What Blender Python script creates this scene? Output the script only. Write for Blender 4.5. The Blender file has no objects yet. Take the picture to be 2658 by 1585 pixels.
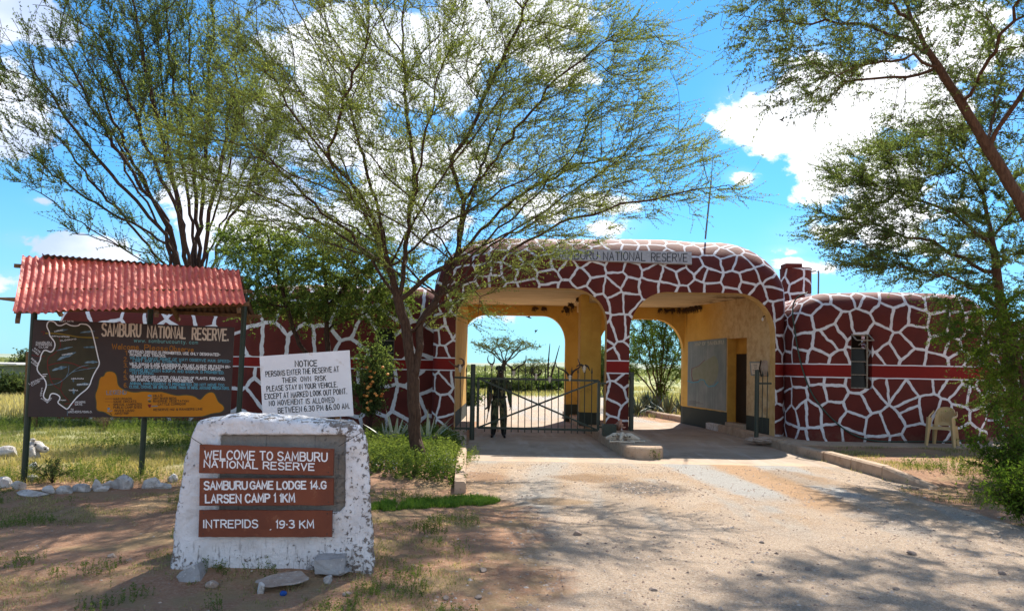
import bpy, bmesh, math, random
import numpy as np
from mathutils import Vector, Matrix
from mathutils.geometry import tessellate_polygon

# ------------------------------------------------------------------ camera, sky, sun, exposure
sc = bpy.context.scene
col = sc.collection
FPX, CX, CYP = 1800.0, 1329.0, 898.0          # focal length and principal point, in pixels of the 2658 x 1585 photo
CAM = Vector((0, 0, 1.8))
cam_d = bpy.data.cameras.new('camera'); cam = bpy.data.objects.new('camera', cam_d); col.objects.link(cam)
cam_d.sensor_width = 36; cam_d.lens = 36 * FPX / 2658; cam_d.clip_end = 5000; cam_d.clip_start = 0.05
cam_d.shift_y = (CYP - 792.5) / 2658
ROT = Matrix.Rotation(math.radians(91.5), 3, 'X') @ Matrix.Rotation(math.radians(1.0), 3, 'Z')
cam.location = CAM; cam.rotation_euler = ROT.to_euler(); sc.camera = cam
sc.view_settings.view_transform = 'Standard'; sc.view_settings.look = 'None'
sc.view_settings.exposure = 1.0; sc.view_settings.gamma = 1.0
sc.cycles.max_bounces = 8; sc.cycles.transparent_max_bounces = 8

def ray(px, py):
    return ROT @ Vector(((px - CX) / FPX, (CYP - py) / FPX, -1.0))
def AT(px, py, Y):                             # the point at depth Y seen at that place of the photo
    d = ray(px, py); return CAM + d * (Y / d.y)
def G(px, py, z=0.0):                          # the point at height z
    d = ray(px, py); return CAM + d * ((z - CAM.z) / d.z)
def V3(p): return np.array([p[0], p[1], p[2]], float)

SUN_EL, SUN_AZ = math.radians(50), math.radians(20)
sun_d = bpy.data.lights.new('sun', 'SUN'); sun = bpy.data.objects.new('sun', sun_d); col.objects.link(sun)
sun_d.energy = 5.0; sun_d.angle = math.radians(0.6); sun_d.color = (1.0, 0.94, 0.84)
sdir = Vector((math.sin(SUN_AZ) * math.cos(SUN_EL), math.cos(SUN_AZ) * math.cos(SUN_EL), math.sin(SUN_EL)))
sun.rotation_euler = sdir.to_track_quat('Z', 'Y').to_euler(); sun.location = (8, 20, 30)

class NT:                                       # small node helper
    def __init__(s, tree): s.t = tree; s.n = tree.nodes; s.l = tree.links
    def new(s, typ, **kw):
        n = s.n.new(typ)
        for k, v in kw.items():
            if k == 'inp':
                for a, b in v.items():
                    if hasattr(b, 'is_output'): s.l.new(b, n.inputs[a])
                    else: n.inputs[a].default_value = b
            else: setattr(n, k, v)
        return n
    def math(s, op, a, b=0.0, c=None, clamp=False):
        n = s.new('ShaderNodeMath', operation=op); n.use_clamp = clamp
        for i, v in enumerate((a, b, c)):
            if v is None: continue
            if hasattr(v, 'is_output'): s.l.new(v, n.inputs[i])
            else: n.inputs[i].default_value = v
        return n.outputs[0]
    def mix(s, fac, a, b, typ='MIX'):
        n = s.new('ShaderNodeMix', data_type='RGBA', blend_type=typ)
        for i, v in ((0, fac), (6, a), (7, b)):
            if hasattr(v, 'is_output'): s.l.new(v, n.inputs[i])
            else: n.inputs[i].default_value = v if i == 0 else (*v[:3], 1)
        return n.outputs[2]
    def smooth(s, x, a, b):
        n = s.new('ShaderNodeMapRange', interpolation_type='SMOOTHSTEP')
        n.inputs[1].default_value = a; n.inputs[2].default_value = b
        s.l.new(x, n.inputs[0]); return n.outputs[0]
    def noise(s, vec, scale, detail=4, rough=0.55, dim='3D', dist=0.0):
        n = s.new('ShaderNodeTexNoise', noise_dimensions=dim)
        n.inputs['Scale'].default_value = scale; n.inputs['Detail'].default_value = detail
        n.inputs['Roughness'].default_value = rough; n.inputs['Distortion'].default_value = dist
        if vec is not None: s.l.new(vec, n.inputs['Vector'])
        return n.outputs['Fac']

def make_world():
    w = bpy.data.worlds.new('World'); sc.world = w; w.use_nodes = True
    t = NT(w.node_tree); t.n.clear()
    out = t.new('ShaderNodeOutputWorld'); bg = t.new('ShaderNodeBackground'); t.l.new(bg.outputs[0], out.inputs[0])
    sky = t.new('ShaderNodeTexSky', sky_type='NISHITA', sun_disc=False, sun_elevation=SUN_EL, sun_rotation=SUN_AZ,
                air_density=1.0, dust_density=0.35, ozone_density=2.0, altitude=900)
    tc = t.new('ShaderNodeTexCoord'); sep = t.new('ShaderNodeSeparateXYZ'); t.l.new(tc.outputs['Generated'], sep.inputs[0])
    y = t.math('MAXIMUM', t.math('ABSOLUTE', sep.outputs[1]), 0.12)
    u = t.math('DIVIDE', sep.outputs[0], y); v = t.math('DIVIDE', sep.outputs[2], y)
    uv = t.new('ShaderNodeCombineXYZ'); t.l.new(u, uv.inputs[0]); t.l.new(t.math('MULTIPLY', v, 1.5), uv.inputs[1])
    blobs = [  # px, py, half width, half height, weight
        (2020, 300, 150, 85, 1.0), (2180, 330, 150, 90, 1.0), (2110, 210, 110, 90, .8), (2300, 260, 240, 110, .9), (2150, 450, 85, 95, .9), (2160, 610, 110, 60, .7), (2330, 520, 180, 160, .8),
        (1925, 462, 55, 28, .75), (2100, 690, 120, 30, .6), (2060, 650, 60, 18, .5), (2500, 100, 220, 140, .8),
        (60, 60, 140, 75, .9), (-40, 260, 190, 150, .95), (40, 390, 90, 40, .5), (240, 640, 170, 50, .8), (50, 620, 80, 30, .6), (30, 740, 120, 40, .5), (120, 520, 60, 16, .5),
        (1010, 150, 330, 150, 1.0), (1330, 40, 230, 110, .9), (1420, 170, 130, 80, .7), (820, 330, 230, 130, .9), (640, 520, 190, 140, .95), (1100, 420, 260, 110, .7), (1450, 530, 170, 60, .65), (980, 560, 260, 90, .8), (1250, 820, 160, 40, .5), (1560, 590, 120, 40, .5)]
    tot = None
    for px, py, a, b, wt in blobs:
        d = ray(px, py); u0, v0 = d.x / d.y, d.z / d.y
        du = t.math('MULTIPLY', t.math('SUBTRACT', u, u0), FPX / a); dv = t.math('MULTIPLY', t.math('SUBTRACT', v, v0), FPX / b)
        r2 = t.math('ADD', t.math('MULTIPLY', du, du), t.math('MULTIPLY', dv, dv))
        g = t.math('MULTIPLY', t.math('POWER', 2.718, t.math('MULTIPLY', r2, -0.8)), wt)
        tot = g if tot is None else t.math('MAXIMUM', tot, g)
    n1 = t.noise(uv.outputs[0], 9.0, 14, 0.60, dist=0.1)
    n2 = t.noise(uv.outputs[0], 3.1, 4, 0.5)
    far = t.smooth(sep.outputs[1], 0.3, 0.05)          # behind and beside the view: scattered clouds from noise alone
    tot = t.math('ADD', tot, t.math('MULTIPLY', far, t.math('MULTIPLY', n2, 0.75)))
    field = t.math('ADD', tot, t.math('MULTIPLY', t.math('SUBTRACT', n1, 0.5), 1.75))
    mask = t.smooth(field, 0.37, 0.54)
    wisp = t.math('MULTIPLY', t.smooth(t.math('ADD', tot, t.math('MULTIPLY', t.math('SUBTRACT', n2, 0.5), 1.5)), 0.0, 0.95), 0.24)
    mask = t.math('MAXIMUM', mask, wisp)
    n3 = t.noise(uv.outputs[0], 5.5, 6, 0.55)
    shade = t.smooth(t.math('ADD', t.math('ADD', t.math('MULTIPLY', n2, 0.6), t.math('MULTIPLY', n3, 0.6)), t.math('MULTIPLY', u, 0.3)), 0.30, 0.66)
    cloud = t.mix(shade, (3.0, 3.7, 5.2), (6.4, 6.5, 6.7))
    tint = t.mix(1.0, sky.outputs[0], (0.29, 0.72, 0.94), 'MULTIPLY')
    hz = t.smooth(sep.outputs[2], 0.28, 0.0)
    tint = t.mix(t.math('MULTIPLY', hz, 0.6), tint, (2.1, 3.3, 4.5))
    colr = t.mix(mask, tint, cloud)
    below = t.smooth(sep.outputs[2], 0.0, -0.02)
    colr = t.mix(below, colr, (1.6, 1.3, 1.0))
    t.l.new(colr, bg.inputs[0]); bg.inputs[1].default_value = 0.11
make_world()

# ------------------------------------------------------------------ helpers
rng = np.random.default_rng(7); random.seed(7)
WO = {}                                         # world position of every root
def hash3(i, seed):
    i = i.astype(np.int64) & 0xfffff; seed = int(seed) & 0xffff; h = (i[..., 0] * 374761393 + i[..., 1] * 668265263 + i[..., 2] * 2147483647 + seed * 974711) & 0xffffffff
    h = ((h ^ (h >> 13)) * 1274126177) & 0xffffffff; h = ((h ^ (h >> 16)) * 2246822519) & 0xffffffff
    return ((h ^ (h >> 15)) & 0xffffff) / float(0xffffff)
def vnoise(p, scale=1.0, seed=0, octv=3):
    p = np.asarray(p, float) * scale; out = 0; amp = 1; tot = 0
    if p.shape[-1] == 2: p = np.concatenate([p, np.zeros(p.shape[:-1] + (1,))], -1)
    for o in range(octv):
        f = np.floor(p); t = p - f; t = t * t * (3 - 2 * t); r = 0
        for dx in (0, 1):
            for dy in (0, 1):
                for dz in (0, 1):
                    wgt = (t[..., 0] if dx else 1 - t[..., 0]) * (t[..., 1] if dy else 1 - t[..., 1]) * (t[..., 2] if dz else 1 - t[..., 2])
                    r = r + wgt * hash3(f + np.array([dx, dy, dz]), seed + o * 17)
        out = out + amp * r; tot += amp; amp *= 0.5; p = p * 2.03 + 11.3
    return out / tot                            # 0..1
def sstep(a, b, x):
    t = np.clip((np.asarray(x, float) - a) / (b - a), 0, 1); return t * t * (3 - 2 * t)
def unit(a):
    a = np.asarray(a, float); return a / np.maximum(np.linalg.norm(a, axis=-1, keepdims=True), 1e-9)

class MB:
    def __init__(s): s.V = []; s.F = []; s.UV = []; s.R = []; s.n = 0; s.hasuv = False; s.hasr = False
    def add(s, v, f, uv=None, mi=0, r=None):
        v = np.asarray(v, float).reshape(-1, 3)
        if isinstance(f, np.ndarray): s.F.append((f + s.n, mi))
        else:
            by = {}
            for q in f: by.setdefault(len(q), []).append(q)
            for q in by.values(): s.F.append((np.array(q, int) + s.n, mi))
        s.V.append(v); s.n += len(v)
        if uv is not None: s.hasuv = True; s.UV.append(np.asarray(uv, float))
        else: s.UV.append(np.zeros((len(v), 2)))
        if r is not None: s.hasr = True; s.R.append(np.broadcast_to(np.asarray(r, float), (len(v),)))
        else: s.R.append(np.zeros(len(v)))
        return s
    def box(s, c, size, R=None, mi=0):
        h = np.array(size, float) / 2
        v = np.array([[x, y, z] for x in (-1, 1) for y in (-1, 1) for z in (-1, 1)], float) * h
        if R is not None: v = v @ np.array(R, float).T
        return s.add(v + np.array(c, float), [(0, 1, 3, 2), (4, 6, 7, 5), (0, 4, 5, 1), (2, 3, 7, 6), (0, 2, 6, 4), (1, 5, 7, 3)], mi=mi)
    def bbox(s, c, size, bev=0.01, R=None, seg=2, mi=0):
        bm = bmesh.new(); bmesh.ops.create_cube(bm, size=1.0)
        bmesh.ops.scale(bm, vec=size, verts=bm.verts)
        bmesh.ops.bevel(bm, geom=list(bm.edges), offset=bev, segments=seg, affect='EDGES', profile=0.5)
        return s.bm(bm, c, R, mi)
    def bm(s, bm, c=(0, 0, 0), R=None, mi=0):
        bm.verts.index_update(); v = np.array([list(x.co) for x in bm.verts]); f = [[x.index for x in p.verts] for p in bm.faces]; bm.free()
        if R is not None: v = v @ np.array(R, float).T
        return s.add(v + np.array(c, float), f, mi=mi)
    def tube(s, pts, rad, ns=8, cap=True, mi=0, phase=0.0, flat=1.0):
        P = np.asarray(pts, float); n = len(P); rad = np.broadcast_to(np.asarray(rad, float), (n,))
        T = unit(np.gradient(P, axis=0)); ref = np.array([0, 0, 1.0]) if abs(T[0, 2]) < 0.9 else np.array([1.0, 0, 0])
        A = unit(ref - T[0] * (ref @ T[0])); rings = []
        for i in range(n):
            A = unit(A - T[i] * (A @ T[i])); B = np.cross(T[i], A)
            a = np.arange(ns) / ns * 2 * math.pi + phase
            rings.append(P[i] + rad[i] * (np.cos(a)[:, None] * A + flat * np.sin(a)[:, None] * B))
        f = [(i * ns + j, i * ns + (j + 1) % ns, (i + 1) * ns + (j + 1) % ns, (i + 1) * ns + j) for i in range(n - 1) for j in range(ns)]
        if cap: f.append(tuple(range(ns))[::-1]); f.append(tuple((n - 1) * ns + j for j in range(ns)))
        return s.add(np.concatenate(rings), f, mi=mi)
    def bar(s, a, b, w, mi=0): return s.tube([a, b], w * 0.7071, 4, True, mi, math.pi / 4)
    def grid(s, X, uv=None, mi=0, closed_u=False, r=None):     # X (n, m, 3)
        n, m = X.shape[:2]; i = np.arange(n * m).reshape(n, m)
        f = np.stack([i[:-1, :-1], i[:-1, 1:], i[1:, 1:], i[1:, :-1]], -1).reshape(-1, 4)
        if closed_u: f = np.concatenate([f, np.stack([i[-1, :-1], i[-1, 1:], i[0, 1:], i[0, :-1]], -1).reshape(-1, 4)])
        return s.add(X.reshape(-1, 3), f, None if uv is None else np.asarray(uv).reshape(-1, 2), mi, None if r is None else np.asarray(r).reshape(-1))
    def blob(s, c, rad, sub=2, rough=0.25, seed=0, nscale=1.6, R=None, mi=0, planes=0):
        bm = bmesh.new(); bmesh.ops.create_icosphere(bm, subdivisions=sub, radius=1.0)
        bm.verts.index_update(); v = np.array([list(x.co) for x in bm.verts]); f = [[x.index for x in p.verts] for p in bm.faces]; bm.free()
        d = 1 + rough * (vnoise(v + seed * 3.7, nscale, seed, 3) - 0.5) * 2
        v = v * d[:, None]; rg = np.random.default_rng(seed + 5)
        for k in range(planes):
            nrm = unit(rg.normal(size=3)); h = rg.uniform(0.42, 0.78); dd = v @ nrm
            v = v - np.maximum(dd - h, 0)[:, None] * nrm
        v = v * np.array(rad, float)
        if R is not None: v = v @ np.array(R, float).T
        return s.add(v + np.array(c, float), f, mi=mi)
    def lathe(s, prof, c, ns=20, mi=0):         # prof (r, z)
        P = np.array(prof, float); a = np.arange(ns) / ns * 2 * math.pi
        X = np.stack([P[:, None, 0] * np.cos(a), P[:, None, 0] * np.sin(a), np.broadcast_to(P[:, None, 1], (len(P), ns))], -1)
        n = len(P); f = [(i * ns + j, i * ns + (j + 1) % ns, (i + 1) * ns + (j + 1) % ns, (i + 1) * ns + j) for i in range(n - 1) for j in range(ns)]
        f.append(tuple((n - 1) * ns + j for j in range(ns)))
        return s.add(X.reshape(-1, 3) + np.array(c, float), f, mi=mi)
    def mesh(s, name, off, smooth):
        me = bpy.data.meshes.new(name); V = np.concatenate(s.V) - np.array(off, float)
        me.vertices.add(len(V)); me.vertices.foreach_set('co', V.astype(np.float32).ravel())
        li = np.concatenate([f.ravel() for f, _ in s.F]); lt = np.concatenate([np.full(len(f), f.shape[1]) for f, _ in s.F])
        mi = np.concatenate([np.full(len(f), m) for f, m in s.F])
        me.loops.add(len(li)); me.loops.foreach_set('vertex_index', li.astype(np.int32))
        me.polygons.add(len(lt)); me.polygons.foreach_set('loop_start', (np.cumsum(lt) - lt).astype(np.int32))
        me.polygons.foreach_set('material_index', mi.astype(np.int32))
        me.polygons.foreach_set('use_smooth', np.full(len(lt), bool(smooth)))
        if s.hasuv:
            ul = me.uv_layers.new(name='UVMap'); ul.data.foreach_set('uv', np.concatenate(s.UV)[li].astype(np.float32).ravel())
        if s.hasr:
            at = me.attributes.new('rnd', 'FLOAT', 'POINT'); at.data.foreach_set('value', np.concatenate(s.R).astype(np.float32))
        me.update(calc_edges=True); me.validate(); return me
    def build(s, name, mat, parent=None, origin=None, smooth=False):
        off = WO[parent.name] if parent else (np.zeros(3) if origin is None else V3(origin))
        me = s.mesh(name, off, smooth); o = bpy.data.objects.new(name, me)
        for m in (mat if isinstance(mat, (list, tuple)) else [mat]): me.materials.append(m)
        col.objects.link(o); WO[o.name] = off
        if parent: o.parent = parent
        else: o.location = off
        return o
def tag(o, label, cat, group=None):
    o['label'] = label; o['category'] = cat
    if group: o['group'] = group
    return o
def thing(name, label, cat, loc, group=None):
    o = bpy.data.objects.new(name, None); col.objects.link(o); o.location = V3(loc); o.empty_display_size = 0.2
    WO[o.name] = V3(loc); return tag(o, label, cat, group)
def struct(o, kind='structure'): o['kind'] = kind; return o

# ------------------------------------------------------------------ materials
def new_mat(name):
    m = bpy.data.materials.new(name); m.use_nodes = True; t = NT(m.node_tree); t.n.clear()
    out = t.new('ShaderNodeOutputMaterial'); b = t.new('ShaderNodeBsdfPrincipled'); t.l.new(b.outputs[0], out.inputs[0])
    b.inputs['Specular IOR Level'].default_value = 0.25
    return m, t, b
def pos(t): return t.new('ShaderNodeNewGeometry').outputs['Position']
def put_bump(t, b, h, strength=0.4, dist=0.02):
    n = t.new('ShaderNodeBump'); n.inputs['Strength'].default_value = strength; n.inputs['Distance'].default_value = dist
    t.l.new(h, n.inputs['Height']); t.l.new(n.outputs[0], b.inputs['Normal'])
def simple(name, c, c2=None, rough=0.8, scale=8.0, bump=0.25, metal=0.0, spec=0.25, c3=None, dist=0.01):
    m, t, b = new_mat(name); p = pos(t)
    n = t.noise(p, scale, 6, 0.6); f = t.smooth(n, 0.35, 0.68)
    cc = t.mix(f, c, c2 or tuple(x * 0.72 for x in c))
    if c3: cc = t.mix(t.smooth(t.noise(p, scale * 2.7, 6, 0.65), 0.58, 0.68), cc, c3)
    t.l.new(cc, b.inputs['Base Color']); b.inputs['Roughness'].default_value = rough
    b.inputs['Metallic'].default_value = metal; b.inputs['Specular IOR Level'].default_value = spec
    if bump: put_bump(t, b, t.noise(p, scale * 6, 5, 0.65), bump, dist)
    return m
def leafmat(name, a, b_, c, trans=0.45):
    m = bpy.data.materials.new(name); m.use_nodes = True; t = NT(m.node_tree); t.n.clear()
    out = t.new('ShaderNodeOutputMaterial')
    at = t.new('ShaderNodeAttribute', attribute_name='rnd')
    cl = t.noise(pos(t), 1.3, 3, 0.5)
    c1 = t.mix(at.outputs['Fac'], a, b_); c1 = t.mix(t.smooth(cl, 0.45, 0.68), c1, c)
    d = t.new('ShaderNodeBsdfDiffuse'); tr = t.new('ShaderNodeBsdfTranslucent')
    t.l.new(c1, d.inputs[0]); t.l.new(t.mix(1.0, c1, (1.25, 1.2, 0.6), 'MULTIPLY'), tr.inputs[0])
    mx = t.new('ShaderNodeMixShader'); mx.inputs[0].default_value = trans
    t.l.new(d.outputs[0], mx.inputs[1]); t.l.new(tr.outputs[0], mx.inputs[2]); t.l.new(mx.outputs[0], out.inputs[0])
    return m
def barkmat(name, a, b_, scale=14):
    m, t, b = new_mat(name); p = pos(t)
    mp = t.new('ShaderNodeMapping'); mp.inputs['Scale'].default_value = (1, 1, 0.25); t.l.new(p, mp.inputs[0])
    n = t.noise(mp.outputs[0], scale * 2.2, 6, 0.65); f = t.smooth(n, 0.35, 0.65)
    t.l.new(t.mix(f, a, b_), b.inputs['Base Color']); b.inputs['Roughness'].default_value = 0.9
    put_bump(t, b, n, 0.8, 0.02); return m
def giraffe(name, zlo, zhi, scale=1.75, off=(0, 0), lw=0.068, linecol=(0.70, 0.70, 0.74)):
    m, t, b = new_mat(name); p = pos(t)
    uvn = t.new('ShaderNodeUVMap'); add = t.new('ShaderNodeVectorMath', operation='ADD'); add.inputs[1].default_value = (off[0], off[1], 0)
    t.l.new(uvn.outputs[0], add.inputs[0])
    wn = t.new('ShaderNodeTexNoise'); wn.inputs['Scale'].default_value = 3.5; wn.inputs['Detail'].default_value = 2; t.l.new(add.outputs[0], wn.inputs['Vector'])
    sb = t.new('ShaderNodeVectorMath', operation='SUBTRACT'); sb.inputs[1].default_value = (.5, .5, .5); t.l.new(wn.outputs['Color'], sb.inputs[0])
    scv = t.new('ShaderNodeVectorMath', operation='SCALE'); scv.inputs['Scale'].default_value = 0.10; t.l.new(sb.outputs[0], scv.inputs[0])
    ad2 = t.new('ShaderNodeVectorMath', operation='ADD'); t.l.new(add.outputs[0], ad2.inputs[0]); t.l.new(scv.outputs[0], ad2.inputs[1])
    vo = t.new('ShaderNodeTexVoronoi', voronoi_dimensions='2D', feature='DISTANCE_TO_EDGE'); vo.inputs['Scale'].default_value = scale; vo.inputs['Randomness'].default_value = 0.84
    t.l.new(ad2.outputs[0], vo.inputs['Vector'])
    w = t.math('ADD', vo.outputs['Distance'], t.math('MULTIPLY', t.math('SUBTRACT', t.noise(p, 6, 4), 0.5), 0.055))
    line = t.smooth(w, lw + 0.008, lw - 0.008)
    sep = t.new('ShaderNodeSeparateXYZ'); t.l.new(p, sep.inputs[0]); z = t.math('ADD', sep.outputs[2], t.math('MULTIPLY', t.math('SUBTRACT', t.noise(p, 2.0, 2), 0.5), 0.02))
    nb = t.noise(p, 1.1, 5, 0.6)
    base = t.mix(t.smooth(nb, 0.35, 0.7), (0.125, 0.021, 0.0155), (0.090, 0.0155, 0.012))
    nz = t.new('ShaderNodeSeparateXYZ'); gn = t.new('ShaderNodeNewGeometry'); t.l.new(gn.outputs['Normal'], nz.inputs[0])
    dust = t.math('MULTIPLY', t.smooth(nz.outputs[2], 0.35, 0.95), t.smooth(t.noise(p, 4, 6, 0.65), 0.25, 0.7))
    base = t.mix(t.math('MULTIPLY', dust, 0.48), base, (0.26, 0.075, 0.045))
    lc = t.mix(t.smooth(t.noise(p, 9, 5, 0.7), 0.45, 0.75), linecol, tuple(x * 0.78 for x in linecol))
    lc = t.mix(t.math('MULTIPLY', dust, 0.55), lc, (0.36, 0.25, 0.20))
    colr = t.mix(line, base, lc)
    mid = (zlo + zhi) / 2; hw = (zhi - zlo) / 2; dz = t.math('ABSOLUTE', t.math('SUBTRACT', z, mid))
    if hw > 0:
        colr = t.mix(t.smooth(dz, hw + 0.017, hw + 0.013), colr, linecol)
        colr = t.mix(t.smooth(dz, hw - 0.011, hw - 0.015), colr, (0.20, 0.010, 0.007))
    dirt = t.math('MULTIPLY', t.smooth(sep.outputs[2], 0.55, 0.1), t.smooth(t.noise(p, 7, 5, 0.7), 0.35, 0.7))
    colr = t.mix(t.math('MULTIPLY', dirt, 0.6), colr, (0.17, 0.09, 0.06))
    t.l.new(colr, b.inputs['Base Color']); b.inputs['Roughness'].default_value = 0.75
    put_bump(t, b, t.noise(p, 14, 6, 0.65), 0.35, 0.015); return m

M = {}
def mk():
    M['wing_r'] = giraffe('giraffe_paint_right', 1.63, 1.93, 2.2, (3.1, 7.7))
    M['wing_l'] = giraffe('giraffe_paint_left', 1.62, 1.88, 1.45, (9.3, 2.2))
    M['main'] = giraffe('giraffe_paint_arch', 1.63, 1.93, 2.45, (1.35, 0.6))
    M['tank'] = giraffe('giraffe_paint_tank', 0, 0, 1.75, (4, 4))
    # ochre plaster, cream where worn, dark plinth band
    m, t, b = new_mat('ochre_plaster'); p = pos(t); sep = t.new('ShaderNodeSeparateXYZ'); t.l.new(p, sep.inputs[0])
    c = t.mix(t.smooth(t.noise(p, 1.6, 5, 0.6), 0.3, 0.7), (0.64, 0.385, 0.085), (0.53, 0.30, 0.06))
    worn = t.math('MULTIPLY', t.smooth(sep.outputs[0], 5.75, 6.15), t.smooth(t.noise(p, 1.4, 5, 0.65), 0.2, 0.42))
    c = t.mix(worn, c, t.mix(t.smooth(t.noise(p, 5.5, 6, 0.7), 0.36, 0.72), (0.62, 0.46, 0.26), (0.43, 0.27, 0.13)))
    mp = t.new('ShaderNodeMapping'); mp.inputs['Scale'].default_value = (6, 6, 0.5); t.l.new(p, mp.inputs[0])
    st = t.math('MULTIPLY', t.smooth(t.noise(mp.outputs[0], 1.0, 4, 0.6), 0.55, 0.8), t.smooth(sep.outputs[2], 2.2, 3.6))
    c = t.mix(t.math('MULTIPLY', st, 0.7), c, (0.10, 0.05, 0.02))
    scf = t.math('MULTIPLY', t.smooth(t.noise(p, 3.2, 7, 0.75), 0.54, 0.68), t.smooth(sep.outputs[2], 2.2, 0.7)); c = t.mix(t.math('MULTIPLY', scf, 0.5), c, (0.20, 0.12, 0.055))
    c = t.mix(t.math('MULTIPLY', t.smooth(t.noise(p, 12, 7, 0.75), 0.62, 0.70), 0.5), c, (0.66, 0.50, 0.28))
    zz = t.math('ADD', sep.outputs[2], t.math('MULTIPLY', t.noise(p, 3, 2), 0.03))
    c = t.mix(t.smooth(zz, 0.585, 0.575), c, (0.045, 0.05, 0.04))
    t.l.new(c, b.inputs['Base Color']); b.inputs['Roughness'].default_value = 0.85; put_bump(t, b, t.noise(p, 20, 6, 0.7), 0.3, 0.01); M['ochre'] = m
    m, t, b = new_mat('ceiling_paint'); p = pos(t)
    mp = t.new('ShaderNodeMapping'); mp.inputs['Scale'].default_value = (1, 4.5, 1); t.l.new(p, mp.inputs[0])
    c = t.mix(t.smooth(t.noise(mp.outputs[0], 1.5, 5, 0.6), 0.3, 0.7), (0.72, 0.56, 0.34), (0.55, 0.41, 0.24))
    sep = t.new('ShaderNodeSeparateXYZ'); t.l.new(p, sep.inputs[0])
    c = t.mix(t.math('MULTIPLY', t.smooth(sep.outputs[0], 4.6, 6.0), t.smooth(t.noise(p, 2.3, 6, 0.7), 0.45, 0.6)), c, (0.16, 0.09, 0.045))
    t.l.new(c, b.inputs['Base Color']); b.inputs['Roughness'].default_value = 0.9; put_bump(t, b, t.noise(mp.outputs[0], 9, 4), 0.3, 0.02); M['ceiling'] = m
    M['edge'] = simple('arch_edge_sunlit_ochre', (0.66, 0.45, 0.20), (0.55, 0.34, 0.12), 0.85, 6)  # ochre made paler: sun reflected onto the lining is put into its colour
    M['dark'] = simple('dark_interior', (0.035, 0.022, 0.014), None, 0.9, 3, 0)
    M['glass'] = simple('dark_louvre_glass', (0.008, 0.010, 0.009), (0.016, 0.018, 0.016), 0.3, 3, 0, spec=0.25)
    M['steel_w'] = simple('weathered_steel_frame', (0.30, 0.27, 0.22), (0.2, 0.16, 0.12), 0.6, 20)
    M['green'] = simple('dark_green_paint', (0.022, 0.032, 0.022), (0.034, 0.042, 0.028), 0.5, 12, 0.1, spec=0.4, c3=(0.07, 0.045, 0.025))
    M['greenpole'] = simple('green_pole_paint', (0.012, 0.026, 0.015), (0.02, 0.034, 0.02), 0.5, 12, 0.1, spec=0.4)
    M['bone'] = simple('weathered_bone', (0.62, 0.55, 0.45), (0.48, 0.40, 0.31), 0.8, 30, 0.4, c3=(0.25, 0.17, 0.11))
    M['redbone'] = simple('reddish_bone', (0.50, 0.26, 0.18), (0.42, 0.25, 0.19), 0.85, 20, 0.4)
    M['horn'] = simple('dark_horn', (0.028, 0.02, 0.016), (0.06, 0.042, 0.03), 0.55, 25, 0.5)
    M['hornbrown'] = simple('brown_horn', (0.14, 0.075, 0.045), (0.09, 0.05, 0.03), 0.6, 25, 0.5)
    M['concrete'] = simple('dusty_concrete', (0.42, 0.32, 0.235), (0.35, 0.265, 0.195), 0.9, 4, 0.35, c3=(0.27, 0.2, 0.145))
    M['kerb'] = simple('kerb_concrete', (0.46, 0.335, 0.235), (0.36, 0.25, 0.17), 0.9, 5, 0.4, c3=(0.26, 0.18, 0.12))
    M['stonew'] = None
    M['rockw'] = simple('whitewashed_rock', (0.68, 0.65, 0.62), (0.46, 0.41, 0.37), 0.85, 9, 0.9, c3=(0.19, 0.14, 0.11), dist=0.04)
    M['rockg'] = simple('grey_stone', (0.36, 0.35, 0.345), (0.26, 0.245, 0.235), 0.85, 9, 0.6, c3=(0.5, 0.46, 0.42), dist=0.02)
    M['rockb'] = simple('tan_stone', (0.40, 0.32, 0.26), (0.30, 0.22, 0.17), 0.85, 9, 0.6, c3=(0.5, 0.43, 0.36), dist=0.02)
    M['plank'] = simple('rust_red_plank', (0.185, 0.050, 0.022), (0.135, 0.036, 0.017), 0.55, 3.5, 0.2, c3=(0.22, 0.075, 0.035))
    M['white'] = simple('white_sign_paint', (0.80, 0.80, 0.80), (0.70, 0.70, 0.71), 0.6, 4, 0.1)
    M['notice'] = simple('notice_white_paint', (0.76, 0.755, 0.77), (0.70, 0.69, 0.70), 0.55, 3, 0.05, c3=(0.62, 0.58, 0.55))
    M['black'] = simple('black_letter_paint', (0.012, 0.012, 0.013), None, 0.5, 9, 0)
    M['board'] = simple('brown_board_paint', (0.052, 0.035, 0.032), (0.042, 0.029, 0.027), 0.55, 2.5, 0.08)
    M['cream'] = simple('cream_letter_paint', (0.66, 0.55, 0.43), (0.58, 0.48, 0.38), 0.6, 9, 0)
    M['bluep'] = simple('blue_letter_paint', (0.11, 0.36, 0.47), None, 0.6, 9, 0)
    M['tealp'] = simple('teal_letter_paint', (0.16, 0.40, 0.40), None, 0.6, 9, 0)
    M['gold'] = simple('ochre_letter_paint', (0.33, 0.13, 0.012), None, 0.6, 9, 0)
    M['orange'] = simple('orange_legend_paint', (0.50, 0.185, 0.006), (0.46, 0.165, 0.006), 0.6, 3, 0)
    M['greenh'] = simple('dull_green_halo_paint', (0.085, 0.085, 0.03), None, 0.6, 3, 0)
    M['redp'] = simple('red_road_paint', (0.17, 0.018, 0.014), None, 0.6, 9, 0)
    M['hillp'] = simple('hill_blue_paint', (0.06, 0.12, 0.17), (0.20, 0.30, 0.36), 0.6, 22, 0)
    M['oliv'] = simple('olive_map_paint', (0.050, 0.043, 0.022), None, 0.6, 5, 0)
    M['yell'] = simple('mustard_line_paint', (0.26, 0.17, 0.012), None, 0.6, 9, 0)
    M['brn'] = simple('brown_letter_paint', (0.055, 0.028, 0.012), None, 0.6, 9, 0)
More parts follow.
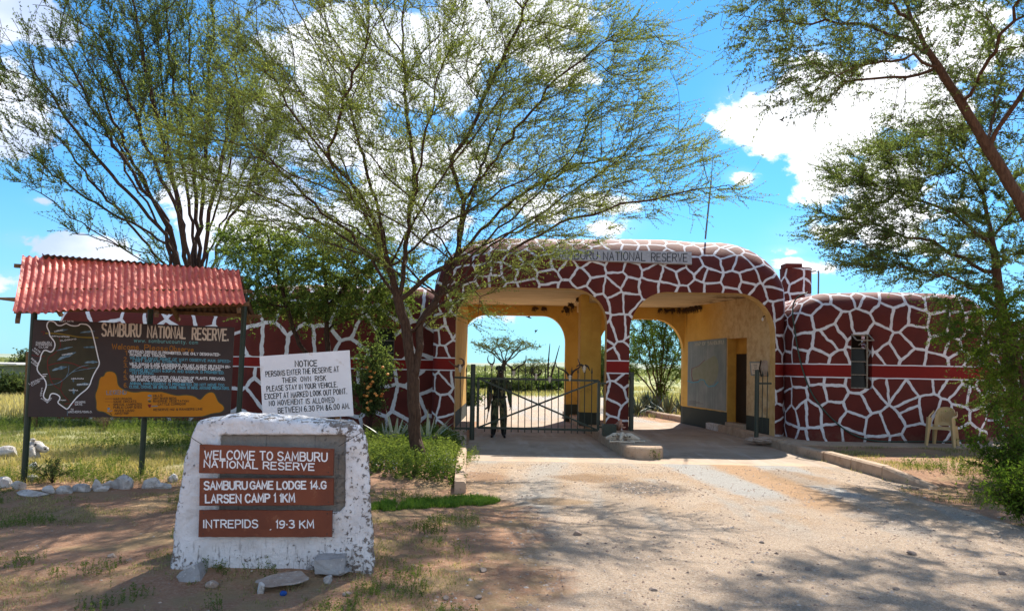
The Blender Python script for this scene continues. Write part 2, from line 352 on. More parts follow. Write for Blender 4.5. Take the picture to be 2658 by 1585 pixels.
    M['wood'] = simple('raw_timber', (0.20, 0.115, 0.055), (0.11, 0.06, 0.03), 0.85, 9, 0.4)
    M['rust'] = simple('rusty_sheet', (0.075, 0.05, 0.038), (0.12, 0.07, 0.045), 0.7, 6, 0.3, metal=0.2)
    M['grey_sign'] = simple('weathered_board', (0.46, 0.445, 0.45), (0.36, 0.345, 0.35), 0.8, 5, 0.3, c3=(0.56, 0.54, 0.54))
    M['plastic'] = simple('yellowed_plastic', (0.60, 0.42, 0.20), (0.54, 0.37, 0.17), 0.45, 6, 0.05, spec=0.4)
    M['hose'] = simple('green_hose', (0.012, 0.055, 0.035), None, 0.4, 9, 0, spec=0.5)
    M['mud'] = simple('dried_mud', (0.10, 0.058, 0.032), (0.055, 0.032, 0.018), 0.95, 25, 0.9, dist=0.03)
    M['metal'] = simple('grey_metal', (0.20, 0.20, 0.20), None, 0.4, 15, 0.1, metal=0.6)
    M['wire'] = simple('rusty_wire', (0.06, 0.05, 0.042), None, 0.6, 15, 0)
    # red corrugated sheet: faded paint with scuffs
    m, t, b = new_mat('red_roof_paint'); p = pos(t)
    c = t.mix(t.smooth(t.noise(p, 2.2, 5, 0.6), 0.3, 0.7), (0.70, 0.112, 0.055), (0.56, 0.085, 0.045))
    c = t.mix(t.math('MULTIPLY', t.smooth(t.noise(p, 16, 6, 0.7), 0.57, 0.66), 0.7), c, (0.58, 0.30, 0.25))
    c = t.mix(t.math('MULTIPLY', t.smooth(t.noise(p, 11, 6, 0.75), 0.60, 0.68), 0.75), c, (0.16, 0.05, 0.04)); mpr = t.new('ShaderNodeMapping'); mpr.inputs['Scale'].default_value = (9, 1.2, 1.2); t.l.new(p, mpr.inputs[0]); c = t.mix(t.math('MULTIPLY', t.smooth(t.noise(mpr.outputs[0], 1.4, 5, 0.65), 0.52, 0.7), 0.45), c, (0.40, 0.10, 0.06))
    t.l.new(c, b.inputs['Base Color']); b.inputs['Roughness'].default_value = 0.5; b.inputs['Specular IOR Level'].default_value = 0.35
    put_bump(t, b, t.noise(p, 7, 5, 0.6), 0.25, 0.02); M['roof'] = m
    # whitewashed masonry with peeling patches and damp streaks
    m, t, b = new_mat('peeling_whitewash'); p = pos(t); sep = t.new('ShaderNodeSeparateXYZ'); t.l.new(p, sep.inputs[0])
    at = t.new('ShaderNodeAttribute', attribute_name='rnd')
    n = t.noise(p, 26, 9, 0.72); n2 = t.noise(p, 5.0, 5, 0.6)
    right = t.smooth(sep.outputs[0], -1.75, -1.45); left = t.smooth(sep.outputs[0], -2.62, -2.85)
    lowz = t.smooth(sep.outputs[2], 0.34, 0.10)
    bias = t.math('ADD', t.math('ADD', t.math('MULTIPLY', right, 0.085), t.math('MULTIPLY', left, 0.05)), t.math('MULTIPLY', lowz, 0.06))
    hi = t.smooth(sep.outputs[2], 1.10, 1.2)
    bias = t.math('ADD', bias, t.math('MULTIPLY', hi, 0.03)); bias = t.math('ADD', bias, t.math('MULTIPLY', t.math('MULTIPLY', at.outputs['Fac'], t.smooth(at.outputs['Fac'], .45, .4)), .32))
    f = t.math('ADD', t.math('ADD', n, bias), t.math('MULTIPLY', t.math('SUBTRACT', n2, 0.5), 0.22))
    peel = t.smooth(f, 0.655, 0.685)
    w = t.mix(t.smooth(t.noise(p, 4.5, 5, 0.6), 0.3, 0.75), (0.82, 0.81, 0.82), (0.64, 0.62, 0.62))
    under = t.mix(t.smooth(t.noise(p, 30, 5, 0.7), 0.4, 0.65), (0.27, 0.23, 0.20), (0.15, 0.115, 0.095))
    mp = t.new('ShaderNodeMapping'); mp.inputs['Scale'].default_value = (30, 30, 5); t.l.new(p, mp.inputs[0])
    stk = t.math('MULTIPLY', t.smooth(t.noise(mp.outputs[0], 1, 4, 0.7), 0.52, 0.66), t.smooth(sep.outputs[2], 0.40, 0.06))
    c = t.mix(peel, w, under); c = t.mix(t.math('MULTIPLY', stk, 0.85), c, (0.13, 0.11, 0.10))
    br = t.new('ShaderNodeTexBrick'); br.offset = 0.5
    for k, v in (('Scale', 1.0), ('Mortar Size', 0.006), ('Brick Width', 0.42), ('Row Height', 0.2)): br.inputs[k].default_value = v
    br.inputs['Color1'].default_value = (0.27, 0.245, 0.215, 1); br.inputs['Color2'].default_value = (0.235, 0.215, 0.19, 1); br.inputs['Mortar'].default_value = (0.17, 0.155, 0.14, 1)
    cb = t.new('ShaderNodeCombineXYZ'); t.l.new(sep.outputs[0], cb.inputs[0]); t.l.new(sep.outputs[2], cb.inputs[1]); t.l.new(cb.outputs[0], br.inputs['Vector'])
    blk = t.mix(t.smooth(t.noise(p, 5, 6, 0.65), 0.35, 0.7), br.outputs[0], (0.31, 0.285, 0.255))
    c = t.mix(t.smooth(at.outputs['Fac'], 0.45, 0.55), c, blk)
    t.l.new(c, b.inputs['Base Color']); b.inputs['Roughness'].default_value = 0.85
    put_bump(t, b, t.math('SUBTRACT', t.noise(p, 26, 7, 0.7), t.math('MULTIPLY', peel, 0.4)), 1.0, 0.022); M['stonew'] = m
    # bark and leaves
    M['bark'] = barkmat('acacia_bark', (0.045, 0.025, 0.016), (0.085, 0.050, 0.033))
    M['barkdark'] = barkmat('dark_bark', (0.030, 0.018, 0.013), (0.065, 0.036, 0.025))
    M['barkred'] = barkmat('red_brown_bark', (0.075, 0.038, 0.023), (0.13, 0.072, 0.045))
    M['leafmain'] = leafmat('acacia_leaf', (0.19, 0.245, 0.075), (0.29, 0.335, 0.13), (0.145, 0.195, 0.058), 0.55)
    M['leafdark'] = leafmat('dark_acacia_leaf', (0.10, 0.155, 0.055), (0.17, 0.215, 0.085), (0.07, 0.115, 0.042), 0.5)
    M['leafshade'] = leafmat('podded_acacia_leaf', (0.125, 0.19, 0.055), (0.21, 0.265, 0.09), (0.09, 0.145, 0.042), 0.55)
    M['leafright'] = leafmat('feathery_leaf', (0.105, 0.155, 0.06), (0.18, 0.23, 0.09), (0.075, 0.12, 0.045), 0.5)
    M['leafbright'] = leafmat('bright_shrub_leaf', (0.085, 0.155, 0.022), (0.16, 0.24, 0.04), (0.055, 0.11, 0.02), 0.5)
    M['leaffar'] = leafmat('far_tree_leaf', (0.11, 0.14, 0.06), (0.17, 0.19, 0.09), (0.08, 0.105, 0.045), 0.4)
    M['leafbush'] = leafmat('grey_green_bush_leaf', (0.07, 0.10, 0.04), (0.12, 0.15, 0.06), (0.05, 0.075, 0.03), 0.4)
    M['pod'] = leafmat('seed_pod', (0.055, 0.065, 0.014), (0.13, 0.12, 0.02), (0.035, 0.04, 0.012), 0.25)
    M['aloe'] = simple('sisal_leaf', (0.085, 0.115, 0.06), (0.14, 0.165, 0.10), 0.5, 6, 0.1, spec=0.4)
    M['ochre2'] = simple('plain_ochre_plaster', (0.56, 0.30, 0.055), (0.46, 0.235, 0.042), .85, 3, .2)
    M['scrubhaze'] = leafmat('hazed_scrub_leaf', (0.19, 0.215, 0.11), (0.26, 0.28, 0.16), (0.15, 0.18, 0.09), 0.35)  # distant scrub, greyed and paled: distance haze put into the leaf colour
    M['roadrock'] = simple('brown_road_stone', (0.30, 0.235, 0.19), (0.21, 0.155, 0.125), .9, 14, .6, c3=(.40, .33, .28))
    M['aloepale'] = simple('pale_sisal_leaf', (0.24, 0.28, 0.20), (0.34, 0.36, 0.27), 0.5, 6, 0.1, spec=0.4)
    M['flower'] = simple('orange_blossom', (0.80, 0.27, 0.05), (0.85, 0.45, 0.15), 0.6, 40, 0)
    M['grassg'] = leafmat('green_grass_blade', (0.20, 0.215, 0.085), (0.31, 0.30, 0.15), (0.14, 0.165, 0.06), 0.45)
    M['grassd'] = leafmat('dry_grass_blade', (0.42, 0.35, 0.18), (0.52, 0.45, 0.26), (0.32, 0.29, 0.14), 0.45)
    M['grassb'] = leafmat('vivid_grass_blade', (0.10, 0.205, 0.035), (0.17, 0.27, 0.06), (0.075, 0.155, 0.028), 0.45)
    M['weed'] = leafmat('weed_leaf', (0.10, 0.15, 0.035), (0.19, 0.24, 0.075), (0.07, 0.115, 0.028), 0.45)
mk()
# ------------------------------------------------------------------ ground, road, kerbs, paving
KL = [G(1211, 1143), G(1211, 1185), G(1209, 1269)]                       # foot of the left kerb, far to near
KR = [G(1675, 1078), G(1783, 1099), G(1946, 1141), G(2041, 1173), G(2152, 1201), G(2221, 1221), G(2300, 1244), G(2420, 1268)]
klx = lambda y: np.interp(y, [p.y for p in KL[::-1]] + [24], [p.x for p in KL[::-1]] + [-1.02])
krx = lambda y: np.interp(y, [p.y for p in KR[::-1]], [p.x for p in KR[::-1]])
KLN, KRN = KL[-1].y, KR[-1].y
def roadmask(x, y):                             # 1 on the road, 0 on soil; frayed edges
    p = np.stack([x, y], -1); w = (vnoise(p, 0.9, 3, 3) - 0.5) * 1.6
    left = np.interp(y, [3, 6, 8.0, 9.6, 12, 24], [-0.9, 0.35, 0.45, -0.55, -0.95, -1.0])
    right = np.where(y > KRN, krx(np.maximum(y, KRN)), np.interp(y, [3, 6, 8.3, 9.7], [7.5, 6.6, 6.0, 5.95]))
    soft = np.where(y < 9.6, 0.8, 0.15)
    m = sstep(-soft, soft, x - left + w * np.where(y < 9.6, .7, 0.1)) * sstep(-0.25, 0.25, right - x + w * 0.25)
    tl = np.interp(y, [20, 24, 30, 36, 44], [-1.5, -2.2, -4.5, -12, -22]); trr = np.interp(y, [20, 24, 30, 36, 44], [5.2, 4.6, 4.2, 6, 10])
    far = sstep(-0.6, 0.6, x - tl) * sstep(-0.6, 0.6, trr - x) * sstep(44, 37, y)
    return np.where(y < 21.5, m, far)
def gh(x, y):
    x = np.asarray(x, float); y = np.asarray(y, float); p = np.stack([x, y], -1)
    l = sstep(KLN - 0.35, KLN + 0.9, y) * sstep(0.02, 0.3, klx(y) - 0.1 - x) * 0.11
    r = sstep(KRN - 0.2, KRN + 1.4, y) * sstep(0.08, 0.2, x - krx(np.clip(y, KRN, 30))) * 0.125
    beyond = sstep(30, 22.5, y)
    rm = roadmask(x, y)
    bump = (vnoise(p, 0.8, 11, 3) - 0.5) * 0.09 * (1 - rm) + (vnoise(p, 0.6, 5, 3) - 0.5) * 0.05 * rm * sstep(13.0, 11.5, y)
    flat = np.where((y > 11.6) & (y < 23), 0.25, 1.0)
    near = sstep(60, 35, np.hypot(x, y))
    mound = 0.07 * np.exp(-(((x + 2.05) / 1.0) ** 2 + ((y - 6.1) / 0.45) ** 2))
    return (l + r) * beyond + bump * flat * near + mound
def axis(lo, hi, fine_lo, fine_hi, d):
    a = list(np.arange(fine_lo, fine_hi, d)); s = d; x = fine_hi
    while x < hi: a.append(x); s *= 1.22; x += s
    a.append(hi); s = d; x = fine_lo - d
    while x > lo: a.insert(0, x); s *= 1.22; x -= s
    a.insert(0, lo); return np.array(a)
gx = axis(-1500, 1500, -9, 10, 0.09); gy = axis(-300, 2500, 3.6, 24, 0.09)
XX, YY = np.meshgrid(gx, gy, indexing='ij'); ZZ = gh(XX, YY)
ROADM = roadmask(XX, YY)
mb = MB(); mb.grid(np.stack([XX, YY, ZZ], -1).transpose(1, 0, 2), r=ROADM.T)

def groundmat(name, road):
    m, t, b = new_mat(name); p = pos(t); at = t.new('ShaderNodeAttribute', attribute_name='rnd')
    sep = t.new('ShaderNodeSeparateXYZ'); t.l.new(p, sep.inputs[0]); X, Y = sep.outputs[0], sep.outputs[1]
    big = t.noise(p, 0.55, 5, 0.6); midn = t.noise(p, 2.6, 6, 0.65); fine = t.noise(p, 38, 6, 0.75); grit = t.noise(p, 130, 3, 0.7)
    soil = t.mix(t.smooth(midn, 0.3, 0.7), (0.47, 0.255, 0.15), (0.35, 0.18, 0.107))
    soil = t.mix(t.smooth(fine, 0.42, 0.7), soil, (0.52, 0.35, 0.24))
    straw = t.math('MULTIPLY', t.smooth(t.noise(p, 1.2, 6, 0.7), 0.47, 0.6), 0.55)
    soil = t.mix(straw, soil, (0.36, 0.275, 0.14))
    # far grassland
    fg = t.mix(t.smooth(t.noise(p, 0.12, 6, 0.65), 0.4, 0.6), (0.36, 0.35, 0.16), (0.24, 0.27, 0.115))
    fg = t.mix(t.smooth(t.noise(p, 1.5, 5, 0.7), 0.5, 0.7), fg, (0.42, 0.36, 0.20))
    farm = t.math('MAXIMUM', t.smooth(Y, 27, 34), t.math('MULTIPLY', t.smooth(X, -3.4, -4.4), t.smooth(Y, 9.6, 11.5)))
    soil = t.mix(farm, soil, fg)
    rd = t.mix(t.smooth(midn, 0.35, 0.68), (0.56, 0.42, 0.30), (0.47, 0.345, 0.245))
    mp = t.new('ShaderNodeMapping'); mp.inputs['Scale'].default_value = (1.3, 0.22, 1); mp.inputs['Rotation'].default_value = (0, 0, math.radians(14)); t.l.new(p, mp.inputs[0])
    lanes = t.noise(mp.outputs[0], 0.9, 4, 0.55)
    rd = t.mix(t.math('MULTIPLY', t.smooth(lanes, 0.46, 0.58), t.smooth(Y, 7.0, 8.5)), rd, (0.42, 0.385, 0.34))
    rd = t.mix(t.math('MULTIPLY', t.math('MULTIPLY', t.smooth(t.noise(p, 0.75, 4, 0.5), 0.48, 0.62), 0.8), t.math('MULTIPLY', t.smooth(Y, 13.5, 11.5), t.smooth(Y, 7.2, 9.0))), rd, (0.47, 0.30, 0.165))
    rd = t.mix(t.smooth(fine, 0.48, 0.64), rd, (0.62, 0.52, 0.42)); rd = t.mix(t.math('MULTIPLY', t.smooth(grit, 0.54, 0.63), 0.85), rd, (0.20, 0.155, 0.125)); rd = t.mix(t.math('MULTIPLY', t.smooth(t.noise(p, 60, 4, 0.8), 0.60, 0.68), 0.6), rd, (0.24, 0.185, 0.15))
    # wheel tracks: two bands of grey gravel with orange sand pressed between them
    def band(pa, pb, w):
        a, c = G(*pa), G(*pb); dx, dy = c.x - a.x, c.y - a.y; L = math.hypot(dx, dy); dx, dy = dx / L, dy / L
        rx = t.math('SUBTRACT', X, a.x); ry = t.math('SUBTRACT', Y, a.y); al = t.math('ADD', t.math('MULTIPLY', rx, dx), t.math('MULTIPLY', ry, dy)); ac = t.math('ABSOLUTE', t.math('SUBTRACT', t.math('MULTIPLY', rx, dy), t.math('MULTIPLY', ry, dx)))
        ac = t.math('ADD', ac, t.math('MULTIPLY', t.math('SUBTRACT', t.noise(p, 3.5, 6, .7), 0.5), 0.55))
        return t.math('MULTIPLY', t.smooth(ac, w + .12, w - .10), t.math('MULTIPLY', t.smooth(al, -.3, .4), t.smooth(al, L + .5, L - .5)))
    for pa, pb, w, cc, am in (((1850, 1190), (2200, 1330), .36, (.49, .30, .165), .9), ((1730, 1192), (2010, 1300), .33, (.44, .415, .38), 1.), ((1960, 1188), (2250, 1300), .33, (.44, .415, .38), 1.), ((1560, 1200), (1680, 1330), .45, (.49, .33, .20), .5), ((1420, 1205), (1380, 1330), .25, (.43, .39, .34), .7), ((1280, 1205), (1230, 1300), .3, (.48, .31, .18), .6), ((2080, 1230), (2420, 1330), .18, (.46, .29, .16), .7)):
        rd = t.mix(t.math('MULTIPLY', band(pa, pb, w), am), rd, cc)
    rd = t.mix(t.math('MULTIPLY', t.smooth(t.noise(p, 48, 5, 0.8), 0.54, 0.62), 0.7), rd, (0.23, 0.175, 0.14))
    # damp patch with wet gravel and thin mud
    def ell(px, py, ax, ay):
        c = G(px, py); dx = t.math('DIVIDE', t.math('SUBTRACT', X, c.x), ax); dy = t.math('DIVIDE', t.math('SUBTRACT', Y, c.y), ay)
        return t.math('ADD', t.math('SQRT', t.math('ADD', t.math('MULTIPLY', dx, dx), t.math('MULTIPLY', dy, dy))), t.math('MULTIPLY', t.math('SUBTRACT', t.noise(p, 2.2, 5, 0.65), 0.5), 1.5))
    e1 = ell(1665, 1266, .75, .75); e2 = ell(1540, 1240, .7, .5); e3 = ell(1440, 1302, .6, .28); e4 = ell(1255, 1238, .5, .5); e5 = ell(2060, 1240, .55, 1.1)
    for e, cc, am in ((e2, (0.255, 0.155, 0.082), .7), (e3, (0.33, 0.215, 0.115), .7), (e4, (0.28, 0.15, 0.08), .6), (e5, (0.34, 0.22, 0.125), .6)):
        rd = t.mix(t.math('MULTIPLY', t.smooth(e, 1.05, 0.55), am), rd, cc)
    rd = t.mix(t.math('MULTIPLY', t.smooth(e1, 1.05, 0.6), 0.8), rd, (0.23, 0.17, 0.12))
    wet = t.math('MULTIPLY', t.smooth(e1, 0.72, 0.5), t.smooth(t.noise(p, 9, 5, 0.7), 0.42, 0.55))
    rd = t.mix(wet, rd, (0.07, 0.06, 0.055))
    edge = t.math('ADD', at.outputs['Fac'], t.math('MULTIPLY', t.math('SUBTRACT', t.noise(p, 5, 6, 0.7), 0.5), 0.6))
    f = t.smooth(edge, 0.3, 0.7)
    c = t.mix(f, soil, rd)
    t.l.new(c, b.inputs['Base Color'])
    r = t.math('SUBTRACT', 0.95, t.math('MULTIPLY', wet, 0.5)); t.l.new(r, b.inputs['Roughness']); b.inputs['Specular IOR Level'].default_value = 0.15
    h = t.math('ADD', t.math('ADD', t.math('MULTIPLY', fine, 0.8), t.math('MULTIPLY', grit, 0.35)), t.math('MULTIPLY', midn, 1.2))
    put_bump(t, b, h, 1.0, 0.045)
    return m
M['ground'] = groundmat('soil_and_gravel', False)
struct(mb.build('ground', M['ground'], smooth=True))
# the gravel road is a sheet lying 4 mm above the soil, same gravel and soil running on at its frayed edge
ii = (ROADM > 0.42); mbr = MB(); idx = -np.ones(ROADM.shape, int)
q = ii[:-1, :-1] & ii[1:, :-1] & ii[1:, 1:] & ii[:-1, 1:] & (YY[:-1, :-1] < 46) & (YY[:-1, :-1] > 3.0) & (np.abs(XX[:-1, :-1]) < 26)
qi, qj = np.nonzero(q); used = np.zeros(ROADM.shape, bool)
for a, b_ in ((0, 0), (1, 0), (1, 1), (0, 1)): used[qi + a, qj + b_] = True
idx[used] = np.arange(used.sum())
mbr.add(np.stack([XX[used], YY[used], ZZ[used] + 0.004], -1), np.stack([idx[qi, qj], idx[qi + 1, qj], idx[qi + 1, qj + 1], idx[qi, qj + 1]], -1), r=ROADM[used])
struct(mbr.build('road', M['ground'], smooth=True))
# concrete floor under the arches
mb = MB(); ys = np.linspace(12.55, 22.4, 60); S = np.linspace(0, 1, 30)
Xg = np.stack([klx(ys)[:, None] + 0.05 + (krx(ys) - klx(ys) - 0.1)[:, None] * S[None, :], np.broadcast_to(ys[:, None] + 0.0, (60, 30)), np.zeros((60, 30))], -1)
Xg[..., 2] = gh(Xg[..., 0], Xg[..., 1]) + 0.012; Xg[..., 2] -= 0.05 * sstep(13.1, 12.4, Xg[..., 1]); mb.grid(Xg)
m, t, b = new_mat('dusty_floor_concrete'); p = pos(t); sep = t.new('ShaderNodeSeparateXYZ'); t.l.new(p, sep.inputs[0])
c = t.mix(t.smooth(t.noise(p, 1.3, 6, 0.65), 0.35, 0.65), (0.37, 0.285, 0.215), (0.30, 0.225, 0.165))
mp = t.new('ShaderNodeMapping'); mp.inputs['Scale'].default_value = (3, 0.35, 1); t.l.new(p, mp.inputs[0])
c = t.mix(t.math('MULTIPLY', t.smooth(t.noise(mp.outputs[0], 1.0, 5, 0.6), 0.5, 0.66), 0.6), c, (0.42, 0.35, 0.29))
c = t.mix(t.math('MULTIPLY', t.smooth(t.noise(p, 0.9, 5, 0.7), 0.55, 0.66), 0.6), c, (0.20, 0.15, 0.11))
sand = t.smooth(t.math('ADD', sep.outputs[1], t.math('MULTIPLY', t.math('SUBTRACT', t.noise(p, 1.6, 5, 0.7), 0.5), 2.4)), 13.4, 12.7)
c = t.mix(sand, c, (0.46, 0.325, 0.22))
t.l.new(c, b.inputs['Base Color']); b.inputs['Roughness'].default_value = 0.9
put_bump(t, b, t.math('ADD', t.noise(p, 30, 6, 0.7), t.noise(mp.outputs[0], 6, 4)), 0.4, 0.012)
struct(mb.build('pavement', m, smooth=True))

def kerb_run(name, pts, side, w=0.16, h=0.15, step=0.95, last_ramp=False, white=None):
    mb = MB(); P = [np.array([p.x, p.y]) for p in pts]; L = [0]
    for a, c in zip(P[:-1], P[1:]): L.append(L[-1] + np.linalg.norm(c - a))
    n = max(1, round(L[-1] / step)); cuts = np.linspace(0, L[-1], n + 1); PA = np.array(P)
    at = lambda s: np.array([np.interp(s, L, PA[:, 0]), np.interp(s, L, PA[:, 1])])
    for k in range(n):
        a, c = at(cuts[k] + 0.014), at(cuts[k + 1] - 0.014); d = unit(c - a); nrm = np.array([d[1], -d[0]]) * side
        h0 = h + random.uniform(-.008, .008); h1 = h0
        if last_ramp and k == n - 1: h1 = 0.02
        V = []
        for q_, hh in ((a, h0), (c, h1)):
            f = np.array([0.0, 0.0]); o = nrm * random.uniform(0, .012)
            for off, z in ((0, -0.05), (0.0, hh - 0.03), (0.028, hh), (w, hh), (w, -0.05)):
                pt = q_ + nrm * off + o; V.append([pt[0], pt[1], z])
        f = [(i, (i + 1) % 5, 5 + (i + 1) % 5, 5 + i) for i in range(5)] + [(4, 3, 2, 1, 0), (5, 6, 7, 8, 9)]
        mb.add(V, f, mi=1 if white and white[0] <= k < white[1] else 0)
    return struct(mb.build(name, [M['kerb'], M['rockw']]))
kerb_run('kerb', KL + [Vector((KL[-1].x + 0.03, KL[-1].y - 0.25, 0))], 1, h=0.15)
kerb_run('kerb', KR, -1, h=0.20, step=1.0, last_ramp=True, white=(3, 6))
# raised walkways along both side walls and in front of the right wing
YF, YR, YW = 17.0, 22.1, 16.05
mb = MB()
def slab(mb, poly, z, z0=-0.1):
    n = len(poly); v = [[x, y, z] for x, y in poly] + [[x, y, z0] for x, y in poly]
    f = [tuple(range(n))] + [(i, n + i, n + (i + 1) % n, (i + 1) % n) for i in range(n)]
    mb.add(v, f)
slab(mb, [(krx(15.3) + .17, 15.3), (11.6, 15.2), (11.6, 17.5), (8.0, 20.0), (7.6, 23.6), (krx(23.6) + .17, 23.6), (krx(20.5) + .17, 20.5), (krx(17) + .17, 17.0)], 0.152)
struct(mb.build('walkway', M['concrete']))
mb = MB(); slab(mb, [(-2.3, 15.35), (klx(15.35) - .17, 15.35), (klx(23) - .17, 23.0), (-2.3, 23.0)], 0.15)
struct(mb.build('walkway', M['concrete']))
# traffic island with a rounded nose between the two lanes
ia, ib, ic, id_ = G(1433, 1073), G(1617, 1187), G(1728, 1192), Vector((2.75, 24.0, 0))
mb = MB(); nose = []
for k in range(13):
    a = math.pi + math.pi * k / 12; cx_ = (ib.x + ic.x) / 2; r = (ic.x - ib.x) / 2
    nose.append((cx_ + r * math.cos(a) * (1 if abs(math.cos(a)) < .8 else 1), ib.y + 0.1 + 0.42 * math.sin(a)))
outl = [(ia.x + .25, 24.0)] + nose + [(id_.x, 24.0)]
outl = np.array(outl); cen = outl.mean(0)
rings = []
for off, z in ((0, -0.05), (0, 0.16), (0.01, 0.215), (0.045, 0.245)):
    o2 = outl.copy(); dirv = unit(np.stack([np.full(len(outl), (ib.x + ic.x) / 2) - outl[:, 0], np.minimum(16 - outl[:, 1], 1.5).clip(0, 1) * 0.9], -1)); rings.append(np.column_stack([o2 + dirv * off, np.full(len(o2), z)]))
n_ = len(outl); V = np.concatenate(rings)
f = [(i * n_ + j, i * n_ + j + 1, (i + 1) * n_ + j + 1, (i + 1) * n_ + j) for i in range(3) for j in range(n_ - 1)] + [tuple(3 * n_ + j for j in range(n_))]
mb.add(V, f); struct(mb.build('traffic_island', M['kerb']))
IZ = 0.245

# ------------------------------------------------------------------ gatehouse
def arch_pts(x0, x1, zt, rx, rz, n=12):
    L = [(x0, 0.0), (x0, zt - rz)] + [(x0 + rx - rx * math.cos(a), zt - rz + rz * math.sin(a)) for a in np.linspace(0, math.pi / 2, n)[1:]]
    L += [(x1 - rx + rx * math.sin(a), zt - rz + rz * math.cos(a)) for a in np.linspace(0, math.pi / 2, n)] + [(x1, 0.0)]
    return np.array(L)
def tess(mb, loops, to3, uvf, flip=False):
    flat = [p for l in loops for p in l]
    tri = tessellate_polygon([[Vector((p[0], p[1], 0)) for p in l] for l in loops])
    F = []
    for a, b_, c in tri:
        pa, pb, pc = flat[a], flat[b_], flat[c]
        ar = (pb[0] - pa[0]) * (pc[1] - pa[1]) - (pb[1] - pa[1]) * (pc[0] - pa[0])
        if abs(ar) < 1e-9: continue
        F.append((a, b_, c) if (ar > 0) != flip else (a, c, b_))
    mb.add([to3(p) for p in flat], F, [uvf(p) for p in flat])
def shell(mb, Y0, X0, X1, Z0, Z1, rc, rs, rt, depth, bottom, holes=(), na=9, rot=0.0):
    """front wall that rolls over into the roof and sides: outline, fillet, sweep back"""
    S, N = [], []
    for z in np.linspace(Z0, Z1 - rc, 8)[:-1]: S.append((X0, z)); N.append((-1, 0))
    for a in np.linspace(0, math.pi / 2, 12): S.append((X0 + rc - rc * math.cos(a), Z1 - rc + rc * math.sin(a))); N.append((-math.cos(a), math.sin(a)))
    for x in np.linspace(X0 + rc, X1 - rc, 26)[1:-1]: S.append((x, Z1)); N.append((0, 1))
    for a in np.linspace(math.pi / 2, 0, 12): S.append((X1 - rc + rc * math.cos(a), Z1 - rc + rc * math.sin(a))); N.append((math.cos(a), math.sin(a)))
    for z in np.linspace(Z1 - rc, Z0, 8)[1:]: S.append((X1, z)); N.append((1, 0))
    S = np.array(S); N = np.array(N); r = rs + (rt - rs) * N[:, 1] ** 2; I = S - N * r[:, None]
    # hand-built unevenness of the roofline
    wob = (vnoise(S, 0.8, 21, 2) - 0.5) * 0.10 * N[:, 1]
    rows, uvs = [], []
    for k in range(na + 1):
        a = math.pi / 2 * k / na
        P = I + N * (r * math.sin(a))[:, None]; y = Y0 + r * (1 - math.cos(a))
        rows.append(np.column_stack([P[:, 0], y, P[:, 1] + wob * math.sin(a)])); uvs.append(I + N * (r * a)[:, None])
    for dk in np.linspace(0.15, 1, 7):
        yb = Y0 + r + (depth - r) * dk
        rows.append(np.column_stack([S[:, 0], yb, S[:, 1] + wob])); uvs.append(I + N * (r * math.pi / 2 + (depth - r) * dk)[:, None])
    mb.grid(np.array(rows)[:, ::-1], np.array(uvs)[:, ::-1])
    loop = [tuple(p) for p in I] + [tuple(p) for p in bottom]
    tess(mb, [loop] + [list(h) for h in holes], lambda p: (p[0], Y0, p[1]), lambda p: p, flip=False)
def x_at(px, Y, py=950): return AT(px, py, Y).x
def z_at(py, Y, px): return AT(px, py, Y).z

gate_house = thing('gatehouse', 'gatehouse painted maroon with a white giraffe pattern and two drive-through arches', 'building', (2.4, YF, 0))
XL, XR, ZT = x_at(1120, YF), x_at(2046, YF), 5.13
A1 = arch_pts(x_at(1181, YF), x_at(1574, YF), z_at(747, YF, 1400), 0.88, 0.85)
A2 = arch_pts(x_at(1633, YF), x_at(2012, YF), z_at(759, YF, 1810), 0.92, 1.02)
mb = MB(); bottom = [(XR - 0.3, 0.0)] + [tuple(p) for p in A2[::-1]] + [tuple(p) for p in A1[::-1]] + [(XL + 0.3, 0.0)]
shell(mb, YF, XL, XR, 0.0, ZT, 1.6, 0.3, 1.35, YR + 0.3 - YF, bottom)
facade = mb.build('arched_facade', M['main'], gate_house, smooth=True)
# lining of the front arches, 0.36 m thick, and the inner face of the front wall
mb = MB()
for A in (A1, A2):
    n = len(A); rows = [np.column_stack([A[:, 0], np.full(n, YF - 0.003), A[:, 1]]), np.column_stack([A[:, 0], np.full(n, YF + 0.36), A[:, 1]])]
    mb.grid(np.array(rows))
inner = [(XL + .1, 0.0), (XL + .1, 3.8), (XR - .1, 3.8), (XR - .1, 0.0)]
tess(mb, [[(XL + .1, 0.0), (XL + .1, 3.8), (XR - .1, 3.8), (XR - .1, 0.0)] + [tuple(p) for p in A2[::-1]] + [tuple(p) for p in A1[::-1]]], lambda p: (p[0], YF + 0.36, p[1]), lambda p: p, True)
mb.build('arch_lining', M['edge'], gate_house)
# rear wall with its two arches
B1 = arch_pts(x_at(1199, YR), x_at(1467, YR), z_at(818, YR, 1340), .72, .85)
B2 = arch_pts(2.75, x_at(1774, YR), z_at(828, YR, 1700), .9, 1.05)
mb = MB()
poly = [(XL, 0.0), (XL, 3.75), (XR, 3.75), (XR, 0.0)] + [tuple(p) for p in B2[::-1]] + [tuple(p) for p in B1[::-1]]
tess(mb, [poly], lambda p: (p[0], YR, p[1]), lambda p: p)
for A in (B1, B2):
    n = len(A); mb.grid(np.array([np.column_stack([A[:, 0], np.full(n, YR), A[:, 1]]), np.column_stack([A[:, 0], np.full(n, YR + 0.3), A[:, 1]])]))
mb.build('rear_wall', M['ochre'], gate_house)
mb = MB(); poly = [(XL, 0.0), (XL, ZT - .3), (XL + .3, ZT), (XR - .3, ZT), (XR, ZT - .3), (XR, 0.0)] + [tuple(p) for p in B2[::-1]] + [tuple(p) for p in B1[::-1]]
